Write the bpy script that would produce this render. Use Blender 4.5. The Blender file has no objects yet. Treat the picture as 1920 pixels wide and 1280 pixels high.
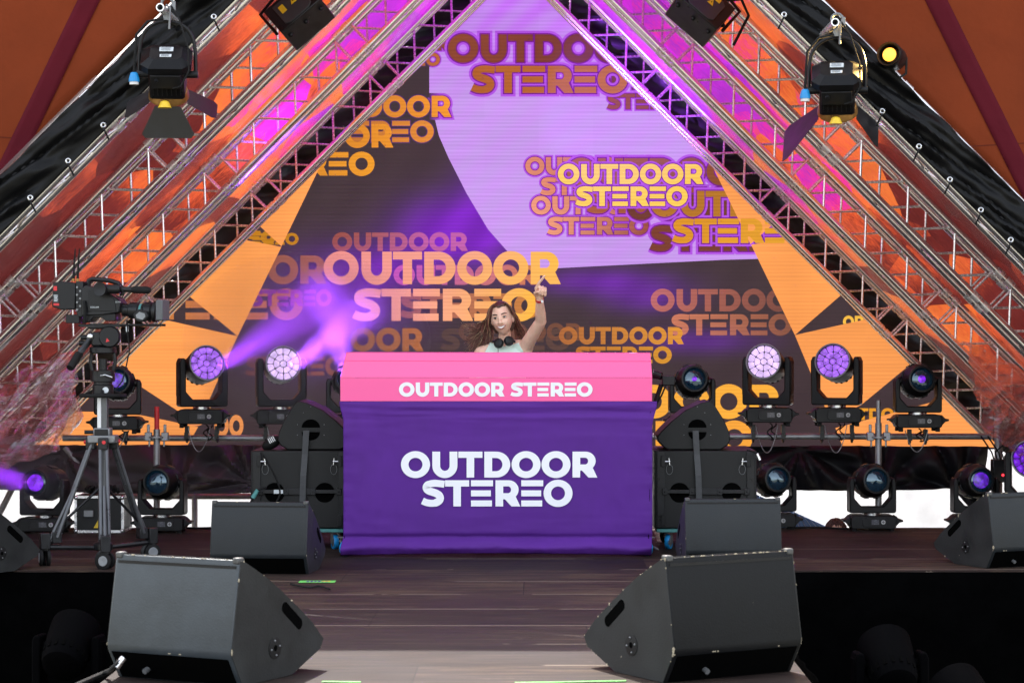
import bpy, bmesh, math, random
from mathutils import Vector, Matrix, noise

random.seed(11)
R = math.radians
sc = bpy.context.scene
col = sc.collection

# ------------------------------------------------------------------ camera, sky, sun, exposure
F = 4266.7            # focal length in pixels of a 1920 wide picture (80 mm on 36 mm)
CX, CY, CH = 1010.0, 640.0, 1.4   # where the depth axis meets the picture; lens height above the stage floor
EXPO = 2.15

cam = bpy.data.cameras.new('camera')
cam.lens = 80.0
cam.sensor_width = 36.0
cam.shift_x = -(CX - 960.0) / 1920.0
cam.clip_start = 0.1
cam.clip_end = 4000.0
cam.dof.use_dof = True
cam.dof.focus_distance = 15.6
cam.dof.aperture_fstop = 7.1
camo = bpy.data.objects.new('camera', cam)
camo.location = (0, 0, CH)
camo.rotation_euler = (R(90), 0, 0)
col.objects.link(camo)
sc.camera = camo

SUN_EL, SUN_AZ = 52.0, -16.0       # azimuth measured from +Y (behind the stage) towards +X
world = bpy.data.worlds.new('World')
sc.world = world
world.use_nodes = True
wn = world.node_tree.nodes
wl = world.node_tree.links
wn.clear()
wo = wn.new('ShaderNodeOutputWorld')
wb = wn.new('ShaderNodeBackground')
ws = wn.new('ShaderNodeTexSky')
ws.sky_type = 'NISHITA'
ws.sun_disc = False
ws.sun_elevation = R(SUN_EL)
ws.sun_rotation = R(SUN_AZ)
ws.air_density = 1.0
ws.dust_density = 2.5
ws.ozone_density = 1.0
wb.inputs['Strength'].default_value = 0.15
whs = wn.new('ShaderNodeHueSaturation')     # a sky with thin bright cloud: less blue than a clear one
whs.inputs['Saturation'].default_value = 0.35
wl.new(ws.outputs[0], whs.inputs['Color'])
wl.new(whs.outputs[0], wb.inputs[0])
wl.new(wb.outputs[0], wo.inputs[0])

sun = bpy.data.lights.new('sun', 'SUN')
sun.energy = 2.0
sun.angle = R(0.5)
sun.color = (1.0, 0.94, 0.86)
suno = bpy.data.objects.new('sun', sun)
sd = Vector((math.sin(R(SUN_AZ)) * math.cos(R(SUN_EL)), math.cos(R(SUN_AZ)) * math.cos(R(SUN_EL)), math.sin(R(SUN_EL))))
suno.rotation_euler = (-sd).to_track_quat('-Z', 'Y').to_euler()
suno.location = sd * 60
col.objects.link(suno)

sc.view_settings.view_transform = 'Standard'
sc.view_settings.look = 'None'
sc.view_settings.exposure = EXPO
sc.view_settings.gamma = 1.0
sc.view_settings.use_curve_mapping = False
sc.cycles.max_bounces = 8
sc.cycles.transparent_max_bounces = 16
sc.cycles.volume_bounces = 0
sc.cycles.caustics_reflective = False
sc.cycles.caustics_refractive = False
sc.cycles.sample_clamp_indirect = 6.0


# ------------------------------------------------------------------ helpers
def W(px, py, s):
    """the point that stands s picture pixels per metre away, i.e. at depth F / s"""
    return Vector(((px - CX) / s, F / s, CH + (CY - py) / s))


def lin(c):
    def g(v):
        v = v / 255.0
        return v / 12.92 if v <= 0.04045 else ((v + 0.055) / 1.055) ** 2.4
    return (g(c[0]), g(c[1]), g(c[2]), 1.0)


class MB:
    """collects shapes and links them as ONE mesh object"""
    def __init__(self):
        self.v, self.f = [], []

    def add(self, vs, fs):
        o = len(self.v)
        self.v.extend([Vector(p) for p in vs])
        self.f.extend([[i + o for i in f] for f in fs])
        return self

    def box(self, c, d, M=None):
        x, y, z = d[0] / 2, d[1] / 2, d[2] / 2
        vs = [Vector((sx * x, sy * y, sz * z)) for sz in (-1, 1) for sy in (-1, 1) for sx in (-1, 1)]
        if M is not None:
            vs = [M @ p for p in vs]
        vs = [p + Vector(c) for p in vs]
        return self.add(vs, [[0, 2, 3, 1], [4, 5, 7, 6], [0, 1, 5, 4], [2, 6, 7, 3], [0, 4, 6, 2], [1, 3, 7, 5]])

    def tube(self, pts, r, n=10, caps=True):
        pts = [Vector(p) for p in pts]
        m = len(pts)
        rs = r if isinstance(r, (list, tuple)) else [r] * m
        t0 = (pts[1] - pts[0]).normalized()
        up = Vector((0, 0, 1)) if abs(t0.z) < 0.9 else Vector((1, 0, 0))
        a = t0.cross(up).normalized()
        vs = []
        for i, p in enumerate(pts):
            t = (pts[min(i + 1, m - 1)] - pts[max(i - 1, 0)]).normalized()
            a = (a - t * a.dot(t)).normalized()
            b = t.cross(a)
            for k in range(n):
                an = 2 * math.pi * k / n
                vs.append(p + (a * math.cos(an) + b * math.sin(an)) * rs[i])
        fs = []
        for i in range(m - 1):
            for k in range(n):
                k2 = (k + 1) % n
                fs.append([i * n + k, i * n + k2, (i + 1) * n + k2, (i + 1) * n + k])
        if caps:
            fs.append(list(range(n))[::-1])
            fs.append([(m - 1) * n + k for k in range(n)])
        return self.add(vs, fs)

    def lathe(self, prof, n=32, M=None, cap=True):
        """prof: list of (radius, height) turned about local Z"""
        vs, fs = [], []
        m = len(prof)
        for (r, z) in prof:
            for k in range(n):
                a = 2 * math.pi * k / n
                p = Vector((r * math.cos(a), r * math.sin(a), z))
                vs.append(M @ p if M is not None else p)
        for i in range(m - 1):
            for k in range(n):
                k2 = (k + 1) % n
                fs.append([i * n + k, i * n + k2, (i + 1) * n + k2, (i + 1) * n + k])
        if cap:
            if prof[0][0] > 1e-5:
                fs.append(list(range(n))[::-1])
            if prof[-1][0] > 1e-5:
                fs.append([(m - 1) * n + k for k in range(n)])
        return self.add(vs, fs)

    def prism(self, poly, d0, d1, M=None):
        """polygon in local XZ, pulled along local Y from d0 to d1"""
        n = len(poly)
        vs = [Vector((x, d0, z)) for x, z in poly] + [Vector((x, d1, z)) for x, z in poly]
        if M is not None:
            vs = [M @ p for p in vs]
        fs = [list(range(n)), [n + i for i in range(n)][::-1]]
        for i in range(n):
            j = (i + 1) % n
            fs.append([i, n + i, n + j, j])
        return self.add(vs, fs)

    def ell(self, c, r, nu=20, nv=12, M=None):
        vs, fs = [], []
        for j in range(nv + 1):
            th = math.pi * j / nv
            for i in range(nu):
                ph = 2 * math.pi * i / nu
                p = Vector((r[0] * math.sin(th) * math.cos(ph), r[1] * math.sin(th) * math.sin(ph), r[2] * math.cos(th)))
                if M is not None:
                    p = M @ p
                vs.append(p + Vector(c))
        for j in range(nv):
            for i in range(nu):
                i2 = (i + 1) % nu
                fs.append([j * nu + i, (j + 1) * nu + i, (j + 1) * nu + i2, j * nu + i2])
        return self.add(vs, fs)

    def grid(self, fn, nu, nv):
        vs = [fn(i / nu, j / nv) for j in range(nv + 1) for i in range(nu + 1)]
        fs = [[j * (nu + 1) + i, j * (nu + 1) + i + 1, (j + 1) * (nu + 1) + i + 1, (j + 1) * (nu + 1) + i]
              for j in range(nv) for i in range(nu)]
        return self.add(vs, fs)

    def mesh(self, name, mat, smooth=True, ang=35, fix=True):
        me = bpy.data.meshes.new(name)
        me.from_pydata([tuple(p) for p in self.v], [], self.f)
        if fix:
            bm = bmesh.new()
            bm.from_mesh(me)
            bmesh.ops.recalc_face_normals(bm, faces=bm.faces)
            bm.to_mesh(me)
            bm.free()
        if mat is not None:
            me.materials.append(mat)
        if smooth:
            me.polygons.foreach_set('use_smooth', [True] * len(me.polygons))
            me.set_sharp_from_angle(angle=R(ang))
        me.update()
        return me

    def build(self, name, mat, parent=None, smooth=True, ang=35, bevel=0.0, seg=2, fix=True, label=None):
        o = bpy.data.objects.new(name, self.mesh(name, mat, smooth, ang, fix))
        col.objects.link(o)
        if parent is not None:
            o.parent = parent
        if bevel > 0:
            m = o.modifiers.new('bevel', 'BEVEL')
            m.width = bevel
            m.segments = seg
            m.limit_method = 'ANGLE'
            m.angle_limit = R(40)
        if label:
            o['label'] = label
        return o


def tag(o, label=None, cat=None, group=None, kind=None):
    if label:
        o['label'] = label
    if cat:
        o['category'] = cat
    if group:
        o['group'] = group
    if kind:
        o['kind'] = kind
    return o


def thing(name, label, cat, loc=(0, 0, 0), rot=(0, 0, 0), group=None, scale=1.0):
    o = bpy.data.objects.new(name, None)
    o.empty_display_size = 0.1
    col.objects.link(o)
    o.location = loc
    o.rotation_euler = rot
    o.scale = (scale, scale, scale)
    return tag(o, label, cat, group)


def kids(o):
    return [c for c in bpy.data.objects if c.parent == o]


def dup(o, parent=None):
    c = o.copy()
    col.objects.link(c)
    if parent is not None:
        c.parent = parent
    for k in kids(o):
        dup(k, c)
    return c


def axis_M(loc, d, roll_up=(0, 0, 1)):
    """matrix whose local Z points along d"""
    d = Vector(d).normalized()
    up = Vector(roll_up)
    if abs(d.dot(up)) > 0.98:
        up = Vector((0, 1, 0))
    x = up.cross(d).normalized()
    y = d.cross(x)
    return Matrix(((x.x, y.x, d.x, loc[0]), (x.y, y.y, d.y, loc[1]), (x.z, y.z, d.z, loc[2]), (0, 0, 0, 1)))


def fbm(p, o=4):
    return noise.fractal(Vector(p), 1.0, 2.0, o)


# ------------------------------------------------------------------ materials
MATS = {}


def nodes(name):
    m = bpy.data.materials.new(name)
    m.use_nodes = True
    nt = m.node_tree
    b = nt.nodes['Principled BSDF']
    return m, nt, b


def pm(name, c, rough=0.5, metal=0.0, var=0.15, vs=6.0, bump=0.0, bs=60.0, rvar=0.1, spec=0.5, stretch=None,
       dust=None, dust_amt=0.0, coat=0.0, bdist=0.002, detail=6.0):
    """a painted / metal / cloth surface: colour and gloss vary with noise, fine grain as bump"""
    m, nt, b = nodes(name)
    N, L = nt.nodes, nt.links
    tc = N.new('ShaderNodeTexCoord')
    mp = N.new('ShaderNodeMapping')
    if stretch:
        mp.inputs['Scale'].default_value = stretch
    L.new(tc.outputs['Object'], mp.inputs[0])
    n1 = N.new('ShaderNodeTexNoise')
    n1.inputs['Scale'].default_value = vs
    n1.inputs['Detail'].default_value = detail
    n1.inputs['Roughness'].default_value = 0.62
    L.new(mp.outputs[0], n1.inputs['Vector'])
    cr = N.new('ShaderNodeValToRGB')
    cr.color_ramp.elements[0].position = 0.3
    cr.color_ramp.elements[1].position = 0.72
    lo = tuple(max(0, v * (1 - var)) for v in c[:3]) + (1,)
    hi = tuple(min(1, v * (1 + var)) for v in c[:3]) + (1,)
    cr.color_ramp.elements[0].color = lo
    cr.color_ramp.elements[1].color = hi
    L.new(n1.outputs['Fac'], cr.inputs[0])
    last = cr.outputs[0]
    if dust is not None and dust_amt > 0:
        n3 = N.new('ShaderNodeTexNoise')
        n3.inputs['Scale'].default_value = vs * 7
        n3.inputs['Detail'].default_value = 8
        L.new(tc.outputs['Object'], n3.inputs['Vector'])
        c3 = N.new('ShaderNodeValToRGB')
        c3.color_ramp.elements[0].position = 1 - dust_amt
        c3.color_ramp.elements[1].position = min(1.0, 1 - dust_amt + 0.03)
        L.new(n3.outputs['Fac'], c3.inputs[0])
        mx = N.new('ShaderNodeMixRGB')
        mx.inputs[2].default_value = dust
        L.new(c3.outputs[0], mx.inputs[0])
        L.new(last, mx.inputs[1])
        last = mx.outputs[0]
    L.new(last, b.inputs['Base Color'])
    mr = N.new('ShaderNodeMapRange')
    mr.inputs[1].default_value = 0.3
    mr.inputs[2].default_value = 0.7
    mr.inputs[3].default_value = max(0.02, rough - rvar)
    mr.inputs[4].default_value = min(1, rough + rvar)
    L.new(n1.outputs['Fac'], mr.inputs[0])
    L.new(mr.outputs[0], b.inputs['Roughness'])
    b.inputs['Metallic'].default_value = metal
    b.inputs['Specular IOR Level'].default_value = spec
    b.inputs['Coat Weight'].default_value = coat
    if bump > 0:
        n2 = N.new('ShaderNodeTexNoise')
        n2.inputs['Scale'].default_value = bs
        n2.inputs['Detail'].default_value = 3
        L.new(mp.outputs[0], n2.inputs['Vector'])
        bp = N.new('ShaderNodeBump')
        bp.inputs['Strength'].default_value = bump
        bp.inputs['Distance'].default_value = bdist
        L.new(n2.outputs['Fac'], bp.inputs['Height'])
        L.new(bp.outputs[0], b.inputs['Normal'])
    MATS[name] = m
    return m


def em(name, c, strength):
    m, nt, b = nodes(name)
    b.inputs['Base Color'].default_value = (0.02, 0.02, 0.02, 1)
    b.inputs['Emission Color'].default_value = c
    b.inputs['Emission Strength'].default_value = strength
    return m


M_alu = pm('aluminium', (0.93, 0.92, 0.91), 0.20, 0.92, 0.08, 4, 0.02, 30, 0.07)
M_alu_bar = pm('aluminium bar', (0.92, 0.91, 0.90), 0.28, 0.7, 0.15, 12, 0.1, 60)
M_steel = pm('galvanised steel', (0.34, 0.34, 0.35), 0.5, 0.75, 0.3, 14, 0.35, 90, 0.12, dust=(0.5, 0.5, 0.5, 1), dust_amt=0.32)
M_chrome = pm('bright zinc', (0.7, 0.7, 0.7), 0.25, 1.0, 0.1, 20)
M_black = pm('black plastic', (0.009, 0.009, 0.010), 0.42, 0, 0.25, 9, 0.15, 220, 0.1, spec=0.3)
M_black2 = pm('satin black metal', (0.011, 0.011, 0.0125), 0.36, 0.1, 0.3, 14, 0.1, 180, 0.12, spec=0.35)
M_cab = pm('textured cabinet paint', (0.0115, 0.0145, 0.0175), 0.46, 0, 0.25, 4, 0.35, 130, 0.08, bdist=0.002, spec=0.35,
           dust=(0.30, 0.27, 0.21, 1), dust_amt=0.24)
M_cab_sheen = pm('cabinet paint with sky sheen', (0.040, 0.049, 0.056), 0.40, 0, 0.28, 4, 0.35, 130, 0.08, bdist=0.002, spec=0.45,  # lighter copy of the cabinet paint, sky sheen put into the colour
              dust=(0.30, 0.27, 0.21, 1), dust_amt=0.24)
M_cab_shade = pm('fresh black cabinet paint', (0.0065, 0.0068, 0.0075), 0.5, 0, 0.3, 4, 0.35, 130, 0.08, bdist=0.002, spec=0.18,  # darker copy of the cabinet paint, dim surroundings put into the colour
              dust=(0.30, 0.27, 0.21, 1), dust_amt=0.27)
M_cab2 = pm('textured black cabinet', (0.010, 0.010, 0.0102), 0.5, 0, 0.25, 6, 0.4, 150, 0.08, bdist=0.002, spec=0.3)
M_hole = pm('deep black', (0.0015, 0.0015, 0.0015), 0.9, 0, 0.1, 5, spec=0.02)
M_capgrey = pm('worn corner cap', (0.085, 0.085, 0.083), 0.5, 0.3, 0.35, 60)
M_cheek = pm('scuffed cheek paint', (0.022, 0.023, 0.0225), 0.5, 0, 0.35, 5, 0.35, 110, 0.08, bdist=0.002, spec=0.35,
             dust=(0.34, 0.30, 0.22, 1), dust_amt=0.255)
M_rubber = pm('rubber', (0.008, 0.008, 0.008), 0.75, 0, 0.2, 20, spec=0.25)
M_grille = pm('black grille cloth', (0.01, 0.01, 0.011), 0.65, 0, 0.3, 300, 0.6, 500)
M_bare = pm('bare wood chip', (0.42, 0.36, 0.25), 0.8, 0, 0.3, 60, 0.3, 200)
M_strap = pm('woven strap', (0.05, 0.052, 0.056), 0.6, 0, 0.25, 40, 0.5, 300)
M_white = pm('white paint', (0.75, 0.75, 0.75), 0.5, 0, 0.08, 10)
M_label = pm('printed label', (0.62, 0.66, 0.68), 0.45, 0, 0.1, 30)
M_yellow = pm('yellow plastic', (0.75, 0.50, 0.02), 0.45, 0, 0.12, 20)
M_blue = pm('blue plastic', (0.01, 0.26, 0.62), 0.4, 0, 0.12, 20)
M_red = pm('red plastic', (0.62, 0.025, 0.03), 0.45, 0, 0.12, 20)
M_teal = pm('teal board', (0.08, 0.28, 0.27), 0.6, 0, 0.2, 14)
M_green = pm('green tape', (0.16, 0.62, 0.12), 0.55, 0, 0.15, 30)
M_grey = pm('grey plastic', (0.22, 0.23, 0.24), 0.5, 0, 0.15, 20)
M_mgrey = pm('mid grey casting', (0.20, 0.205, 0.21), 0.42, 0.5, 0.15, 20)
M_carbon = pm('grey leg tube', (0.10, 0.103, 0.11), 0.34, 0.55, 0.15, 10)
M_brass = pm('amber reflector', (0.34, 0.18, 0.05), 0.35, 0.7, 0.2, 20)


def text_mesh(name, txt, size, mat, parent, M):
    cu = bpy.data.curves.new('txt', 'FONT')
    cu.body = txt
    cu.size = size
    cu.resolution_u = 3
    ob = bpy.data.objects.new('txt', cu)
    col.objects.link(ob)
    dg = bpy.context.evaluated_depsgraph_get()
    me = bpy.data.meshes.new_from_object(ob.evaluated_get(dg))
    bpy.data.objects.remove(ob)
    bpy.data.curves.remove(cu)
    me.transform(M)
    me.materials.clear()
    me.materials.append(mat)
    o = bpy.data.objects.new(name, me)
    col.objects.link(o)
    if parent is not None:
        o.parent = parent
    return o


# face-on plane for text: local x -> world X, local y -> world Z, facing -Y
FACE = Matrix(((1, 0, 0, 0), (0, 0, -1, 0), (0, 1, 0, 0), (0, 0, 0, 1)))
# ------------------------------------------------------------------ ground, stage floor, tent front, rear canvas
GZ = -1.65
g = MB().grid(lambda a, b: Vector((-600 + 1200 * a, -100 + 1400 * b, GZ)), 8, 8)
M_ground = pm('trampled ground', (0.16, 0.15, 0.11), 0.9, 0, 0.35, 0.8, 0.5, 12)
tag(g.build('ground', M_ground, smooth=False), kind='structure')


def floor_material():
    m, nt, b = nodes('stage boards')
    N, L = nt.nodes, nt.links
    tc = N.new('ShaderNodeTexCoord')
    sep = N.new('ShaderNodeSeparateXYZ')
    L.new(tc.outputs['Object'], sep.inputs[0])
    # which board row (0.69 m) and which board along it (2.4 m)
    def math_n(op, a=None, bb=None):
        n = N.new('ShaderNodeMath')
        n.operation = op
        for i, v in enumerate((a, bb)):
            if v is None:
                continue
            if isinstance(v, (int, float)):
                n.inputs[i].default_value = v
            else:
                L.new(v, n.inputs[i])
        return n.outputs[0]
    row = math_n('DIVIDE', math_n('ADD', sep.outputs['Y'], 0.52), 0.69)
    rfl = math_n('FLOOR', row)
    rfr = math_n('FRACT', row)
    colx = math_n('ADD', math_n('DIVIDE', sep.outputs['X'], 2.9), math_n('MULTIPLY', rfl, 0.37))
    cfl = math_n('FLOOR', colx)
    cfr = math_n('FRACT', colx)
    cmb = N.new('ShaderNodeCombineXYZ')
    L.new(rfl, cmb.inputs[0])
    L.new(cfl, cmb.inputs[1])
    wnz = N.new('ShaderNodeTexWhiteNoise')
    wnz.noise_dimensions = '3D'
    L.new(cmb.outputs[0], wnz.inputs['Vector'])
    mp = N.new('ShaderNodeMapping')
    mp.inputs['Scale'].default_value = (0.55, 5.0, 1)
    L.new(tc.outputs['Object'], mp.inputs[0])
    n1 = N.new('ShaderNodeTexNoise')
    n1.inputs['Scale'].default_value = 3.0
    n1.inputs['Detail'].default_value = 8
    n1.inputs['Roughness'].default_value = 0.72
    L.new(mp.outputs[0], n1.inputs['Vector'])
    n2 = N.new('ShaderNodeTexNoise')
    n2.inputs['Scale'].default_value = 1.6
    n2.inputs['Detail'].default_value = 7
    L.new(tc.outputs['Object'], n2.inputs['Vector'])
    cr = N.new('ShaderNodeValToRGB')
    e = cr.color_ramp.elements
    e[0].position = 0.32
    e[0].color = (0.006, 0.0032, 0.0034, 1)
    e[1].position = 0.72
    e[1].color = (0.105, 0.069, 0.042, 1)
    k = cr.color_ramp.elements.new(0.52)
    k.color = (0.027, 0.0162, 0.0132, 1)
    mixf = math_n('ADD', math_n('MULTIPLY', n1.outputs['Fac'], 0.72), math_n('MULTIPLY', n2.outputs['Fac'], 0.28))
    mixf = math_n('ADD', mixf, math_n('MULTIPLY', math_n('SUBTRACT', wnz.outputs['Value'], 0.5), 0.14))
    L.new(mixf, cr.inputs[0])
    # seams: dark gap, a pale lip on some rows, wear with lines of sunlight painted in
    gap = math_n('LESS_THAN', rfr, 0.012)
    gapx = math_n('LESS_THAN', cfr, 0.0016)
    gaps = math_n('MAXIMUM', gap, gapx)
    mp2 = N.new('ShaderNodeMapping')
    mp2.inputs['Scale'].default_value = (0.55, 1.4, 1)
    L.new(tc.outputs['Object'], mp2.inputs[0])
    n3 = N.new('ShaderNodeTexNoise')
    n3.inputs['Scale'].default_value = 1.3
    n3.inputs['Detail'].default_value = 5
    L.new(mp2.outputs[0], n3.inputs['Vector'])
    worn = math_n('MULTIPLY', math_n('GREATER_THAN', n3.outputs['Fac'], 0.49),
                  math_n('MULTIPLY', math_n('GREATER_THAN', rfr, 0.012), math_n('LESS_THAN', rfr, 0.05)))
    # scuffs along the grain
    mp3 = N.new('ShaderNodeMapping')
    mp3.inputs['Scale'].default_value = (0.8, 7, 1)
    L.new(tc.outputs['Object'], mp3.inputs[0])
    n4 = N.new('ShaderNodeTexNoise')
    n4.inputs['Scale'].default_value = 2.3
    n4.inputs['Detail'].default_value = 6
    n4.inputs['Roughness'].default_value = 0.8
    L.new(mp3.outputs[0], n4.inputs['Vector'])
    sc_ = math_n('MULTIPLY', math_n('GREATER_THAN', n4.outputs['Fac'], 0.66), 0.6)
    m1 = N.new('ShaderNodeMixRGB')
    m1.inputs[2].default_value = (0.17, 0.13, 0.10, 1)
    L.new(math_n('MAXIMUM', math_n('MULTIPLY', worn, 0.85), sc_), m1.inputs[0])
    L.new(cr.outputs[0], m1.inputs[1])
    m2 = N.new('ShaderNodeMixRGB')
    m2.inputs[2].default_value = (0.006, 0.004, 0.004, 1)
    L.new(gaps, m2.inputs[0])
    L.new(m1.outputs[0], m2.inputs[1])
    L.new(m2.outputs[0], b.inputs['Base Color'])
    rr = math_n('ADD', math_n('MULTIPLY', n2.outputs['Fac'], 0.3), 0.55)
    L.new(rr, b.inputs['Roughness'])
    b.inputs['Specular IOR Level'].default_value = 0.22
    bp = N.new('ShaderNodeBump')
    bp.inputs['Strength'].default_value = 0.5
    bp.inputs['Distance'].default_value = 0.004
    L.new(math_n('SUBTRACT', n1.outputs['Fac'], math_n('MULTIPLY', gaps, 2.0)), bp.inputs['Height'])
    L.new(bp.outputs[0], b.inputs['Normal'])
    return m


M_floor = floor_material()
Y_FRONT, Y_BACK = F / 306.5, F / 249.0
RX0, RX1 = -1.80, 1.12
fl = MB()
# one deck: the wide stage and the runway that comes towards the audience, 80 mm thick
outl = [(-8.0, Y_FRONT), (RX0, Y_FRONT), (RX0, 7.6), (RX1, 7.6), (RX1, Y_FRONT), (8.0, Y_FRONT), (8.0, Y_BACK), (-8.0, Y_BACK)]
bmf = [Vector((x, y, 0)) for x, y in outl] + [Vector((x, y, -0.08)) for x, y in outl]
n8 = len(outl)
fl.add([bmf[0], bmf[1], bmf[4], bmf[5], bmf[6], bmf[7]], [[0, 1, 2, 3, 4, 5]])
fl.add([bmf[1], bmf[2], bmf[3], bmf[4]], [[0, 1, 2, 3]])
fl.add(bmf, [[i, n8 + i, n8 + (i + 1) % n8, (i + 1) % n8] for i in range(n8)])
tag(fl.build('stage_floor', M_floor, smooth=False), kind='structure')

M_skirt = pm('black molton skirt', (0.0012, 0.0012, 0.0013), 0.95, 0, 0.3, 6, 0.3, 80, spec=0.0)


def skirt(name, x0, y0, x1, y1, label):
    L_ = math.hypot(x1 - x0, y1 - y0)
    nx, ny = (y1 - y0) / L_, -(x1 - x0) / L_

    def fn(a, b_):
        z = -0.006 + (GZ + 0.006) * b_
        d = 0.018 * math.sin(a * L_ * 17 + 1.5 * math.sin(a * L_ * 5)) * (0.3 + b_)
        return Vector((x0 + (x1 - x0) * a + nx * (d + 0.035), y0 + (y1 - y0) * a + ny * (d + 0.035), z))
    o = MB().grid(fn, int(L_ * 24), 6).build(name, M_skirt)
    sm = o.modifiers.new('thick', 'SOLIDIFY')
    sm.thickness = 0.006
    return tag(o, label, 'stage skirt')


skirt('stage_skirt', -8, Y_FRONT, RX0, Y_FRONT, 'black stage skirt below the wide deck, left of the runway')
skirt('stage_skirt', RX1, Y_FRONT, 8, Y_FRONT, 'black stage skirt below the wide deck, right of the runway')
skirt('stage_skirt', RX0, Y_FRONT, RX0, 7.6, 'black skirt hanging along the left flank of the runway')
skirt('stage_skirt', RX1, 7.6, RX1, Y_FRONT, 'black skirt hanging along the right flank of the runway')
skirt('stage_skirt', RX0, 7.6, RX1, 7.6, 'black skirt closing the end of the runway')


# ---- triangular horn: nested trusses A (deepest) .. D (front), film between them
X0C = -0.24           # the stage's own middle


def uv_pt(side, u, y, s):
    """left side: picture lines x + y = u; right side: x - y = u"""
    return W(u - y, y, s) if side < 0 else W(u + y, y, s)


def edge_u(side, s, half):
    """u of the line that passes the middle at a given picture height half"""
    xc = CX + X0C * s
    return xc + half if side < 0 else xc - half


TR = {-1: {'A': (896, 209.0), 'B': (777, 233.0), 'C': (635, 263.0), 'D': (442, 297.0)},
      1: {'A': (1038, 209.0), 'B': (1148, 233.0), 'C': (1273, 263.0), 'D': (1434, 297.0)}}


def film_material():
    """printed foil with sun glow, reflections and shade painted into its colour: thin, lets the sun through from behind; UV runs up the slope (x) and outwards (y)"""
    m, nt, b = nodes('crinkled foil')
    N, L = nt.nodes, nt.links

    def mth(op, a, c=None, clamp=False):
        n = N.new('ShaderNodeMath')
        n.operation = op
        n.use_clamp = clamp
        for i, v in enumerate((a, c)):
            if v is None:
                continue
            if isinstance(v, (int, float)):
                n.inputs[i].default_value = v
            else:
                L.new(v, n.inputs[i])
        return n.outputs[0]
    tc = N.new('ShaderNodeTexCoord')
    sp = N.new('ShaderNodeSeparateXYZ')
    L.new(tc.outputs['UV'], sp.inputs[0])
    # angular patches: the print, with sunlit and reflected colour painted in
    mpv = N.new('ShaderNodeMapping')
    mpv.inputs['Scale'].default_value = (1.5, 1.9, 1)
    mpv.inputs['Rotation'].default_value = (0, 0, R(38))
    L.new(tc.outputs['UV'], mpv.inputs[0])
    vo = N.new('ShaderNodeTexVoronoi')
    vo.inputs['Scale'].default_value = 1.3
    L.new(mpv.outputs[0], vo.inputs['Vector'])
    vs_ = N.new('ShaderNodeSeparateXYZ')
    L.new(vo.outputs['Color'], vs_.inputs[0])
    n0 = N.new('ShaderNodeTexNoise')
    n0.inputs['Scale'].default_value = 2.4
    n0.inputs['Detail'].default_value = 6
    L.new(tc.outputs['UV'], n0.inputs['Vector'])
    pos = mth('DIVIDE', sp.outputs['X'], 7.0)
    out_ = mth('MULTIPLY', mth('MAXIMUM', mth('SUBTRACT', mth('DIVIDE', sp.outputs['Y'], 2.4), 0.36), 0.0), 0.50)
    k = mth('SUBTRACT', mth('SUBTRACT', pos, 0.03), out_)  # duller downwards and outwards: shade painted into the colour
    k = mth('ADD', k, mth('MULTIPLY', mth('SUBTRACT', vs_.outputs[0], 0.5), 0.34))
    k = mth('ADD', k, mth('MULTIPLY', mth('SUBTRACT', n0.outputs['Fac'], 0.5), 0.30))
    mps = N.new('ShaderNodeMapping')
    mps.inputs['Scale'].default_value = (4.5, 40.0, 1)
    mps.inputs['Rotation'].default_value = (0, 0, R(-5))
    L.new(tc.outputs['UV'], mps.inputs[0])
    ns = N.new('ShaderNodeTexNoise')
    ns.inputs['Scale'].default_value = 2.2
    ns.inputs['Detail'].default_value = 8
    ns.inputs['Roughness'].default_value = 0.72
    ns.inputs['Distortion'].default_value = 1.6
    L.new(mps.outputs[0], ns.inputs['Vector'])
    k = mth('ADD', k, mth('MULTIPLY', mth('SUBTRACT', ns.outputs['Fac'], 0.5), 0.42))  # light and dark of the crinkles painted in as colour streaks
    cr = N.new('ShaderNodeValToRGB')
    e = cr.color_ramp.elements
    e[0].position = 0.16
    e[0].color = (0.10, 0.018, 0.018, 1)
    e[1].position = 0.90
    e[1].color = (0.62, 0.03, 0.72, 1)
    for p_, c_ in ((0.38, (0.20, 0.030, 0.026, 1)), (0.47, (0.80, 0.13, 0.045, 1)), (0.56, (0.90, 0.24, 0.05, 1)), (0.655, (0.85, 0.13, 0.07, 1)), (0.72, (0.85, 0.035, 0.42, 1)), (0.80, (0.40, 0.04, 0.62, 1))):
        el = cr.color_ramp.elements.new(p_)
        el.color = c_
    L.new(k, cr.inputs[0])
    L.new(cr.outputs[0], b.inputs['Base Color'])
    mp = N.new('ShaderNodeMapping')
    mp.inputs['Scale'].default_value = (3.0, 22.0, 1)
    mp.inputs['Rotation'].default_value = (0, 0, R(7))
    L.new(tc.outputs['UV'], mp.inputs[0])
    n1 = N.new('ShaderNodeTexNoise')
    n1.inputs['Scale'].default_value = 2.4
    n1.inputs['Detail'].default_value = 7
    n1.inputs['Roughness'].default_value = 0.7
    n1.inputs['Distortion'].default_value = 1.6
    L.new(mp.outputs[0], n1.inputs['Vector'])
    bp = N.new('ShaderNodeBump')
    bp.inputs['Strength'].default_value = 0.9
    bp.inputs['Distance'].default_value = 0.06
    L.new(n1.outputs['Fac'], bp.inputs['Height'])
    L.new(bp.outputs[0], b.inputs['Normal'])
    L.new(bp.outputs[0], b.inputs['Coat Normal'])
    b.inputs['Roughness'].default_value = 0.26
    b.inputs['Metallic'].default_value = 0.25
    b.inputs['Coat Weight'].default_value = 1.0
    b.inputs['Coat Roughness'].default_value = 0.08
    t = N.new('ShaderNodeBsdfTranslucent')
    L.new(cr.outputs[0], t.inputs['Color'])
    mx = N.new('ShaderNodeMixShader')
    mx.inputs[0].default_value = 0.19
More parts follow.
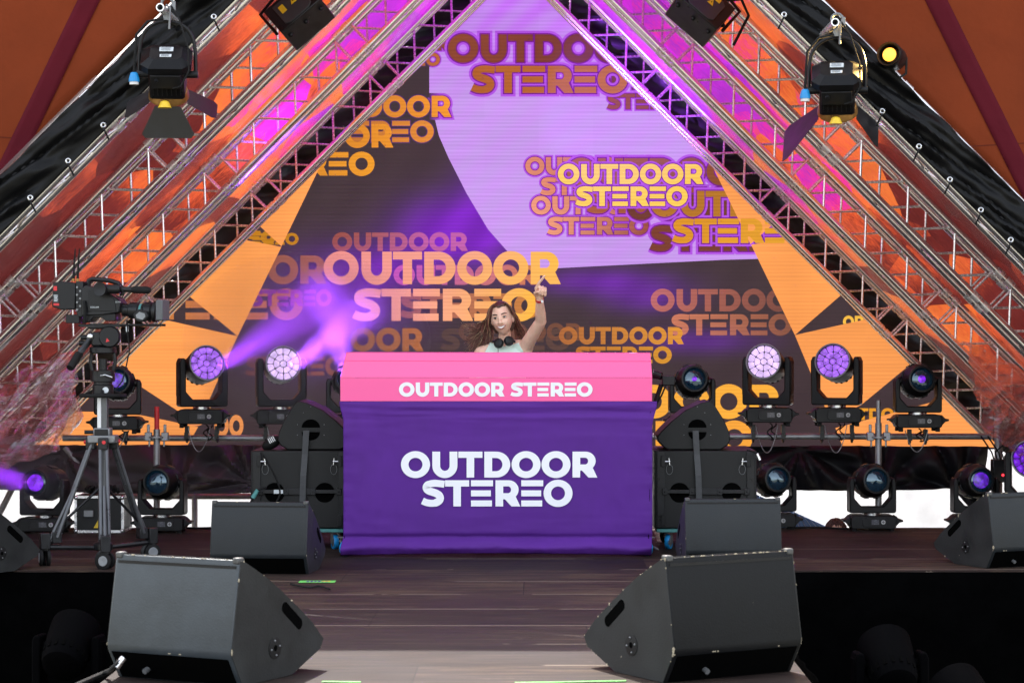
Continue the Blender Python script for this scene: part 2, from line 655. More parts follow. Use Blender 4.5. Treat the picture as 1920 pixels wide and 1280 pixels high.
    L.new(b.outputs[0], mx.inputs[1])
    L.new(t.outputs[0], mx.inputs[2])
    L.new(mx.outputs[0], nt.nodes['Material Output'].inputs['Surface'])
    return m


M_film = film_material()


def set_uv(o, nu, nv, su, sv):
    me = o.data
    uvl = me.uv_layers.new(name='UVMap')
    for p in me.polygons:
        for li in p.loop_indices:
            vi = me.loops[li].vertex_index
            i, j = vi % (nu + 1), vi // (nu + 1)
            uvl.data[li].uv = (i / nu * su, j / nv * sv)


def horn_path(side):
    # (u, depth) of the lining: it runs flat behind each truss and steps forward between them
    g = 1 if side > 0 else -1
    p = []
    for k, back in (('A', 0.0), ('B', 0.50), ('C', 0.50), ('D', 0.32)):
        u, s = TR[side][k]
        w = TW_PX * s / math.sqrt(0.5) * 0.5 * 2
        w = 0.24 * s * math.sqrt(2)
        Y = F / s
        if k == 'A':
            p.append((u + g * w * 0.97, Y + 0.30))
        elif k == 'D':
            p.append((u - g * 7, Y + back + 0.02))
            p.append((u + g * 107, Y + back - 0.02))
        else:
            p.append((u - g * 8, Y + back + 0.05))
            p.append((u + g * (w + 12), Y + back - 0.05))
    return p


TW_PX = 0.24


def horn_sheet(side, u0, s0, u1, s1, bow, amp, nu=150, nv=44, z0=-0.05, seed=0.0, path=None):
    """a sheet between two parallel sloping lines; a runs up the slope, b from the inner to the outer line"""
    def fn(a, b_):
        u = u0 + (u1 - u0) * b_
        s = s0 + (s1 - s0) * b_
        if path:
            q = b_ * (len(path) - 1)
            i = min(int(q), len(path) - 2)
            t = q - i
            u = path[i][0] + (path[i + 1][0] - path[i][0]) * t
            s = F / (path[i][1] + (path[i + 1][1] - path[i][1]) * t)
        yb = CY + (CH - z0) * s
        xc = CX + X0C * s
        yt = (u - xc) if side < 0 else (xc - u)
        y = yb + (yt - yb) * a
        p = uv_pt(side, u, y, s)
        back = bow * math.sin(math.pi * b_)
        q = Vector((p.x * 2.2 + seed, p.z * 2.2, b_ * 6 + side))
        al, ac = a * 9, b_ * 2.2
        d = amp * (fbm((al * 1.6, ac * 2.2, seed), 4) + 0.6 * fbm((al * 0.5 + ac * 3, ac * 5, seed + 3), 3))
        nrm = Vector((side * 0.6, 0.5, 0.6))
        edge = min(1.0, b_ * 8, (1 - b_) * 8)
        return p + Vector((0, back, 0)) + nrm * d * edge
    return MB().grid(fn, nu, nv)


for side, nm in ((-1, 'left'), (1, 'right')):
    uA, sA = TR[side]['A']
    uD, sD = TR[side]['D']
    dA = 71 * (-1 if side < 0 else 1)
    o = horn_sheet(side, uA + dA * 0.93, 206.5, uD - (-4 if side < 0 else 4), 294.0, 0, 0.040, 190, 72, seed=side * 5.0, path=horn_path(side)).build('foil_lining', M_film, fix=False)
    set_uv(o, 190, 72, 7, 2.4)
    if side > 0:
        for d_ in o.data.uv_layers[0].data:
            d_.uv = (d_.uv[0] + 0.85, d_.uv[1])
    tag(o, 'crinkled shiny red foil lining behind the truss legs on the %s slope' % nm, 'foil lining')

# ---- orange tent front with dark red stripes, and the black tarp along the opening
M_orange = bpy.data.materials.new('orange canvas')
M_orange.use_nodes = True


def canvas(mname, c, tr, rough=0.8, bump=1.0):
    m, nt, b = nodes(mname)
    N, L = nt.nodes, nt.links
    tc = N.new('ShaderNodeTexCoord')
    n1 = N.new('ShaderNodeTexNoise')
    n1.inputs['Scale'].default_value = 1.2
    n1.inputs['Detail'].default_value = 8
    n1.inputs['Roughness'].default_value = 0.65
    L.new(tc.outputs['Object'], n1.inputs['Vector'])
    cr = N.new('ShaderNodeValToRGB')
    cr.color_ramp.elements[0].position = 0.3
    cr.color_ramp.elements[1].position = 0.7
    cr.color_ramp.elements[0].color = tuple(v * 0.82 for v in c) + (1,)
    cr.color_ramp.elements[1].color = tuple(min(1, v * 1.12) for v in c) + (1,)
    L.new(n1.outputs['Fac'], cr.inputs[0])
    L.new(cr.outputs[0], b.inputs['Base Color'])
    b.inputs['Roughness'].default_value = rough
    b.inputs['Specular IOR Level'].default_value = 0.2
    n2 = N.new('ShaderNodeTexNoise')
    n2.inputs['Scale'].default_value = 1.6
    n2.inputs['Detail'].default_value = 6
    L.new(tc.outputs['Object'], n2.inputs['Vector'])
    bp = N.new('ShaderNodeBump')
    bp.inputs['Strength'].default_value = bump
    bp.inputs['Distance'].default_value = 0.05
    L.new(n2.outputs['Fac'], bp.inputs['Height'])
    L.new(bp.outputs[0], b.inputs['Normal'])
    if tr > 0:
        t = N.new('ShaderNodeBsdfTranslucent')
        L.new(cr.outputs[0], t.inputs['Color'])
        mx = N.new('ShaderNodeMixShader')
        mx.inputs[0].default_value = tr
        L.new(b.outputs[0], mx.inputs[1])
        L.new(t.outputs[0], mx.inputs[2])
        L.new(mx.outputs[0], nt.nodes['Material Output'].inputs['Surface'])
    return m


M_orange = canvas('orange canvas', (0.20, 0.033, 0.007), 0.10, bump=0.6)
M_seam = canvas('orange seam', (0.115, 0.016, 0.005), 0.05)
M_stripe = canvas('dark red canvas', (0.095, 0.003, 0.011), 0.10)
M_tarp = pm('black tarpaulin', (0.0045, 0.0045, 0.005), 0.42, 0, 0.3, 3, 0.2, 4, 0.07, bdist=0.02, spec=0.17)

SF = 292.5


def canvas_wall(side):
    nm = 'left' if side < 0 else 'right'
    w = thing('tent_wall', 'orange canvas tent wall with a dark red stripe, on the %s of the stage opening' % nm, 'tent wall', W(CX, CY, SF))
    inv = Vector(W(CX, CY, SF))
    ue = 326.0 if side < 0 else 1538.0          # edge beside the opening
    top = -620.0

    def bill(p, d=0.0):
        z = 0.05 * fbm((p.x * 0.5, p.z * 0.5, side), 3)
        return Vector((p.x, p.y + z + d, p.z)) - inv

    def fn(a, b_):
        y = 1050 + (top - 1050) * a
        x_in = ue - y if side < 0 else ue + y
        x_mid = CX + X0C * SF
        x_in = min(x_in, x_mid) if side < 0 else max(x_in, x_mid)
        x_out = -1500 if side < 0 else 3500
        return bill(W(x_in + (x_out - x_in) * b_, y, SF))
    o = MB().grid(fn, 70, 50).build('canvas', M_orange, w, fix=False)
    sm = o.modifiers.new('thick', 'SOLIDIFY')
    sm.thickness = 0.003
    if side < 0:
        c0, c1, slope = 148, 190, -0.492      # x at y = 0 and dx/dy
    else:
        c0, c1, slope = 1735, 1777, 0.497

    def fs(a, b_):
        y = 420 + (-600 - 420) * a
        return bill(W(c0 + (c1 - c0) * b_ + slope * y, y, SF), -0.006)
    for (ya, yb) in ((262, 228), (-120, -150), (560, 520)):       # stitched seams across the panels
        def fm(a, b_):
            x = (-400 + 1000 * a) if side < 0 else (1500 + 1000 * a)
            t = a if side > 0 else 1 - a
            y = ya + 60 * (yb - ya) / 34 * (t - .5) + 2.6 * b_
            x_in = (ue - y - 4) if side < 0 else (ue + y + 4)
            x = min(x, x_in) if side < 0 else max(x, x_in)
            return bill(W(x, y, SF), -0.004)
        MB().grid(fm, 60, 1).build('seam', M_seam, w, fix=False)
    o = MB().grid(fs, 60, 4).build('stripe', M_stripe, w, fix=False)
    sm = o.modifiers.new('thick', 'SOLIDIFY')
    sm.thickness = 0.002
    if side < 0:
        # pale hem added as a stand-in for the bright sunlit edge beyond the tarpaulin
        def fh(a, b_):
            y = 760 + (-600 - 760) * a
            wob = 1.2 * fbm((a * 9, 2.0, 0), 3)
            return W(321.5 + wob * .6 - y + (12 * b_), y, SF) + Vector((0, -0.012, 0)) - inv
        hm_ = MB().grid(fh, 120, 1).build('sunlit_line', M_sunline, w, fix=False)
    return w


M_sunline = canvas('white sunlit line', (0.95, 0.95, 0.93), 0.9, bump=0.0)
for s_ in (-1, 1):
    canvas_wall(s_)

M_ring = M_chrome
for side, nm in ((-1, 'left'), (1, 'right')):
    uD, sD = TR[side]['D']
    ue = 329.0 if side < 0 else 1543.0
    t = thing('black_tarp', 'wrinkled glossy black tarpaulin tied along the outermost tube of the %s slope' % nm, 'tarpaulin', W(CX, CY, 299))
    inv = Vector(W(CX, CY, 299))

    def fn(a, b_):
        u = uD + (ue - uD) * b_ + (3 if side > 0 else -3) * (1 - b_)
        y = 820 + (-700 - 820) * a
        xc = CX + X0C * 299
        p = uv_pt(side, u + (4.0 if side < 0 else -4.0) * math.sin(a * 60) * b_ * 0.35, y, 299)
        if side < 0 and p.x > X0C or side > 0 and p.x < X0C:
            p.x = X0C
        d = 0.05 * fbm((a * 30, b_ * 1.2, side * 3), 2) + 0.07 * abs(fbm((a * 14 + b_ * 2.4, b_ * 0.7, side), 2))
        d *= min(1.0, 0.15 + b_ * 2.5)
        return p + Vector((0, 0.02 - d, 0)) - inv
    o = MB().grid(fn, 260, 26).build('tarp_sheet', M_tarp, t, fix=False)
    sm = o.modifiers.new('thick', 'SOLIDIFY')
    sm.thickness = 0.003
    ties = [(401, 32), (194, 235), (128, 302), (57, 371), (297, 132)] if side < 0 else [(1470, 28), (1654, 209), (1723, 275), (1781, 337), (1839, 394), (1895, 450)]
    for (tx, ty) in ties:
        p = W(tx, ty, 300.5) - inv
        ring = [p + Vector((0.0135 * math.cos(k * math.pi / 6), 0, 0.0135 * math.sin(k * math.pi / 6))) for k in range(13)]
        MB().tube(ring, 0.0055, 6).build('eyelet', M_ring, t)
        q = p + Vector((0.065 * (1 if side < 0 else -1) * 0.55, -0.01, -0.09))
        MB().tube([p + Vector((0, -0.005, -0.016)), (p + q) / 2 + Vector((0, -0.035, 0)), q], 0.006, 6).build('cable_tie', M_rubber, t)

# ---- black drape right behind truss A
M_drape = pm('black drape', (0.004, 0.004, 0.0045), 0.5, 0, 0.3, 4, 0.3, 30, 0.1)
for side, nm in ((-1, 'left'), (1, 'right')):
    uA, sA = TR[side]['A']
    sg = -1 if side < 0 else 1

    def fn(a, b_):
        u = uA + sg * (-2 + 84 * b_)
        y = 850 + (-60 - 850) * a
        p = uv_pt(side, u, y, 205.6)
        d = 0.05 * fbm((a * 22, b_ * 1.2, side), 4) + 0.035 * math.sin(a * 90 + 2 * b_)
        return p + Vector((0, -d * 0.8, 0))
    o = MB().grid(fn, 220, 14).build('black_drape', M_drape, fix=False)
    sm = o.modifiers.new('thick', 'SOLIDIFY')
    sm.thickness = 0.004
    tag(o, 'narrow black drape behind the innermost truss leg along the %s edge of the screen' % nm, 'drape')

# ---- white canvas far behind the stage, seen through the gap under the screen
M_wcan = canvas('white canvas', (0.80, 0.80, 0.81), 0.5, bump=0.15)


def fnw(a, b_):
    x = -9 + 18 * a
    return Vector((x, 24 + 0.10 * math.sin(x * 2.3) + 0.06 * fbm((x, b_ * 2, 0), 3), GZ + (2.1 - GZ) * b_))


o = MB().grid(fnw, 160, 10).build('white_canvas_wall', M_wcan, fix=False)
sm = o.modifiers.new('thick', 'SOLIDIFY')
sm.thickness = 0.004
tag(o, 'bright white canvas wall seen through the gap behind the stage', 'canvas wall')

# blue striped tent roof outside
t = thing('striped_tent', 'blue and white striped tent roof beyond the back of the stage', 'tent', W(1540, 1000, 205))
M_bl = pm('blue awning', (0.10, 0.22, 0.42), 0.7, 0, 0.15, 5, 0.2, 40)
p0, p1, p2 = W(1415, 925, 205), W(1560, 992, 205), W(1405, 1002, 205)
iv = Vector(t.location)
rf = MB()
for k in range(14):
    a0, a1 = k / 14, (k + 0.86) / 14
    top0, top1 = p0.lerp(p1, a0), p0.lerp(p1, a1)
    b0, b1 = p2.lerp(p1 + Vector((0.25, 0, -0.1)), a0), p2.lerp(p1 + Vector((0.25, 0, -0.1)), a1)
    for dy in (0,):
        rf.prism([(top0.x - iv.x, top0.z - iv.z), (top1.x - iv.x, top1.z - iv.z), (b1.x - iv.x, b1.z - iv.z), (b0.x - iv.x, b0.z - iv.z)], 0, 0.02)
rf.build('roof', M_bl, t, smooth=False)
gb = MB()
gb.prism([(p0.x - iv.x, p0.z - iv.z - 0.01), (p1.x - iv.x + 0.2, p1.z - iv.z - 0.08), (p1.x - iv.x + 0.2, GZ - iv.z), (p0.x - iv.x - 1.2, GZ - iv.z), (p0.x - iv.x - 1.2, p0.z - iv.z - 0.05)], 0.03, 0.06)
gb.build('wall', M_white, t, smooth=False)
# ------------------------------------------------------------------ trusses
def cyl_mesh(name, L_, r, mat, n=8):
    return MB().tube([(0, 0, 0), (0, 0, L_)], r, n).mesh(name, mat)


TW = 0.24
ME_LONG = cyl_mesh('brace', TW * math.sqrt(2) - 0.03, 0.0098, M_alu_bar)
ME_SHORT = cyl_mesh('brace', TW - 0.03, 0.0098, M_alu_bar)


def put_mesh(name, me, p, d, parent):
    o = bpy.data.objects.new(name, me)
    col.objects.link(o)
    o.parent = parent
    o.location = p
    o.rotation_euler = Vector(d).to_track_quat('Z', 'Y').to_euler()
    return o


def in_view(p):
    s = F / p.y
    x, y = CX + p.x * s, CY - (p.z - CH) * s
    return -170 < x < 2090 and -130 < y < 1100


def truss(side, key, joint_px, label, y_end, group='truss legs of the triangular stage'):
    u, s = TR[side][key]
    dirv = Vector((1, 0, -1)).normalized() if side > 0 else Vector((-1, 0, -1)).normalized()   # down the slope
    out = Vector((1, 0, 1)).normalized() if side > 0 else Vector((-1, 0, 1)).normalized()
    J = uv_pt(side, u, joint_px, s)           # a joint on the inner chord
    root = thing('truss_leg', label, 'truss', uv_pt(side, u, y_end, s), group=group)
    inv = Vector(root.location)
    t_bot = (inv - J).dot(dirv)
    # top: where the inner chord meets the middle
    t_top = ((X0C - J.x) / dirv.x) + 0.10

    def P(t, o, d):
        return J + dirv * t + out * o + Vector((0, d, 0)) - inv
    for o_ in (0, TW):
        for d_ in (0, TW):
            pts = [P(t_top + (t_bot - t_top) * k / 24, o_, d_) for k in range(25)]
            MB().tube(pts, 0.0285, 14).build('chord', M_alu, root)
    lace = MB()
    k0 = int(math.floor(t_top / 1.5)) - 1
    k1 = int(math.ceil(t_bot / 1.5)) + 1
    for k in range(k0, k1):
        T = k * 1.5

        def ok(t):
            return t_top + 0.05 < t < t_bot - 0.03
        # coupler pieces at the joint, on all four chords
        if ok(T) and in_view(P(T, 0, 0) + inv):
            for o_ in (0, TW):
                for d_ in (0, TW):
                    m = MB()
                    for (a, b_, r_) in ((-0.085, -0.015, 0.0325), (-0.012, 0.012, 0.027), (0.015, 0.085, 0.0325)):
                        m.tube([P(T + a, o_, d_), P(T + b_, o_, d_)], r_, 14)
                    for a in (-0.05, 0.05):
                        c = P(T + a, o_, d_)
                        m.tube([c + Vector((0, -0.038, 0)), c + Vector((0, 0.038, 0))], 0.008, 8)
                    m.build('coupler', M_alu_bar, root)
            for a in (-0.095, 0.095):
                for d_ in (0, TW):
                    if ok(T + a):
                        put_mesh('brace', ME_SHORT, P(T + a, 0.015, d_), out, root)
        for d_ in (0, TW):
            for q in range(6):
                ta = T + 0.05 + 0.235 * q
                tb = ta + 0.235 - 0.0
                if not (ok(ta) and ok(tb)):
                    continue
                outer_first = (q % 2 == 0) if d_ == 0 else (q % 2 == 1)
                A_ = P(ta + 0.012, TW if outer_first else 0, d_)
                B_ = P(tb - 0.012 + 0.012, 0 if outer_first else TW, d_)
                if not in_view(A_ + inv):
                    continue
                dd = (B_ - A_).normalized()
                put_mesh('brace', ME_LONG, A_ + dd * 0.015, dd, root)
        for o_ in (0, TW):
            for q in range(6):
                ta = T + 0.05 + 0.235 * q
                tb = ta + 0.235
                if not (ok(ta) and ok(tb)):
                    continue
                A_ = P(ta, o_, 0 if q % 2 else TW)
                B_ = P(tb, o_, TW if q % 2 else 0)
                lace.tube([A_, B_], 0.0098, 8)
    lace.build('side_lacing', M_alu_bar, root)
    return root


truss(-1, 'A', 380, 'innermost silver truss leg on the left slope, black drape behind its bars', 826)
truss(1, 'A', 397, 'innermost silver truss leg on the right slope, black drape behind its bars', 822)
truss(-1, 'B', 345, 'second truss leg out from the screen on the left slope, bright orange foil behind', 966)
truss(1, 'B', 349, 'second truss leg out from the screen on the right slope, magenta and orange foil behind', 966)
truss(-1, 'C', 302, 'third truss leg out from the screen on the left slope, dull red foil behind', 1008)
truss(1, 'C', 287, 'third truss leg out from the screen on the right slope, behind the barn-door lamp', 1008)
truss(-1, 'D', 220, 'outermost left truss leg carrying the black tarpaulin', 1055)
truss(1, 'D', 205, 'outermost right truss leg carrying the black tarpaulin', 1055)


# ------------------------------------------------------------------ scaffold pipes
def pipe_thing(name, label, cat, p0, p1, r=0.0245, group=None, mat=None):
    root = thing(name, label, cat, p0, group=group)
    d = Vector(p1) - Vector(p0)
    m = MB()
    n = 14
    L_ = d.length
    dn = d.normalized()
    m.tube([dn * (L_ * k / 12) for k in range(13)], r, n)
    m.build('tube', mat or M_steel, root)
    return root


SP = 244.0
pl = pipe_thing('scaffold_ledger', 'horizontal scaffold pipe carrying the lamps left of the booth', 'scaffold pipe', W(118, 821, SP), W(640, 821, SP))
pr = pipe_thing('scaffold_ledger', 'horizontal scaffold pipe carrying the lamps right of the booth', 'scaffold pipe', W(1205, 818, SP), W(1856, 818, SP))


def standard(px, ytop, s, label, red):
    base = W(px, 640 + CH * s, s)
    topp = W(px, ytop, s)
    root = thing('scaffold_standard', label, 'scaffold pipe', base)
    hgt = topp.z - base.z
    MB().tube([(0, 0, 0), (0, 0, hgt * 0.5), (0, 0, hgt - 0.17)], 0.0245, 14).build('tube', M_steel, root)
    MB().tube([(0, 0, hgt - 0.17), (0, 0, hgt)], 0.0185, 12).build('spigot', M_red if red else M_steel, root)
    zc = W(px, 819, s).z
    m = MB()
    m.lathe([(0.026, zc - 0.006), (0.062, zc - 0.006), (0.062, zc + 0.006), (0.026, zc + 0.006)], 20)
    m.build('rosette', M_steel, root)
    for sx in (-1, 1):
        m = MB()
        m.box((sx * 0.062, -0.005, zc + 0.005), (0.05, 0.05, 0.062))
        m.box((sx * 0.062, -0.005, zc + 0.065), (0.022, 0.012, 0.06))
        m.box((sx * 0.055, -0.005, zc - 0.05), (0.014, 0.010, 0.05))
        m.build('wedge_coupler', M_steel, root, bevel=0.004)
    return root


standard(294, 762, 250.5, 'upright scaffold tube with a red spigot on top', True)
standard(1647, 750, 250.5, 'upright grey scaffold tube right of the booth', False)
pipe_thing('scaffold_standard', 'grey scaffold upright behind the white gap, left of the booth', 'scaffold pipe', W(365, 1060, 228), W(365, 905, 228))
pipe_thing('scaffold_ledger', 'low horizontal scaffold pipe under the sagging drape', 'scaffold pipe', W(196, 930, 228), W(640, 930, 228))
pipe_thing('scaffold_brace', 'slanting scaffold tube at the far left behind the floor lamp', 'scaffold pipe', W(-20, 1000, 230), W(46, 870, 230))
pipe_thing('scaffold_brace', 'slanting scaffold tube behind the camera pedestal', 'scaffold pipe', W(122, 838, 236), W(235, 990, 236))
pipe_thing('scaffold_standard', 'upright tube at the foot of the right slope', 'scaffold pipe', W(1872, 1010, 247), W(1872, 770, 247), r=0.03)

# drape under the screen
M_drape2 = pm('thin black drape with haze', (0.085, 0.068, 0.078), 0.55, 0, 0.15, 3, 0.0, 60, 0.05, spec=0.3)  # pale tone: the smoke haze before the drape put into its colour
M_drape3 = pm('heavy black drape', (0.009, 0.009, 0.012), 0.55, 0, 0.15, 3, 0.0, 60, 0.05, spec=0.3)


def hang(name, x0, x1, ytop, ylow, s, mat, label, seed, fans):
    def fn(a, b_):
        x = x0 + (x1 - x0) * a
        yl = ylow(a)
        y = ytop + (yl - ytop) * b_
        d = 0
        for (fx, fy, st) in fans:      # folds radiating from a pull point
            dx, dy = (x - fx) / 100.0, (y - fy) / 100.0
            an = math.atan2(dy, dx)
            rr = math.hypot(dx, dy)
            d += st * math.sin(an * 10 + 1.6 * fbm((an * 2, rr, seed), 2)) * math.exp(-rr * 0.40) * min(1, rr * 2)
        d += 0.02 * fbm((x / 170, y / 130, seed), 2)
        return W(x, y, s) + Vector((0, -d, 0))
    o = MB().grid(fn, 150, 30).build(name, mat, fix=False)
    sm = o.modifiers.new('thick', 'SOLIDIFY')
    sm.thickness = 0.004
    return tag(o, label, 'drape')


hang('skirt_drape', -90, 700, 834, lambda a: 912 + 14 * math.sin(a * 3.0), 236, M_drape2,
     'sagging dark drape under the screen, left of the booth', 1.0, [(470, 905, 0.06), (120, 850, 0.04), (340, 925, 0.05)])
hang('skirt_drape', 1190, 1850, 836, lambda a: 906 + 13 * math.sin(a * 2.6) + (0 if a < 0.9 else (a - 0.9) * 700), 236, M_drape3,
     'black drape under the screen, right of the booth', 4.0, [(1500, 840, 0.04), (1800, 925, 0.06), (1650, 915, 0.04)])
# ------------------------------------------------------------------ lettering
def arc(cx, cy, rx, ry, a0, a1, n):
    return [(cx + rx * math.cos(R(a0 + (a1 - a0) * k / n)), cy + ry * math.sin(R(a0 + (a1 - a0) * k / n))) for k in range(n + 1)]


def strip(out_, inn, closed=False):
    n = len(out_)
    fs = []
    rng = n if closed else n - 1
    for i in range(rng):
        j = (i + 1) % n
        fs.append([out_[i], out_[j], inn[j], inn[i]])
    return fs


def letter(ch, g=0.0):
    """polygons of one letter of cap height 1, and its width; g grows the strokes"""
    P = []
    if ch == 'O':
        w = 1.11
        P += strip(arc(w / 2, .5, .555 + g, .52 + g, 0, 360, 40)[:-1], arc(w / 2, .5, .265 - g, .262 - g, 0, 360, 40)[:-1], True)
    elif ch == 'U':
        w = .96
        o = [(0 - g, 1 + g)] + arc(w / 2, .46, w / 2 + g, .48 + g, 180, 360, 24) + [(w + g, 1 + g)]
        i = [(.3 + g, 1 + g)] + arc(w / 2, .46, w / 2 - .3 - g, .2 - g, 180, 360, 24) + [(w - .3 - g, 1 + g)]
        P += strip(o, i)
    elif ch == 'T':
        w = .92
        P.append([(0 - g, .76 - g), (w + g, .76 - g), (w + g, 1 + g), (0 - g, 1 + g)])
        P.append([(.315 - g, 0 - g), (.605 + g, 0 - g), (.605 + g, .76 - g), (.315 - g, .76 - g)])
    elif ch == 'D':
        w = .99
        P.append([(0 - g, 0 - g), (.3 + g, 0 - g), (.3 + g, 1 + g), (0 - g, 1 + g)])
        o = [(.3 + g, 1 + g)] + arc(.46, .5, .53 + g, .5 + g, 90, -90, 24) + [(.3 + g, 0 - g)]
        i = [(.3 + g, .755 - g)] + arc(.44, .5, .25 - g, .255 - g, 90, -90, 24) + [(.3 + g, .245 + g)]
        P += strip(o, i)
    elif ch == 'R':
        w = .93
        P.append([(0 - g, 0 - g), (.295 + g, 0 - g), (.295 + g, 1 + g), (0 - g, 1 + g)])
        oa = arc(.5, .635, .385 + g, .365 + g, 90, -90, 20)
        o = [(.295 + g, 1 + g)] + oa + [(.295 + g, .27 - g)]
        i = [(.295 + g, .765 - g)] + arc(.48, .635, .115 - g * .6, .13 - g * .6, 90, -90, 20) + [(.295 + g, .505 + g)]
        P += strip(o, i)
        low = [p for p in oa if p[1] < .42 and p[0] > .47]
        low = low[::-1]
        P.append([(.36 - g, .27 - g)] + low + [(.95 + g * 1.2, 0 - g), (.61 - g, 0 - g)])
    elif ch == 'E':
        w = .84
        for (a, b_, x) in ((.77, 1.0, .84), (.385, .615, .76), (0, .23, .80)):
            P.append([(0 - g, a - g), (x + g, a - g), (x + g, b_ + g), (0 - g, b_ + g)])
    elif ch == 'S':
        w = .90
        c = [(.885, .845), (.70, .872), (.50, .888), (.33, .865), (.205, .79), (.19, .68), (.27, .60), (.42, .55), (.58, .50), (.70, .42), (.735, .30), (.67, .19),
             (.52, .125), (.36, .118), (.19, .145), (.045, .215)]
        # round the path
        for _ in range(2):
            n = [c[0]]
            for a, b_ in zip(c, c[1:]):
                n += [(a[0] * .75 + b_[0] * .25, a[1] * .75 + b_[1] * .25), (a[0] * .25 + b_[0] * .75, a[1] * .25 + b_[1] * .75)]
            c = n + [c[-1]]
        o, i = [], []
        m = len(c)
        for k in range(m):
            t = Vector((c[min(k + 1, m - 1)][0] - c[max(k - 1, 0)][0], c[min(k + 1, m - 1)][1] - c[max(k - 1, 0)][1])).normalized()
            nx, ny = -t.y, t.x
            h = .132 + g + (0.012 if 14 < k < m - 14 else 0)
            o.append((c[k][0] + nx * h, c[k][1] + ny * h))
            i.append((c[k][0] - nx * h, c[k][1] - ny * h))
        P += strip(o, i)
    return P, w


GAPS = {'OUTDOOR': [.085, .035, .07, .05, .03, .075], 'STEREO': [.01, .07, .095, .055, .01], 'OUTDOOR STEREO': None}


def word_polys(word, g=0.0, only=None):
    """polygons of a word at cap height 1, its total width"""
    x, res = 0.0, []
    for k, ch in enumerate(word):
        if ch == ' ':
            x += .36
            continue
        ps, w = letter(ch, g)
        if only is None or k in only:
            res.append((k, x, w, [[(px + x, py) for px, py in p] for p in ps]))
        x += w
        gp = GAPS.get(word)
        x += gp[k] if gp and k < len(gp) else (.05 if k < len(word) - 1 else 0)
    return res, x


def word_mesh(name, word, x0, y0, x1, h, fn, mat, parent, g=0.0, only=None, colors=None, keep=None):
    """fn(px, py) -> 3D point of a picture point; the word spans x0..x1, cap top y0, height h"""
    res, wtot = word_polys(word, g, only)
    k = (x1 - x0) / wtot
    me = bpy.data.meshes.new(name)
    vs, fs, cs = [], [], []
    for (_, lx, lw, polys) in res:
        cxp = x0 + (lx + lw / 2) * k
        if keep is not None and not keep(cxp, y0 + h / 2):
            continue
        for p in polys:
            o = len(vs)
            for (a, b_) in p:
                vs.append(fn(x0 + a * k, y0 + (1 - b_) * h))
                if colors:
                    f_ = min(1, max(0, a / wtot))
                    cs.append(colors(f_, x0 + a * k, y0 + (1 - b_) * h))
            fs.append(list(range(o, o + len(p))))
    me.from_pydata([tuple(v) for v in vs], [], fs)
    if colors:
        at = me.color_attributes.new('Col', 'FLOAT_COLOR', 'POINT')
        for i, c in enumerate(cs):
            at.data[i].color = (c[0], c[1], c[2], 1)
    me.materials.append(mat)
    o = bpy.data.objects.new(name, me)
    col.objects.link(o)
    o.parent = parent
    return o


# ------------------------------------------------------------------ LED screen
SS = 204.0
GAIN = 1.0 / (2 ** EXPO)


def led_material():
    """light-emitting tiles: colour from the picture on the screen, broken by the dark rows between the LED lines"""
    m, nt, b = nodes('led tiles')
    N, L = nt.nodes, nt.links
    at = N.new('ShaderNodeAttribute')
    at.attribute_name = 'Col'
    tc = N.new('ShaderNodeTexCoord')
    mp = N.new('ShaderNodeMapping')
    mp.inputs['Scale'].default_value = (0.55, 0.0, 30.0)
    L.new(tc.outputs['Object'], mp.inputs[0])
    n1 = N.new('ShaderNodeTexNoise')
    n1.inputs['Scale'].default_value = 1.4
    n1.inputs['Detail'].default_value = 3.0
    n1.inputs['Roughness'].default_value = 0.6
    L.new(mp.outputs[0], n1.inputs['Vector'])
    sp = N.new('ShaderNodeSeparateXYZ')
    L.new(tc.outputs['Object'], sp.inputs[0])
    w = N.new('ShaderNodeMath')
    w.operation = 'SINE'
    ml = N.new('ShaderNodeMath')
    ml.operation = 'MULTIPLY'
    ml.inputs[1].default_value = 2 * math.pi / 0.0335
    L.new(sp.outputs['Z'], ml.inputs[0])
    L.new(ml.outputs[0], w.inputs[0])
    # panel to panel brightness, 0.5 m tiles
    fx = N.new('ShaderNodeVectorMath')
    fx.operation = 'SNAP'
    fx.inputs[1].default_value = (0.5, 10, 0.5)
    L.new(tc.outputs['Object'], fx.inputs[0])
    wn_ = N.new('ShaderNodeTexWhiteNoise')
    L.new(fx.outputs[0], wn_.inputs['Vector'])
    a1 = N.new('ShaderNodeMapRange')
    a1.inputs[1].default_value = 0.30
    a1.inputs[2].default_value = 0.70
    a1.inputs[3].default_value = 0.90
    a1.inputs[4].default_value = 1.07
    L.new(n1.outputs['Fac'], a1.inputs[0])
    a2 = N.new('ShaderNodeMath')
    a2.operation = 'MULTIPLY_ADD'
    a2.inputs[1].default_value = 0.065
    L.new(w.outputs[0], a2.inputs[0])
    L.new(a1.outputs[0], a2.inputs[2])
    a3 = N.new('ShaderNodeMath')
    a3.operation = 'MULTIPLY_ADD'
    a3.inputs[1].default_value = 0.04
    L.new(wn_.outputs['Value'], a3.inputs[0])
    L.new(a2.outputs[0], a3.inputs[2])
    # the camera's moire on the tiles is left out; slanted beat of the LED refresh is on the screen itself
    a4 = N.new('ShaderNodeMath')
    a4.operation = 'MULTIPLY'
    a4.inputs[1].default_value = GAIN
    L.new(a3.outputs[0], a4.inputs[0])
    L.new(at.outputs['Color'], b.inputs['Emission Color'])
    L.new(a4.outputs[0], b.inputs['Emission Strength'])
    b.inputs['Base Color'].default_value = (0.012, 0.012, 0.013, 1)
    b.inputs['Roughness'].default_value = 0.6
    b.inputs['Specular IOR Level'].default_value = 0.2
    return m


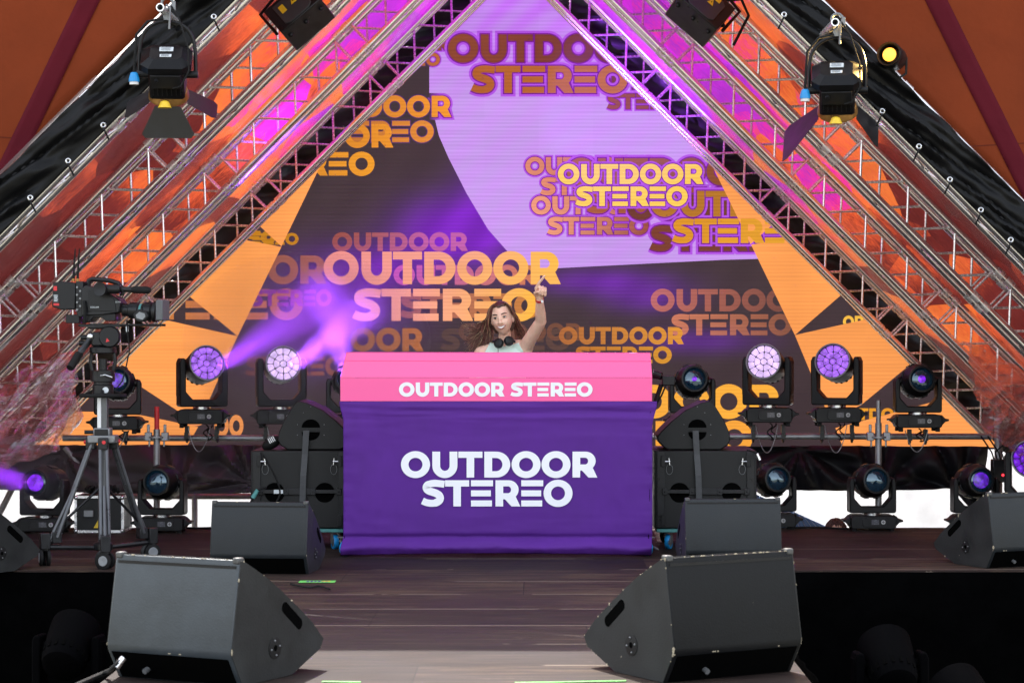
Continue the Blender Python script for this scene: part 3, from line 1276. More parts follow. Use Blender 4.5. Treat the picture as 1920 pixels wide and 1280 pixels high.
M_led = led_material()
screen = thing('led_screen', 'huge triangular LED screen glowing with orange lettering on lavender and brown', 'LED screen', W(CX, 838, SS))
SINV = Vector(screen.location)
LAYER = [0]


def scr(layer):
    y = -0.0022 * layer

    def f(px, py):
        p = W(px, py, SS) - SINV
        return Vector((p.x, y, p.z))
    return f


def keep_on_screen(x, y):
    return x + y > 838 and x - y < 1092 and y < 836


def sm01(t):
    t = max(0.0, min(1.0, t))
    return t * t * (3 - 2 * t)


def mixc(a, b_, t):
    return tuple(a[i] * (1 - t) + b_[i] * t for i in range(3))


BROWN = lin((66, 52, 56))
PURP = lin((128, 34, 200))
BLOBS = [(900, 435, 90, 62, 0.8), (820, 440, 85, 62, 0.75), (900, 370, 50, 80, 0.40), (640, 560, 120, 80, 0.75), (560, 650, 100, 50, 0.4), (1130, 528, 120, 24, 0.6), (1210, 560, 80, 26, 0.45),
         (1310, 640, 110, 22, 0.40), (720, 500, 90, 40, 0.45)]  # purple graphics and glow of beams in haze, both painted into the screen


def glow(px, py):
    g_ = 0
    for (bx, by, rx, ry, st) in BLOBS:
        dd = ((px - bx) / rx) ** 2 + ((py - by) / ry) ** 2
        g_ += st * math.exp(-dd * 1.1)
    return min(1.0, g_)


def bgcol(px, py):
    g_ = glow(px, py)
    c = mixc(BROWN, PURP, g_ * 0.9)
    n_ = 1 + 0.10 * math.sin((px * 0.9 + py * 0.55) / 13.0) * (0.4 + g_)
    n_ *= 1 - 0.12 * sm01((py - 500) / 300)
    return tuple(v * n_ for v in c)


# picture on the tiles (one sheet with its colours)
def tri_grid():
    vs, cs, fs = [], [], []
    f = scr(0)
    nx, ny = 150, 110
    for j in range(ny + 1):
        y = 840 + (-90 - 840) * j / ny
        xl = 845 - y if True else 0
        xr = 1088 + y
        if xl > xr:
            xl = xr = (845 + 1088) / 2 
        for i in range(nx + 1):
            x = xl + (xr - xl) * i / nx
            vs.append(f(x, y))
            cs.append(bgcol(x, y))
    for j in range(ny):
        for i in range(nx):
            a = j * (nx + 1) + i
            fs.append([a, a + 1, a + nx + 2, a + nx + 1])
    return vs, cs, fs


def col_mesh(name, vs, cs, fs, parent):
    me = bpy.data.meshes.new(name)
    me.from_pydata([tuple(v) for v in vs], [], fs)
    at = me.color_attributes.new('Col', 'FLOAT_COLOR', 'POINT')
    for i, c in enumerate(cs):
        at.data[i].color = (c[0], c[1], c[2], 1)
    me.materials.append(M_led)
    o = bpy.data.objects.new(name, me)
    col.objects.link(o)
    o.parent = parent
    return o


disp = col_mesh('display', *tri_grid(), screen)
# cabinet behind the tiles
cab = MB()
f0 = scr(0)
pp = [f0(4, 842), f0(1932, 842), f0(967, -124)]
cab.prism([(p.x, p.z) for p in pp], 0.004, 0.12)
cab.build('cabinet', M_hole, screen, smooth=False)


def lavender():
    # filled as rows between a left and a right edge
    left = [(-78, 890), (0, 885), (84, 812), (124, 805), (181, 805), (255, 823), (296, 841), (363, 875), (430, 915), (472, 952), (492, 975), (505, 1000)]
    right = [(-78, 1040), (484, 1500), (505, 1053)]

    def xl(y):
        for (a, b_) in zip(left, left[1:]):
            if a[0] <= y <= b_[0]:
                t = (y - a[0]) / (b_[0] - a[0])
                return a[1] + (b_[1] - a[1]) * t
        return left[-1][1]

    def xr(y):
        if y <= 484:
            return min(1086 + y, 1418 + 90)
        return 1418 + (1053 - 1418) * (y - 484) / 21
    f = scr(1)
    vs, cs, fs = [], [], []
    ny, nx = 130, 60
    ys = [-70 + (505 + 70) * j / ny for j in range(ny + 1)]
    for y in ys:
        a, b_ = xl(y), max(xl(y) + 0.5, xr(y))
        if y > 484:
            b_ = 1418 + (1000 - 1418) * ((y - 484) / 21) ** 1.0
        a = max(a, 845 - y)
        for i in range(nx + 1):
            x = a + (b_ - a) * i / nx
            vs.append(f(x, y))
            t = sm01((220 - y) / 260)
            c = mixc(lin((203, 150, 240)), lin((196, 108, 245)), t)
            w = 0.5 + 0.5 * math.sin((x * 0.8 + y * 0.9) / 9.0 + 1.2 * math.sin(x / 70.0))
            c = mixc(c, lin((190, 164, 226)), 0.38 * w)
            cs.append(c)
    for j in range(ny):
        for i in range(nx):
            k = j * (nx + 1) + i
            fs.append([k, k + 1, k + nx + 2, k + nx + 1])
    return vs, cs, fs


col_mesh('lavender_shape', *lavender(), screen)

DARKOUT = lin((120, 22, 150))
HALO = lin((178, 84, 226))
ORPOLY = lin((255, 160, 84))


def in_lav(x, y):
    lx = 805 if y < 181 else 805 + ((y - 181) / 300) ** 1.25 * 165
    return x > lx and y < 500 - max(0, (x - 1050)) * 0.05


def tw(word, x0, y0, x1, h, ca, cb, layer, out_=0, only=None, purple=0.0):
    """a word on the screen: colours run from ca to cb; purple mixes in the painted purple glow, part graphics and part beam haze"""
    a_, b_ = lin(ca), lin(cb)

    def cf(t, px, py):
        c = mixc(a_, b_, t)
        if purple:
            c = mixc(c, lin((205, 90, 215)), min(1, glow(px, py) * purple))
        return c
    if out_:
        word_mesh('lettering', word, x0, y0, x1, h, scr(layer - 0.45), M_led, screen, g=0.13, only=only, colors=lambda t, px, py: HALO if in_lav(px, py) else bgcol(px, py), keep=keep_on_screen)
        word_mesh('lettering', word, x0, y0, x1, h, scr(layer - 0.2), M_led, screen, g=0.045, only=only, colors=lambda t, px, py: DARKOUT if in_lav(px, py) else mixc(bgcol(px, py), PURP, .2), keep=keep_on_screen)
    word_mesh('lettering', word, x0, y0, x1, h, scr(layer), M_led, screen, only=only, colors=cf, keep=keep_on_screen)


def pair(x0, y0, h, ca, cb, layer, x0s=None, h2=None, y2=None, ca2=None, cb2=None, out_=0, only=None, only2=None, purple=0.0):
    w1 = 7.29 * h
    tw('OUTDOOR', x0, y0, x0 + w1, h, ca, cb, layer, out_, only, purple)
    h2 = h2 or h
    y2 = y2 if y2 is not None else y0 + h * 1.135
    xs = x0s if x0s is not None else x0 + w1 / 2 - 5.76 * h2 / 2
    tw('STEREO', xs, y2, xs + 5.76 * h2, h2, ca2 or ca, cb2 or cb, layer + .02, out_, only2, purple)


# dim background words first, then the bright ones
pair(225, 479, 53, (120, 70, 50), (165, 95, 70), 2, x0s=240, h2=57, y2=542, ca2=(200, 125, 45), cb2=(185, 96, 96), purple=.3)
pair(480, 615, 43, (84, 60, 56), (180, 105, 60), 2, only=[4, 5, 6], only2=[], purple=.1)
tw('STEREO', 826, 616, 1070, 41, (84, 62, 60), (92, 66, 58), 2)
tw('STEREO', 460, 668, 645, 36, (100, 62, 60), (140, 80, 60), 2, purple=.4)
tw('STEREO', 470, 543, 622, 31, (110, 40, 130), (160, 50, 190), 2.2, purple=.6)
pair(623, 436, 34.8, (150, 78, 56), (180, 104, 84), 3, only2=[], purple=.55)
pair(738, 497, 37, (190, 80, 170), (205, 125, 50), 3.4, x0s=750, y2=550, h2=46, ca2=(150, 84, 90), cb2=(205, 130, 55), purple=.5)
tw('OUTDOOR', 860, 606, 1090, 32, (96, 66, 60), (120, 76, 56), 2.4)
pair(607, 472, 60.8, (246, 150, 140), (255, 190, 72), 6, x0s=661, h2=60, y2=541.5, ca2=(246, 150, 168), cb2=(255, 186, 64), purple=.22, out_=0)

pair(554, 180, 40, (176, 98, 44), (246, 154, 46), 3, x0s=583, h2=40, y2=227, ca2=(170, 96, 46), cb2=(228, 140, 54), out_=1)
pair(416, 233, 44, (170, 95, 40), (236, 148, 40), 3.6, x0s=449, h2=44, y2=285.5, ca2=(200, 120, 44), cb2=(240, 156, 40))
tw('OUTDOOR', 667, 71, 842, 24, (150, 84, 44), (140, 74, 48), 3, 1)
tw('STEREO', 687, 100, 825, 24, (150, 84, 44), (186, 102, 50), 3, 1)
pair(840, 65, 52.5, (140, 70, 44), (104, 44, 40), 4, x0s=883, h2=51, y2=124, ca2=(176, 96, 40), cb2=(186, 106, 40), out_=1)
tw('STEREO', 1138, 176, 1305, 29, (150, 76, 44), (130, 66, 44), 3, 1)
tw('OUTDOOR', 1112, 137, 1330, 31, (112, 54, 44), (112, 60, 44), 3, 1)
pair(985, 295, 33, (224, 138, 112), (150, 80, 60), 3, x0s=1013, y2=333, h2=33, ca2=(228, 140, 112), cb2=(180, 96, 74), out_=1)
pair(996, 368, 34, (240, 156, 124), (170, 86, 84), 3.1, x0s=1026, y2=407, h2=33, ca2=(240, 156, 124), cb2=(150, 74, 64), out_=1)
pair(1063, 297, 50, (164, 92, 50), (130, 72, 44), 4, x0s=1101, y2=352, h2=48, ca2=(170, 92, 62), cb2=(140, 76, 44), out_=1)
tw('STEREO', 1218, 423, 1500, 48, (124, 62, 44), (110, 60, 44), 4.5, 1)
tw('OUTDOOR', 1176, 364, 1520, 48, (110, 56, 44), (120, 64, 44), 4.4, 1)
pair(1220, 358, 48, (178, 114, 40), (190, 124, 30), 5, x0s=1260, y2=410, h2=46, ca2=(222, 148, 36), cb2=(216, 150, 40), out_=1)
pair(1046, 308, 37.3, (255, 208, 100), (255, 204, 88), 6.5, x0s=1079, y2=350, h2=36.5, ca2=(255, 208, 100), cb2=(255, 206, 90), out_=1)
pair(1220, 542, 41.5, (190, 108, 92), (94, 62, 54), 3, x0s=1257, y2=589, h2=39.5, ca2=(204, 122, 92), cb2=(130, 80, 62), purple=.2)
pair(1048, 613, 32, (176, 104, 54), (226, 150, 54), 4, x0s=1078, y2=649.5, h2=31.5, ca2=(186, 112, 44), cb2=(214, 146, 44))
pair(1003, 721, 63, (240, 164, 60), (255, 178, 60), 3, x0s=1054, y2=789, h2=62, ca2=(240, 160, 60), cb2=(252, 168, 60))
tw('OUTDOOR', 1561, 765, 1722, 22, (236, 164, 40), (226, 140, 40), 3)
tw('OUTDOOR', 300, 778, 481, 40, (200, 120, 70), (238, 150, 84), 3, only=[5, 4])
tw('OUTDOOR', 160, 762, 481, 36, (200, 120, 70), (246, 152, 92), 3.3, only=[4])
tw('STEREO', 371, 433, 517, 25, (190, 120, 20), (196, 128, 26), 3)
tw('STEREO', 430, 437, 560, 22, (190, 120, 20), (196, 128, 26), 2.5)


def shape(pts, layer, c0=ORPOLY):
    f = scr(layer)
    vs = [f(x, y) for x, y in pts]
    cs = []
    for (x, y) in pts:
        k = 1.0 + 0.10 * math.sin(x * 0.05 + y * 0.03)
        cs.append(tuple(v * k for v in c0[:3]))
    col_mesh('orange_shape', vs, cs, [list(range(len(pts)))], screen)


LY = 7.2
for pts in ([(616, 280), (528, 462), (482, 419), (440, 415), (540, 310)],
            [(420, 444), (459, 450), (528, 463), (446, 630), (355, 555), (330, 560)],
            [(212, 690), (230, 683), (312, 600), (446, 630), (379, 780), (334, 770)],
            [(20, 838), (90, 770), (200, 772), (266, 778), (372, 800), (350, 838)],
            [(1322, 284), (1407, 458), (1452, 418), (1476, 396), (1404, 330)],
            [(1408, 459), (1485, 446), (1520, 470), (1580, 550), (1490, 628)],
            [(1490, 628), (1635, 596), (1712, 678), (1614, 759), (1556, 786)],
            [(1566, 802), (1665, 776), (1770, 747), (1838, 733), (1905, 838), (1580, 838)]):
    shape(pts, LY)
tw('STEREO', 1258, 410, 1524, 46, (230, 154, 40), (224, 158, 46), LY + 1, only=[2, 3, 4])
tw('OUTDOOR', 1480, 592, 1620, 22, (250, 190, 70), (250, 190, 70), 3, only=[6, 5])
shape([(1752, 700), (1792, 724), (1760, 720)], LY, lin((245, 175, 60)))
# ------------------------------------------------------------------ moving heads
def glowmat(name, c, strength, var=0.35, scale=14, base=(0.05, 0.03, 0.08, 1)):
    """a lit lens: brightness varies across it"""
    m, nt, b = nodes(name)
    N, L = nt.nodes, nt.links
    tc = N.new('ShaderNodeTexCoord')
    n1 = N.new('ShaderNodeTexNoise')
    n1.inputs['Scale'].default_value = scale
    n1.inputs['Detail'].default_value = 4
    L.new(tc.outputs['Object'], n1.inputs['Vector'])
    mr = N.new('ShaderNodeMapRange')
    mr.inputs[1].default_value = 0.35
    mr.inputs[2].default_value = 0.65
    mr.inputs[3].default_value = strength * (1 - var)
    mr.inputs[4].default_value = strength * (1 + var)
    L.new(n1.outputs['Fac'], mr.inputs[0])
    b.inputs['Base Color'].default_value = base
    b.inputs['Emission Color'].default_value = c
    L.new(mr.outputs[0], b.inputs['Emission Strength'])
    b.inputs['Roughness'].default_value = 0.12
    return m


M_cellA = glowmat('lit lens cell bright', lin((228, 196, 255)), 1.12 * GAIN, 0.28, 16)
M_cellB = glowmat('lit lens cell violet', lin((166, 104, 240)), 1.05 * GAIN, 0.45, 20)
M_cellC = glowmat('lit lens cell deep violet', lin((120, 24, 230)), 0.8 * GAIN, 0.5, 30)
M_spotglow = glowmat('violet source', lin((128, 24, 240)), 1.1 * GAIN, 0.7, 40)
M_spotglow2 = glowmat('violet source dim', lin((90, 14, 200)), 0.7 * GAIN, 0.7, 45)
M_fix_shade = pm('moving head shell with pit shade', (0.001, 0.001, 0.0013), 0.7, 0, 0.25, 8, 0.1, 160, 0.08, spec=0.02)  # darker copy of the shell, the shade of the pit put into its colour
M_fix = pm('moving head shell', (0.0065, 0.0065, 0.0072), 0.42, 0, 0.25, 8, 0.1, 160, 0.08, spec=0.28)
M_lens = bpy.data.materials.new('coated lens glass')
M_lens.use_nodes = True
_b = M_lens.node_tree.nodes['Principled BSDF']
_b.inputs['Base Color'].default_value = (0.012, 0.03, 0.045, 1)
_b.inputs['Roughness'].default_value = 0.05
_b.inputs['Specular IOR Level'].default_value = 1.0
_b.inputs['Coat Weight'].default_value = 1.0
_b.inputs['Coat Tint'].default_value = (0.5, 0.8, 1, 1)
M_disp = pm('small display', (0.10, 0.10, 0.115), 0.25, 0, 0.1, 40)
M_icon = pm('printed icon', (0.5, 0.5, 0.5), 0.5, 0, 0.1, 40)


def cells_mesh(r):
    """19 lens cells: one, six and twelve, each a slightly domed plate with rounded corners"""
    m = MB()

    def cell(poly):
        cx_ = sum(p[0] for p in poly) / len(poly)
        cy_ = sum(p[1] for p in poly) / len(poly)
        # round the corners
        for _ in range(2):
            n = []
            for a, b_ in zip(poly, poly[1:] + poly[:1]):
                n += [(a[0] * .8 + b_[0] * .2, a[1] * .8 + b_[1] * .2), (a[0] * .2 + b_[0] * .8, a[1] * .2 + b_[1] * .8)]
            poly = n
        k = len(poly)
        vs, fs = [], []
        for (sc_, z) in ((1.0, 0.0), (0.97, 0.008), (0.7, 0.016), (0.35, 0.0205)):
            vs += [Vector((cx_ + (x - cx_) * sc_, cy_ + (y - cy_) * sc_, z)) for x, y in poly]
        vs.append(Vector((cx_, cy_, 0.022)))
        for ring in range(3):
            for i in range(k):
                j = (i + 1) % k
                fs.append([ring * k + i, ring * k + j, (ring + 1) * k + j, (ring + 1) * k + i])
        for i in range(k):
            fs.append([3 * k + i, 3 * k + (i + 1) % k, 4 * k])
        m.add(vs, fs)
    cell([(r * .205 * math.cos(R(60 * k)), r * .205 * math.sin(R(60 * k))) for k in range(6)])
    for (n, r0, r1, off) in ((6, .235, .565, 0), (12, .60, .955, 15)):
        for k in range(n):
            h = 360 / n / 2
            gap = 1.4 / (r0 + r1) * 1.6
            a0, a1 = 360 / n * k + off - h + gap, 360 / n * k + off + h - gap
            pts = [(r * r1 * math.cos(R(a0 + (a1 - a0) * t / 4)), r * r1 * math.sin(R(a0 + (a1 - a0) * t / 4))) for t in range(5)]
            pts += [(r * r0 * math.cos(R(a1 + (a0 - a1) * t / 2)), r * r0 * math.sin(R(a1 + (a0 - a1) * t / 2))) for t in range(3)]
            cell(pts)
    return m


def yoke_poly(w, z0, z1, arm, floor_h, ch):
    a = w / 2
    i = a - arm
    return [(-a, z0 + 0.012), (-a + 0.012, z0), (a - 0.012, z0), (a, z0 + 0.012), (a, z1 - 0.03), (a - 0.012, z1), (i + 0.008, z1), (i, z1 - 0.02),
            (i, z0 + floor_h + ch), (i - ch * 0.9, z0 + floor_h), (-i + ch * 0.9, z0 + floor_h), (-i, z0 + floor_h + ch), (-i, z1 - 0.02), (-i - 0.008, z1),
            (-a + 0.012, z1), (-a, z1 - 0.03)]


def base_parts(root, w, h, z0, feet):
    """the control base: a box with two pointed handles, a display and a dial"""
    m = MB()
    a = w / 2
    m.prism([(-a, z0 + 0.012), (-a + 0.014, z0), (a - 0.014, z0), (a, z0 + 0.012), (a, z0 + h - 0.02), (a - 0.02, z0 + h), (-a + 0.02, z0 + h), (-a, z0 + h - 0.02)], -0.115, 0.115)
    b_ = m.build('base', M_fix, root, bevel=0.006)
    for sx in (-1, 1):
        hm = MB()
        zc = z0 + h * 0.58
        hm.prism([(sx * a, zc - 0.042), (sx * (a + 0.028), zc - 0.012), (sx * (a + 0.055), zc - 0.006), (sx * (a + 0.055), zc + 0.008), (sx * (a + 0.028), zc + 0.012), (sx * a, zc + 0.040)], -0.09, 0.06)
        hm.build('handle', M_fix, root, bevel=0.004)
    p = MB()
    p.prism([(-0.085, z0 + h * .3), (-0.07, z0 + h * .18), (0.085, z0 + h * .18), (0.1, z0 + h * .3), (0.1, z0 + h * .72), (0.085, z0 + h * .84), (-0.07, z0 + h * .84), (-0.085, z0 + h * .72)], -0.1205, -0.113)
    pn = p.build('control_panel', M_black, root, bevel=0.002)
    MB().box((0.010, -0.122, z0 + h * .52), (0.055, 0.004, 0.036)).build('display', M_disp, pn)
    d = MB()
    D = axis_M((0.07, -0.1205, z0 + h * .52), (0, -1, 0))
    d.lathe([(0.016, 0), (0.016, 0.003), (0.012, 0.003), (0.012, 0.0)], 20, D, cap=False)
    for k in range(4):
        d.box((0.07 + 0.0085 * math.cos(R(45 + 90 * k)), -0.122, z0 + h * .52 + 0.0085 * math.sin(R(45 + 90 * k))), (0.008, 0.003, 0.008))
    d.build('dial', M_icon, pn)
    if feet:
        for sx in (-1, 1):
            for sy in (-1, 1):
                MB().box((sx * (a - 0.03), sy * 0.085, z0 - 0.014), (0.032, 0.032, 0.03)).build('foot', M_rubber, root, bevel=0.004)
    return b_


def clamps(root, drop, sep=0.115):
    for sx in (-1, 1):
        m = MB()
        x = sx * sep
        ring = [Vector((x, 0.032 * math.cos(R(a)), -drop + 0.032 * math.sin(R(a)))) for a in range(0, 361, 30)]
        m.tube(ring, 0.008, 6)
        m.box((x, 0, -drop * 0.42), (0.030, 0.036, drop * 0.52))
        m.box((x, -0.034, -drop + 0.018), (0.032, 0.016, 0.05))
        m.tube([(x, -0.02, -drop - 0.03), (x, -0.06, -drop - 0.012)], 0.006, 6)
        m.build('hook_clamp', M_black2 if sx < 0 else M_black2, root)
    cb = MB()
    pts = []
    for k in range(17):
        t = k / 16
        pts.append(Vector((-0.1 + 0.17 * t, -0.05 - 0.02 * math.sin(t * 3.1), -0.02 - drop * 1.75 * math.sin(math.pi * t) ** 0.8)))
    cb.tube(pts, 0.0035, 6)
    cb.build('safety_cable', M_steel, root)
    pc = MB()
    for q in range(2):
        pts = [Vector((0.02 + 0.03 * q + 0.02 * math.sin(k * 0.9 + q), 0.06, -0.01 - drop * 1.1 * k / 10 + 0.0)) for k in range(11)]
        pc.tube(pts, 0.0055, 6)
    pc.build('power_cable', M_rubber, root)


def wash_head(label, loc, pan, tilt, cellmat, drop, group='moving wash lights', dark=False):
    root = thing('wash_light', label, 'stage light', loc, group=group)
    base_parts(root, 0.345, 0.112, 0.0, True)
    Mp = Matrix.Rotation(R(pan), 4, 'Z')
    m = MB()
    m.lathe([(0.07, 0.112), (0.07, 0.13)], 24)
    m.build('neck', M_chrome, root)
    m = MB()
    m.prism(yoke_poly(0.375, 0.13, 0.50, 0.047, 0.055, 0.06), -0.062, 0.062, Mp)
    y = m.build('yoke', M_fix, root, bevel=0.01)
    for sx in (-1, 1):
        mm = MB()
        mm.box((sx * 0.189, 0, 0.34), (0.008, 0.09, 0.26), None)
        for i_ in range(len(mm.v)):
            mm.v[i_] = Mp @ mm.v[i_]
        mm.build('arm_cover', M_black, y, bevel=0.004)
    # head: a short drum on the tilt axis
    d = Vector((0, -math.cos(R(tilt)), math.sin(R(tilt))))
    d = Mp.to_3x3() @ d
    c = Vector((0, 0, 0.435))
    A = axis_M(c, d)
    h = MB()
    h.lathe([(0.0, -0.165), (0.075, -0.165), (0.105, -0.15), (0.118, -0.11), (0.128, -0.03), (0.134, 0.04), (0.137, 0.10), (0.138, 0.135), (0.132, 0.142), (0.128, 0.128), (0.0, 0.128)], 44, A)
    hd = h.build('head', M_fix, root)
    g_ = MB()
    for k in range(18):     # cooling slots round the rear
        a = R(20 * k)
        g_.box(A @ Vector((0.1165 * math.cos(a), 0.1165 * math.sin(a), -0.08)), (0.014, 0.016, 0.055), A.to_3x3().to_4x4() @ Matrix.Rotation(a, 4, 'Z'))
    g_.build('cooling_slots', M_hole, hd)
    rg = MB()
    rg.lathe([(0.128, 0.130), (0.1375, 0.136), (0.1375, 0.148), (0.130, 0.150), (0.126, 0.142)], 48, A, cap=False)
    rg.build('lens_ring', M_grey if not dark else M_fix, hd)
    cm = cells_mesh(0.127)
    B = axis_M(A @ Vector((0, 0, 0.129)), d)
    cm.v = [B @ p for p in cm.v]
    cm.build('lens_cells', cellmat, hd, ang=50)
    ax = MB()
    ax.tube([Mp @ Vector((-0.165, 0, 0.435)), Mp @ Vector((0.165, 0, 0.435))], 0.028, 14)
    ax.build('tilt_axle', M_black2, root)
    if drop > 0:
        clamps(root, drop)
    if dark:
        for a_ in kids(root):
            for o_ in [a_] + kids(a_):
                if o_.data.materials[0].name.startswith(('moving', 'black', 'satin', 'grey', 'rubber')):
                    o_.data.materials[0] = M_fix_shade
    return root


def spot_head(label, loc, pan, tilt, glow_mat, drop, feet=True, group='moving spot lights', lens_r=0.082, glow_r=0.03):
    root = thing('spot_light', label, 'stage light', loc, group=group)
    base_parts(root, 0.335, 0.098, 0.016 if feet else 0.0, True)
    z0 = 0.114 if feet else 0.098
    Mp = Matrix.Rotation(R(pan), 4, 'Z')
    MB().lathe([(0.07, z0), (0.07, z0 + 0.016)], 24).build('neck', M_chrome, root)
    m = MB()
    m.prism(yoke_poly(0.35, z0 + 0.014, z0 + 0.275, 0.036, 0.048, 0.062), -0.06, 0.06, Mp)
    m.build('yoke', M_fix, root, bevel=0.008)
    d = Mp.to_3x3() @ Vector((0, -math.cos(R(tilt)), math.sin(R(tilt))))
    c = Vector((0, 0, z0 + 0.25))
    A = axis_M(c, d)
    h = MB()
    h.lathe([(0.0, -0.21), (0.08, -0.21), (0.112, -0.185), (0.122, -0.10), (0.125, -0.02), (0.125, 0.035), (0.114, 0.075), (0.098, 0.10), (0.094, 0.155), (0.098, 0.165),
             (0.098, 0.178), (0.086, 0.180), (lens_r, 0.150)], 40, A, cap=False)
    hd = h.build('head', M_fix, root)
    r_ = MB()
    for k in range(8):
        a = R(45 * k + 22)
        r_.box(A @ Vector((0.118 * math.cos(a), 0.118 * math.sin(a), -0.02)), (0.03, 0.05, 0.12), A.to_3x3().to_4x4() @ Matrix.Rotation(a, 4, 'Z'))
    r_.build('shell_ribs', M_black, hd, bevel=0.006)
    l_ = MB()
    l_.lathe([(lens_r + .002, 0.150), (lens_r * .8, 0.160), (lens_r * .45, 0.168), (0.0, 0.171)], 32, A, cap=False)
    l_.build('lens', M_lens, hd)
    if glow_mat is not None:
        gm = MB()
        gm.lathe([(glow_r, 0.1605), (glow_r * .96, 0.1695), (glow_r * .5, 0.173), (0.0, 0.174)], 24, A, cap=False)
        gm.build('lit_source', glow_mat, hd)
    for sx in (-1, 1):
        MB().tube([Mp @ Vector((sx * 0.112, 0, c.z)), Mp @ Vector((sx * 0.15, 0, c.z))], 0.03, 14).build('tilt_hub', M_black2, root)
    if drop > 0:
        clamps(root, drop, 0.06)
    return root


PZ = W(0, 819.5, SP).z
SW = 245.5


def drop_of(p):
    return p.z - PZ


p = W(379, 794, SW)
wash_head('violet wash light on the pipe between the scaffold spigot and the glowing beam', p, 24, 12, M_cellB, drop_of(p))
p = W(527, 794, SW)
wash_head('bright wash light beaming violet right beside the left wedge on the subwoofer', p, 14, 10, M_cellA, drop_of(p))
p = W(1440, 791, SW)
wash_head('bright lilac wash light on the pipe, nearest right of the booth', p, -20, 12, M_cellA, drop_of(p))
p = W(1569, 791, SW)
wash_head('violet wash light on the pipe between the lilac one and the scaffold upright', p, -21, 13, M_cellB, drop_of(p))
p = W(1934, 975, 258)
wash_head('deep violet wash light standing at the right picture edge', p, -15, 8, M_cellC, 0)

p = W(221, 805, 250)
spot_head('violet tinted spot light on the pipe behind the camera pedestal', p, 8, 8, M_spotglow2, drop_of(p), False, glow_r=0.055)
p = W(1720, 801, 250)
spot_head('dark spot light with a small violet source on the pipe at the right slope', p, 2, 6, M_spotglow, drop_of(p), False, glow_r=0.030)
p = W(1297, 801, 247)
spot_head('dark spot light behind the wedge on the right subwoofer', p, 3, 8, M_spotglow, drop_of(p), False, glow_r=0.02)
p = W(655, 801, 247)
spot_head('spot light mostly hidden behind the left end of the booth', p, 3, 8, M_spotglow2, drop_of(p), False, glow_r=0.05)

p = W(84, 998, floor_s_ := (998 - CY) / CH)
spot_head('lit violet spot light on the floor behind the tripod, far left', p, -12, 4, M_spotglow, 0, glow_r=0.062)
p = W(305, 997, (997 - CY) / CH)
spot_head('unlit spot light on the floor right of the tripod legs', p, -6, 5, None, 0)
p = W(1448, 990, (990 - CY) / CH)
spot_head('unlit spot light on the floor half hidden by the right subwoofer', p, 8, 6, None, 0)
p = W(1634, 993, (993 - CY) / CH)
spot_head('unlit spot light alone on the floor in front of the white gap', p, 4, 5, None, 0)
p = W(1828, 993, (993 - CY) / CH)
spot_head('violet lit spot light on the floor behind the far right wedge', p, 5, 5, M_spotglow2, 0, glow_r=0.06)

# the heads in the pit, seen from behind
PITZ = -0.66


def plinth(x, y, w, label):
    t = thing('pit_riser', label, 'riser', (x, y, GZ))
    MB().box((0, 0, (PITZ - GZ) / 2), (w, 0.5, PITZ - GZ)).build('box', M_skirt, t, bevel=0.01)
    for sx in (-1, 1):
        MB().box((sx * (w / 2 - 0.03), -0.26, (PITZ - GZ) / 2), (0.04, 0.02, PITZ - GZ)).build('corner', M_black2, t)


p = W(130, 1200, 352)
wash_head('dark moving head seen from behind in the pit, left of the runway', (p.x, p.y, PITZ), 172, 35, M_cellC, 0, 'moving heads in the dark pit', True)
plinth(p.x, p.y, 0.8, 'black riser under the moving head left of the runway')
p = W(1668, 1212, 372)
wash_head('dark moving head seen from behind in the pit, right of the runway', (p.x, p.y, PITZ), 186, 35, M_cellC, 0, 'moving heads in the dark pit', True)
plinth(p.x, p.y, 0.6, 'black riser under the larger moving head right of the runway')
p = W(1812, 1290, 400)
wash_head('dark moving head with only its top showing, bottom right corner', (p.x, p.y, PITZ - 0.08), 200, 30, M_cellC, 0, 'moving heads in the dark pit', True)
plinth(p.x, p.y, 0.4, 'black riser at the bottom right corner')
bpy.data.objects['pit_riser.002'].location.z -= 0.08


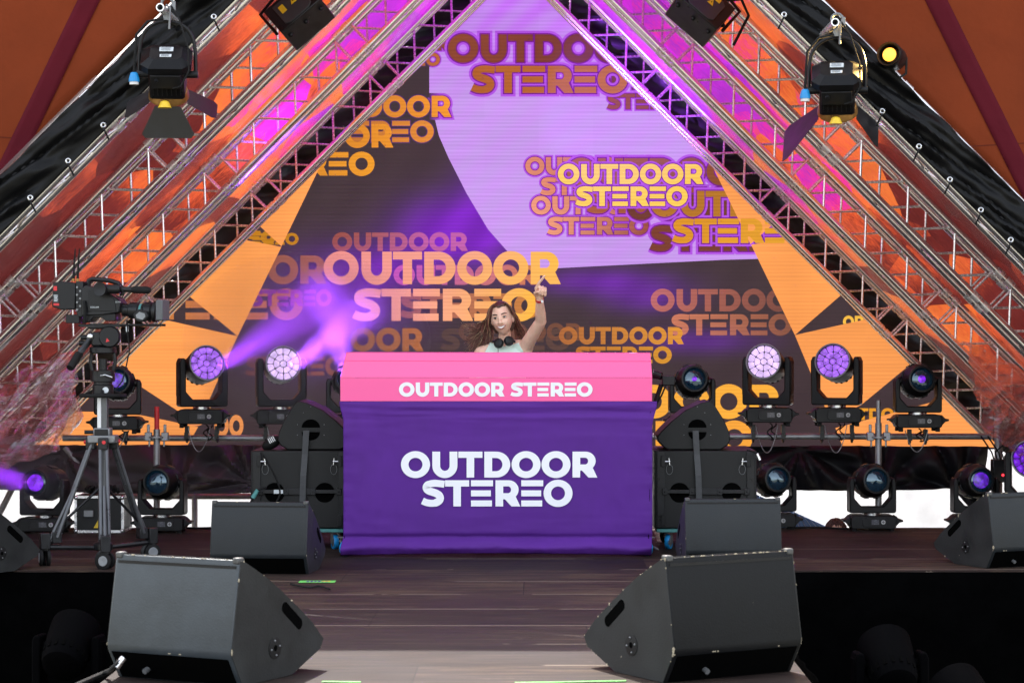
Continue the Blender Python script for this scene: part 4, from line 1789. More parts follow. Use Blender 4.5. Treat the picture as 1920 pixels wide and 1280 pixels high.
# ------------------------------------------------------------------ barn door lamps, laser boxes, amber lamp
def barn_lamp(label, px, py, s, yaw, flaps, group='barn door lamps'):
    """hangs from a pipe stub, back plate up and towards the audience"""
    c = W(px, py, s)
    root = thing('barn_door_lamp', label, 'stage light', c, (0, 0, R(yaw)), group, 0.93)
    d = Vector((0, 0.62, -0.785)).normalized()      # where it shines
    A = axis_M((0, 0, 0), d)
    # body box, back plate, front ring along d; local x stays world x
    b_ = MB()
    b_.prism([(-0.115, -0.10), (-0.10, -0.118), (0.10, -0.118), (0.115, -0.10), (0.115, 0.10), (0.10, 0.118), (-0.10, 0.118), (-0.115, 0.10)], 0, 0.22,
             A @ Matrix.Rotation(R(90), 4, 'X') @ Matrix.Scale(-1, 4, (0, 1, 0)) if False else A @ Matrix(((1, 0, 0, 0), (0, 0, 1, 0), (0, 1, 0, 0.03), (0, 0, 0, 1))))
    b_.build('housing', M_lampb, root, bevel=0.006)
    fins = MB()
    for k in range(7):
        fins.box(A @ Vector((-0.09 + 0.03 * k, -0.121 if True else 0, 0.14)), (0.006, 0.012, 0.16), A.to_3x3().to_4x4())
    fins.build('cooling_fins', M_black, root)
    # octagonal back plate with a raised bevelled middle
    def oct_(w, h, cc):
        return [(-w + cc, -h), (w - cc, -h), (w, -h + cc), (w, h - cc), (w - cc, h), (-w + cc, h), (-w, h - cc), (-w, -h + cc)]
    O1, O2 = oct_(0.165, 0.145, 0.055), oct_(0.105, 0.09, 0.03)
    bp = MB()
    vs = [A @ Vector((x, y, 0.045)) for x, y in O1] + [A @ Vector((x, y, 0.0)) for x, y in O1] + [A @ Vector((x, y, -0.04)) for x, y in O2]
    fs = [list(range(8)), [16 + k for k in range(8)][::-1]]
    for k in range(8):
        j = (k + 1) % 8
        fs += [[k, 8 + k, 8 + j, j], [8 + k, 16 + k, 16 + j, 8 + j]]
    bp.add(vs, fs)
    bpo = bp.build('back_plate', M_lampb, root, smooth=False)
    sgn = -1 if (A @ Vector((0, 1, 0))).z < 0 else 1
    xs = 1 if (A @ Vector((1, 0, 0))).x > 0 else -1
    for (x, y, w, h) in ((0.0, 0.035, 0.09, 0.05), (0.0, -0.045, 0.075, 0.032)):
        lb = MB().box(A @ Vector((x * xs, y * sgn, -0.0415)), (w, h, 0.003), A.to_3x3().to_4x4()).build('type_label', M_label, bpo)
        pr = MB()
        for k in range(4):
            pr.box(A @ Vector((xs * (x - w * .05), sgn * (y + h * (.32 - .2 * k)), -0.0435)), (w * (.78 - .12 * (k % 2)), h * .07, 0.002), A.to_3x3().to_4x4())
        pr.build('print', M_grey, lb)
    # control strip under the plate
    st = MB().box(A @ Vector((0, -0.135 * sgn, 0.10)), (0.20, 0.03, 0.10), A.to_3x3().to_4x4()).build('control_strip', M_black, root, bevel=0.004)
    MB().tube([A @ Vector((-0.06 * xs, -0.15 * sgn, 0.085)), A @ Vector((-0.06 * xs, -0.175 * sgn, 0.085))], 0.014, 12).build('knob', M_black2, st)
    # front ring and amber reflector
    fr = MB()
    fr.lathe([(0.10, 0.24), (0.125, 0.25), (0.135, 0.285), (0.135, 0.30), (0.12, 0.30), (0.11, 0.26)], 28, A, cap=False)
    fr.build('front_ring', M_brass, root)
    ln = MB()
    ln.lathe([(0.112, 0.27), (0.06, 0.285), (0, 0.29)], 24, A, cap=False)
    ln.build('lens', M_lens, root)
    # flaps: (side, opening angle)
    for (side, ang, ln_, wd) in flaps:
        m = MB()
        n = [Vector((0, -1 * sgn, 0)), Vector((0, sgn, 0)), Vector((-xs, 0, 0)), Vector((xs, 0, 0))][side]
        tdir = Vector((1, 0, 0)) if side < 2 else Vector((0, 1, 0))
        o0 = n * 0.125 + Vector((0, 0, 0.30))
        dv = n * math.sin(R(ang)) + Vector((0, 0, 1)) * math.cos(R(ang))
        nn = dv.cross(tdir).normalized() * 0.0015
        q = [(-0.085, 0), (0.085, 0), (wd * .5, ln_ * .86), (wd * .5 - 0.02, ln_), (-wd * .5 + 0.02, ln_), (-wd * .5, ln_ * .86)]
        vs = [A @ (o0 + tdir * a + dv * b2 + nn) for a, b2 in q] + [A @ (o0 + tdir * a + dv * b2 - nn) for a, b2 in q]
        m.add(vs, [list(range(6)), [6 + k for k in range(6)][::-1]] + [[k, 6 + k, 6 + (k + 1) % 6, (k + 1) % 6] for k in range(6)])
        m.build('barn_door', M_doors, root, smooth=False)
    # yoke: a bent bar from both sides of the housing up to the hanging bolt
    pv = d * 0.13
    top = Vector((0.0, 0.06, 0.30))
    ypts = []
    for k in range(25):
        a = math.pi * k / 24
        x = 0.185 * math.cos(a)
        zz = math.sin(a) ** 0.45
        ypts.append(Vector((x, pv.y * (1 - zz) + top.y * zz, pv.z * (1 - zz) + 0.245 * zz)))
    MB().tube(ypts, 0.0125, 8).build('yoke', M_black, root)
    for sx in (-1, 1):
        MB().tube([Vector((sx * 0.11, pv.y, pv.z)), Vector((sx * 0.20, pv.y, pv.z))], 0.024, 12).build('tilt_knob', M_black2, root)
    cl = MB()
    cl.box((0, 0.06, 0.275), (0.05, 0.05, 0.05))
    cl.tube([(0, 0.06, 0.25), (0, 0.06, 0.33)], 0.014, 10)
    ring = [Vector((0.037 * math.cos(R(a)), 0.06, 0.363 + 0.037 * math.sin(R(a)))) for a in range(0, 361, 30)]
    cl.tube(ring, 0.010, 8)
    cl.box((0.045, 0.06, 0.345), (0.02, 0.04, 0.06))
    cl.build('pipe_clamp', M_mgrey, root)
    # blue connector on its cable, yellow cap under the housing
    bc = MB()
    B = Matrix.Translation((-0.205, -0.045, -0.155))
    bc.lathe([(0.016, 0.05), (0.024, 0.045), (0.034, 0.012), (0.036, -0.012), (0.0, -0.012)], 16, B)
    cn = bc.build('blue_connector', M_blue, root)
    MB().lathe([(0.030, -0.012), (0.030, -0.03), (0, -0.03)], 16, B).build('connector_face', M_white, cn)
    cbp = [Vector((-0.205, -0.045, -0.11)), Vector((-0.20, -0.05, 0.0)), Vector((-0.19, -0.05, 0.14)), Vector((-0.12, -0.03, 0.23)), Vector((-0.02, 0.0, 0.255))]
    MB().tube(cbp, 0.009, 8).build('mains_cable', M_rubber, root)
    cbp = [Vector((0.03, 0.03, 0.34)), Vector((0.09, -0.05, 0.24)), Vector((0.15, -0.09, 0.05)), Vector((0.155, -0.1, -0.1)), Vector((0.10, -0.09, -0.2)), Vector((0.05, -0.06, -0.21))]
    MB().tube(cbp, 0.006, 8).build('safety_cable', M_rubber, root)
    yc = MB()
    C_ = Matrix.Translation((-0.005, -0.06, -0.325))
    yc.lathe([(0.012, 0.035), (0.026, 0.028), (0.045, -0.012), (0.0, -0.016)], 14, C_)
    yc.build('yellow_cap', M_yellow, root)
    return root


M_lampb = pm('lamp black', (0.0045, 0.0045, 0.0055), 0.4, 0, 0.2, 9, 0.1, 120, 0.08, spec=0.2)
M_doors = pm('barn door sheet', (0.010, 0.010, 0.0115), 0.38, 0.0, 0.3, 8, 0.1, 60, 0.08)
barn_lamp('barn-door lamp hanging at the top of the left slope, doors open downwards', 312, 108, 307, 4, [(0, 26, 0.21, 0.345), (1, 40, 0.17, 0.30), (2, 56, 0.20, 0.22), (3, 58, 0.22, 0.20)])
barn_lamp('barn-door lamp hanging on the right slope, side doors spread wide', 1569, 138, 307, -9, [(1, 40, 0.17, 0.30), (2, 42, 0.36, 0.40), (3, 36, 0.24, 0.30)])


def stub(label, px, py, s, back):
    p0 = W(px, py, s)
    t = thing('outrigger_pipe', label, 'pipe', p0)
    m = MB()
    n = 20
    L_ = back
    vs = []
    for (r_, y_) in ((0.0245, L_), (0.0245, 0), (0.0185, 0), (0.0185, L_)):
        for k in range(n):
            a = 2 * math.pi * k / n
            vs.append(Vector((r_ * math.cos(a) + 0.04 * y_ * (1 if px > 1000 else -1) * -1, y_, r_ * math.sin(a) - 0.04 * y_)))
    fs = []
    for q in range(3):
        for k in range(n):
            j = (k + 1) % n
            fs.append([q * n + k, q * n + j, (q + 1) * n + j, (q + 1) * n + k])
    m.add(vs, fs)
    m.build('tube', M_alu_bar, t)
    m = MB()
    m.tube([(0.02, 0.10, 0.03), (0.045, 0.10, 0.01), (0.04, 0.10, -0.12)], 0.007, 8)
    m.build('safety_chain', M_mgrey, t)


stub('short outrigger pipe end above the left barn-door lamp', 300, 14, 309, 0.75)
stub('short outrigger pipe end above the right barn-door lamp', 1566, 42, 309, 0.75)


def laser(label, px, py, s, roll):
    c = W(px, py, s)
    root = thing('laser_projector', label, 'laser projector', c, (R(-20), R(roll), 0), group='laser projectors', scale=1.35)
    MB().box((0, 0, 0), (0.26, 0.24, 0.16)).build('housing', M_black2, root, bevel=0.006)
    pn = MB()
    pn.prism([(-0.085, -0.055), (-0.06, -0.07), (0.06, -0.07), (0.085, -0.055), (0.085, 0.045), (0.06, 0.06), (-0.085, 0.06)], -0.126, -0.118)
    po = pn.build('rear_panel', M_grey_d, root, bevel=0.002)
    for (x, z, w, h) in ((-0.048, 0.015, 0.03, 0.042), (0.03, 0.045, 0.045, 0.02)):
        MB().box((x, -0.1275, z), (w, 0.003, h)).build('warning_label', M_yellow, po)
    t_ = MB()
    t_.prism([(0.0, 0.0), (0.036, 0.0), (0.018, 0.032)], -0.129, -0.126)
    tl = t_.build('warning_label', M_yellow, po, smooth=False)
    k = MB()
    k.prism([(0.0165, 0.009), (0.0195, 0.009), (0.0195, 0.02), (0.0165, 0.02)], -0.1305, -0.129)
    k.build('print', M_hole, tl, smooth=False)
    gr = MB()
    for q in range(4):
        gr.box((0.02, -0.1215, -0.02 - 0.012 * q), (0.11, 0.004, 0.003))
    gr.build('grooves', M_hole, root)
    for (x, z) in ((-0.1, -0.083), (0.0, -0.083), (0.1, -0.083), (0.133, 0.0)):
        MB().ell((x, -0.05, z), (0.013, 0.013, 0.013), 10, 8).build('knob', M_black, root)
    br = MB()
    br.tube([(-0.15, 0, 0), (-0.15, 0.02, 0.16), (0, 0.02, 0.19), (0.15, 0.02, 0.16), (0.15, 0, 0)], 0.009, 8)
    br.build('bracket', M_black, root)
    cb = MB()
    cb.tube([(0.05, -0.10, 0.07), (0.12, -0.12, 0.14), (0.2, -0.08, 0.12), (0.24, 0.0, -0.02)], 0.008, 8)
    cb.build('power_cable', M_rubber, root)
    return root


M_grey_d = pm('dark grey panel', (0.035, 0.038, 0.042), 0.45, 0, 0.15, 12)
laser('black laser box with yellow warning labels at the top of the left slope', 562, 28, 276, -41)
laser('black laser box with yellow warning labels at the top of the right slope', 1312, 22, 276, 41)

# amber lamp on the canvas edge
c = W(1672, 106, 300)
t = thing('amber_lamp', 'small black lamp glowing bright amber at the right canvas edge', 'stage light', c)
A = axis_M((0, 0, 0), (-0.42, -0.9, 0.1))
MB().lathe([(0.0, -0.10), (0.06, -0.10), (0.075, -0.08), (0.08, 0.06), (0.074, 0.075), (0.066, 0.06), (0.062, 0.05)], 28, A, cap=False).build('housing', M_black2, t)
M_amber = em('amber glow', lin((255, 172, 62)), 0.55)
MB().lathe([(0.044, 0.052), (0.036, 0.060), (0.018, 0.066), (0, 0.067)], 24, A, cap=False).build('lens', M_amber, t)
MB().tube([(0.10, 0.05, 0.0), (0.1, 0.06, -0.1), (0.02, 0.08, -0.15)], 0.008, 8).build('bracket', M_black, t)
am = bpy.data.lights.new('amber_lamp_light', 'SPOT')
am.energy = 22
am.color = (1.0, 0.62, 0.2)
am.spot_size = R(120)
am.spot_blend = 0.6
am.shadow_soft_size = 0.05
amo = bpy.data.objects.new('amber_lamp_light', am)
col.objects.link(amo)
amo.parent = t
amo.location = A @ Vector((0, 0, 0.16))
amo.rotation_euler = Vector((-0.42, -0.9, 0.1)).to_track_quat('-Z', 'Y').to_euler()

# power boxes at the right foot
t = thing('power_box', 'small black box with a red indicator on the mast at the right', 'power box', W(1873, 882, 250))
MB().box((0, 0, 0), (0.11, 0.10, 0.17)).build('box', M_black2, t, bevel=0.006)
MB().ell((0.02, -0.053, -0.03), (0.01, 0.006, 0.01), 10, 6).build('indicator', em('red led', (1, 0.02, 0.03, 1), 1.2), t)
for k in range(4):
    x = -0.04 + 0.025 * k
    MB().tube([(x, -0.02, 0.08), (x - 0.02, -0.03, 0.14), (x + (0.12 if k % 2 else -0.10), -0.03, 0.26)], 0.006, 8).build('cable', M_rubber, t)
# ------------------------------------------------------------------ wedge monitors, subwoofers, booth
BIG = [(.06, .515), (-.004, .150), (0, .125), (.075, .0), (.44, 0), (.665, .085), (.69, .125), (.60, .205), (.475, .292), (.365, .362), (.26, .425), (.16, .475), (.085, .510)]


def chips(profile, w, n, seed, sx, spread=.5, sizes=(.003, .010)):
    """worn spots along the edges of one cheek"""
    rnd = random.Random(seed)
    m = MB()
    k = len(profile)
    for _ in range(n):
        i = rnd.choice((0, 1, 1, 2, 3, 4, 5, 6, 7, 8, 10, 11, 12))
        a, b_ = profile[i], profile[(i + 1) % k]
        t = rnd.random() ** (2.2 if i < 7 else 1)
        y, z = a[0] + (b_[0] - a[0]) * t, a[1] + (b_[1] - a[1]) * t
        if z < 0.012:
            continue
        y += (.30 - y) * .014
        z += (.20 - z) * .014
        r_ = rnd.uniform(*sizes)
        r_ *= rnd.random() ** 1.5 + .15
        m.ell((sx * (w / 2 + 0.0014), y, z), (0.0016, r_ * rnd.uniform(.4, 1.5), r_ * rnd.uniform(.4, 1.5)), 8, 6)
    return m


def wedge(label, loc, yaw, w, prof, scale=1.0, worn=30, seed=1, paint=None, connector=True, group='floor wedge monitors'):
    """rear towards the audience (local -Y), curved grille towards the stage"""
    root = thing('wedge_monitor', label, 'monitor speaker', loc, (0, 0, R(yaw)), group, scale)
    poly = [(y, z) for y, z in prof]
    MX = Matrix(((0, 1, 0, 0), (1, 0, 0, 0), (0, 0, 1, 0), (0, 0, 0, 1)))      # prism XZ -> YZ, pulled along X
    MB().prism(poly, -w / 2, w / 2, MX).build('cabinet', paint or M_cab, root, ang=24, bevel=0.006)
    # grille over the curved baffle
    gp = prof[6:]
    g_ = MB()

    def fg(a, b_):
        q = b_ * (len(gp) - 1)
        i = min(int(q), len(gp) - 2)
        t = q - i
        y = gp[i][0] + (gp[i + 1][0] - gp[i][0]) * t
        z = gp[i][1] + (gp[i + 1][1] - gp[i][1]) * t
        n = Vector((gp[i + 1][1] - gp[i][1], -(gp[i + 1][0] - gp[i][0]))).normalized()
        n = n if n.y > 0 else -n
        return Vector(((a - .5) * (w - .05), y + n.x * 0.004, z + n.y * 0.004))
    go = g_.grid(fg, 4, 24).build('grille', M_grille, root, fix=False)
    sm = go.modifiers.new('thick', 'SOLIDIFY')
    sm.thickness = 0.002
    # top lip and rear recess with the connector plate
    ap = prof[0]
    rear_n = Vector((-(prof[0][1] - prof[1][1]), prof[0][0] - prof[1][0])).normalized()
    MB().box((0, ap[0] - 0.006, ap[1] - 0.030), (w - 0.03, 0.006, 0.012)).build('top_batten', M_black, root)
    p2_, p3_ = prof[2], prof[3]
    bay = MB()
    bay.prism([(p2_[0] + .002, p2_[1] - .006), (p3_[0] - .001, p3_[1] + .006), (p3_[0] + .02, p3_[1] + .006), (p2_[0] + .03, p2_[1] - .006)], -w / 2 + .02, w / 2 - .02, Matrix.Translation((0, -.003, -.0015)) @ MX)
    bay.build('recess_shade', M_hole, root, smooth=False)  # black panel added to darken the undercut as shade would
    if connector:
        cp = MB().box((-w * .26, 0.052, 0.062), (0.13, 0.012, 0.07), Matrix.Rotation(R(32), 4, 'X')).build('connector_plate', M_black2, root, bevel=0.003)
        MB().box((-w * .29, 0.040, 0.078), (0.07, 0.003, 0.022), Matrix.Rotation(R(32), 4, 'X')).build('type_label', M_label, cp)
        MB().tube([(-w * .22, 0.05, 0.05), (-w * .22, 0.02, 0.04)], 0.012, 10).build('socket', M_mgrey, cp)
    # side handles and the pole socket disc on both cheeks
    for sx in (-1, 1):
        ck = [(y + (.30 - y) * .012, z + (.21 - z) * .012) for y, z in poly]
        MB().prism(ck, sx * (w / 2 - .001), sx * (w / 2 + .0022), MX).build('side_cheek', M_cheek, root, ang=24)
        h = MB()
        hy, hz = .44, .25
        dv = Vector((-.42, .31)).normalized()
        pts = []
        for k in range(20):
            a = 2 * math.pi * k / 20
            e_ = .066 if math.cos(a) > 0 else -.066
            q = Vector((hy, hz)) + dv * (e_ + .024 * math.cos(a)) + Vector((-dv.y, dv.x)) * .024 * math.sin(a)
            pts.append((q.x, q.y))
        # recessed slot: dark plate 1 mm inside the cheek, its rim standing proud
        h.prism(pts, sx * (w / 2 - 0.004), sx * (w / 2 + 0.0036), MX)
        h.build('side_handle', M_hole, root, smooth=False)
        d = MB()
        D = axis_M((sx * (w / 2 + .0012), .31, .13), (sx, 0, 0))
        d.lathe([(0.046, 0), (0.046, 0.003), (0.040, 0.004), (0.018, 0.004), (0.014, 0.0045), (0.0, 0.0045)], 28, D)
        do = d.build('pole_plate', M_cab2, root)
        s_ = MB()
        for k in range(4):
            a = R(90 * k + 10)
            s_.ell(D @ Vector((0.031 * math.cos(a), 0.031 * math.sin(a), 0.005)), (0.005, 0.005, 0.005), 8, 6)
        s_.build('screws', M_mgrey, do)
        MB().lathe([(0.013, 0.0035), (0.013, 0.0052), (0, 0.0052)], 18, D).build('socket', M_hole, do)
        if worn:
            tag(chips(prof, w, worn, seed + sx, sx).build('worn_edge', M_bare, root), kind='stuff')
    if worn:
        rnd = random.Random(seed)
        m = MB()
        for _ in range(worn // 2):
            m.ell((rnd.uniform(-w / 2, w / 2), ap[0] - 0.001, ap[1] - 0.001), (rnd.uniform(.002, .012), .0026, .0022), 8, 6)
        for _ in range(worn // 8):
            m.ell((rnd.uniform(-w / 2, w / 2), prof[2][0], prof[2][1]), (rnd.uniform(.002, .008), .0018, .0026), 8, 6)
        tag(m.build('worn_edge', M_bare, root), kind='stuff')
    for sx in (-1, 1):
        MB().box((sx * (w / 2 - 0.016), ap[0] + 0.012, ap[1] - 0.004), (0.034, 0.040, 0.026)).build('corner_cap', M_capgrey, root, bevel=0.006)
    return root


def on_floor(px, py):
    return W(px, py, (py - CY) / CH)


# wedge origins: rear-bottom middle
rr = on_floor(1248, 1281)
yw = 31
off = Matrix.Rotation(R(yw), 3, 'Z') @ Vector((.325, -.06, 0))
wedge('large scuffed wedge monitor at the front of the runway, right one, worn pale edges', rr + off, yw, .65, BIG, 1.0, 46, 5, M_cab_shade)
rl = on_floor(450, 1288)
off = Matrix.Rotation(R(-27), 3, 'Z') @ Vector((-.31, -.06, 0))
wedge('large wedge monitor at the front of the runway, left one, sunlit along its top', rl + off, -27, .62, BIG, 1.0, 18, 9, M_cab_sheen)
wedge('smaller wedge monitor standing left of the purple booth front', on_floor(484, 1077), -6, .70, BIG, .84, 5, 13)
wedge('smaller wedge monitor standing right of the purple booth front', on_floor(1376, 1068), 3, .70, BIG, .84, 5, 17)
wedge('scuffed wedge monitor on the stage edge at the far right', on_floor(1940, 1063), 26, .70, BIG, .90, 26, 21)
wedge('wedge monitor cut by the far left picture edge', on_floor(-128, 1076), -30, .66, BIG, .90, 10, 27)

SMALL = [(-.155, .0), (-.205, .030), (-.222, .065), (-.218, .112), (-.180, .200), (-.118, .298), (-.100, .322), (-.078, .329), (-.025, .316), (.080, .268), (.175, .192), (.242, .125), (.270, .092), (.268, .062), (.225, .016), (.195, 0)]


def side_wedge(label, loc, flip, w=.46, group='wedges on the subwoofers'):
    root = thing('side_wedge_monitor', label, 'monitor speaker', loc, group=group)
    pr = [(-x * flip, z) for x, z in SMALL]
    MB().prism(pr, 0, w).build('cabinet', M_cab2, root, ang=24, bevel=0.008)
    for (zc, up) in ((.150, 1), (.120, -1)):
        pts = [(.062 * math.cos(R(a)) - 0.02 * flip * 0, zc + up * .056 * math.sin(R(a))) for a in range(0, 181, 15)]
        MB().prism([(x, z) for x, z in pts], -0.002, 0.03).build('hand_grip', M_hole, root, smooth=False)
    MB().box((0, -0.001, .135), (.125, .006, .012)).build('grip_bar', M_cab2, root)
    sc_ = MB()
    for (x, z) in ((-.09, .17), (.09, .17), (-.09, .10), (.09, .10), (.0, .29), (.05 * flip, .25)):
        sc_.ell((x, -0.001, z), (.0035, .003, .0035), 8, 6)
    sc_.build('screws', M_mgrey, root)
    return root


def subwoofer(label, x0, x1, s, flip):
    zb, zt = W(0, 990, s).z, W(0, 844.5, s).z
    pa, pb = W(x0, 990, s), W(x1, 990, s)
    w = pb.x - pa.x
    h = zt - zb
    root = thing('subwoofer', label, 'subwoofer', ((pa.x + pb.x) / 2, pa.y, 0))
    D = 0.72
    MB().box((0, D / 2, zb + h / 2), (w, D, h)).build('cabinet', M_cab2, root, bevel=0.008)
    # side rails with fly hardware
    for sx in (-1, 1):
        MB().box((sx * (w / 2 - .042), -0.004, zb + h / 2), (.052, .012, h - .012)).build('rail', M_black2, root, bevel=0.003)
        MB().box((sx * (w / 2 - .058), -0.012, zt - .07), (.030, .02, .075)).build('fly_bracket', M_black, root, bevel=0.003)
        k = MB()
        k.tube([(sx * (w / 2 - .07), -0.022, zt - .072), (sx * (w / 2 - .105), -0.024, zt - .072)], .006, 8)
        k.tube([(sx * (w / 2 - .095), -0.024, zt - .05), (sx * (w / 2 - .10), -0.024, zt - .095)], .005, 8)
        k.build('pin', M_chrome, root)
        lp = [Vector((sx * (w / 2 - .10) + .022 * math.cos(R(a)), -0.022, zt - .125 + .034 * math.sin(R(a)))) for a in range(0, 361, 30)]
        MB().tube(lp, .0014, 6).build('lanyard', M_mgrey, root)
        MB().box((sx * (w / 2 - .058), -0.011, zb + .055), (.030, .016, .075)).build('fly_bracket', M_black, root, bevel=0.003)
        # round hand grip behind the bar
        cg = MB()
        A = axis_M((sx * w * .255, -0.002, zb + h * .46), (0, -1, 0))
        cg.lathe([(0.064, -0.03), (0.067, 0.0), (0.064, 0.002), (0.062, 0.0), (0.055, -0.02), (0.0, -0.024)], 30, A, cap=False)
        cg.lathe([(0.0635, 0.0012), (0.0, 0.0012)], 30, A, cap=False)
        cg.build('grip_recess', M_hole, root)
    b_ = MB()
    zc = zb + h * .475
    b_.box((0, -0.016, zc), (w * .80, .012, .026))
    for x in (-.40, -.135, .135, .40):
        b_.box((x * w, -0.018, zc), (.036, .016, .044))
    b_.box((0, -0.017, zc), (w * .26, .012, .044))
    bo = b_.build('grip_bar', M_black2, root, bevel=0.003)
    sc_ = MB()
    for x in (-.40, -.135, .135, .40):
        sc_.ell((x * w, -0.027, zc), (.006, .004, .006), 10, 6)
    sc_.build('screws', M_black, bo)
    if flip < 0:
        MB().box((-.145 * w - .045, -0.0245, zc), (.062, .003, .026)).build('type_label', M_label, root)
    # dolly board and castors
    dy = thing('wheel_board', 'teal edged wheel board under the %s' % ('left subwoofer' if flip < 0 else 'right subwoofer'), 'wheel board', ((pa.x + pb.x) / 2, pa.y, 0))
    MB().box((0, D / 2, zb - .016), (w - .03, D - .02, .024)).build('board', M_teal, dy, bevel=0.003)
    for sx in (-1, 1):
        for y in (.07, D - .07):
            castor(dy, (sx * (w / 2 - .10), y, 0), zb - .028, M_blue if y < .2 else M_rubber, 20 * sx)
    return root, zt, (pa.x + pb.x) / 2, pa.y


def castor(parent, loc, top, tread, yaw):
    x, y, z = loc
    r_ = 0.050
    M = Matrix.Translation((x, y, 0)) @ Matrix.Rotation(R(yaw), 4, 'Z')
    fk = MB()
    for sx in (-1, 1):
        fk.prism([(-.028, .05), (.02, .035), (.034, .06), (.02, top - .006), (-.02, top - .006)], sx * .020 - .002, sx * .020 + .002, M @ Matrix.Rotation(R(90), 4, 'Z'))
    fk.box(M @ Vector((0, 0, top - .004)), (.075, .075, .007), M.to_3x3().to_4x4())
    fk.tube([M @ Vector((.02, -.045, .06)), M @ Vector((.03, -.085, .045))], .007, 8)
    c = fk.build('castor', M_mgrey, parent)
    wh = MB()
    A = M @ axis_M((0, 0, r_), (1, 0, 0))
    wh.lathe([(.018, -.016), (.036, -.014), (.036, .014), (.018, .016)], 22, A)
    wo_ = wh.build('wheel', M_mgrey, c)
    ty = MB()
    ty.lathe([(.036, -.015), (.047, -.016), (.050, -.010), (.050, .010), (.047, .016), (.036, .015)], 26, A, cap=False)
    ty.build('tyre', tread, wo_)


subL, ztL, cxL, cyL = subwoofer('big black subwoofer left of the booth, wedge strapped on top', 470, 654, 279, -1)
subR, ztR, cxR, cyR = subwoofer('big black subwoofer right of the booth, wedge strapped on top', 1227, 1419, 279, 1)
pL, pR = W(585, 843, 277), W(1306, 843, 277)
side_wedge('wedge monitor strapped on the left subwoofer, grille to the right', (pL.x, cyL + .03, ztL + .004), -1)
side_wedge('wedge monitor strapped on the right subwoofer, grille to the left', (pR.x, cyR + .03, ztR + .004), 1)


def strap(label, x0, x1, yb, ztop, zbot):
    t = thing('ratchet_strap', label, 'strap', (x0, yb, 0))
    path = [(0, -.008, ztop), ((x1 - x0) * .3, -.010, ztop - .16), ((x1 - x0) * .6, -.036, ztop - .30), (x1 - x0, -.030, zbot)]
    m = MB()
    vs, fs = [], []
    for (x, y, z) in path:
        vs += [Vector((x - .020, y, z)), Vector((x + .020, y, z)), Vector((x + .020, y - .004, z)), Vector((x - .020, y - .004, z))]
    for k in range(len(path) - 1):
        for q in range(4):
            fs.append([k * 4 + q, k * 4 + (q + 1) % 4, (k + 1) * 4 + (q + 1) % 4, (k + 1) * 4 + q])
    fs += [[0, 1, 2, 3], [12, 13, 14, 15]]
    m.add(vs, fs)
    m.build('webbing', M_strap, t, smooth=False)


strap('dark strap running down the left subwoofer from its wedge', W(576, 0, 278).x, W(568, 0, 278).x, cyL, ztL + .135, ztL - .56)
strap('dark strap running down the right subwoofer from its wedge', W(1303, 0, 278).x, W(1311, 0, 278).x, cyR, ztR + .135, ztR - .56)

# black capped bag pushed beside the left wedge
t = thing('printed_cap', 'black cap with white print squeezed between the left wedge and the pipe', 'cap', W(508, 843, 277))
m = MB()
Mc = Matrix.Rotation(R(-28), 4, 'Y')
m.ell((0, .04, .045), (.072, .06, .040), 20, 14, Mc)
m.build('crown', M_rubber, t)
for k in range(4):
    MB().box(Vector((.005, -.022 + .001 * k, .055)) + Vector((.0, 0, 0)) + Mc.to_3x3() @ Vector((.012 * k - .01, 0, .012)), (.006, .006, .036), Mc).build('print', M_white, t)

# ---- booth
SBO = 288.0
booth = thing('dj_booth', 'DJ booth with a pink top board and purple cloth front, both reading OUTDOOR STEREO', 'DJ booth', W(930, 1043, SBO))
BI = Vector(booth.location)
M_pink = pm('pink board', (0.96, 0.112, 0.35), 0.38, 0, 0.02, 3, 0.05, 20, 0.05)
M_pink2 = pm('pink board upper', (0.96, 0.13, 0.36), 0.34, 0, 0.02, 3, 0.05, 20, 0.05)
M_purple = pm('purple stretch cloth', (0.092, 0.019, 0.235), 0.72, 0, 0.10, 2.5, 0.15, 500, 0.06, spec=0.25)


def BP(px, py, d=0.0):
    p = W(px, py, SBO) - BI
    return Vector((p.x, p.y + d, p.z))


# pink: lower upright board, upper board leaning back
a, b_, c_, d_ = BP(638, 752), BP(1222, 752), BP(1223, 708), BP(638, 708)
m = MB()
m.add([a, b_, c_, d_] + [v + Vector((0, .018, 0)) for v in (a, b_, c_, d_)], [[0, 1, 2, 3], [7, 6, 5, 4], [0, 4, 5, 1], [1, 5, 6, 2], [2, 6, 7, 3], [3, 7, 4, 0]])
pf = m.build('name_board', M_pink, booth, smooth=False, bevel=0.002)
e0, e1 = BP(646, 661.5, .11), BP(1221, 662.5, .11)
m = MB()
u0, u1 = d_ + Vector((0, .001, .0015)), c_ + Vector((0, .001, .0015))
nn = Vector((0, .018, .006))
m.add([u0, u1, e1, e0] + [v + nn for v in (u0, u1, e1, e0)], [[0, 1, 2, 3], [7, 6, 5, 4], [0, 4, 5, 1], [1, 5, 6, 2], [2, 6, 7, 3], [3, 7, 4, 0]])
m.build('sloping_board', M_pink2, booth, smooth=False, bevel=0.002)
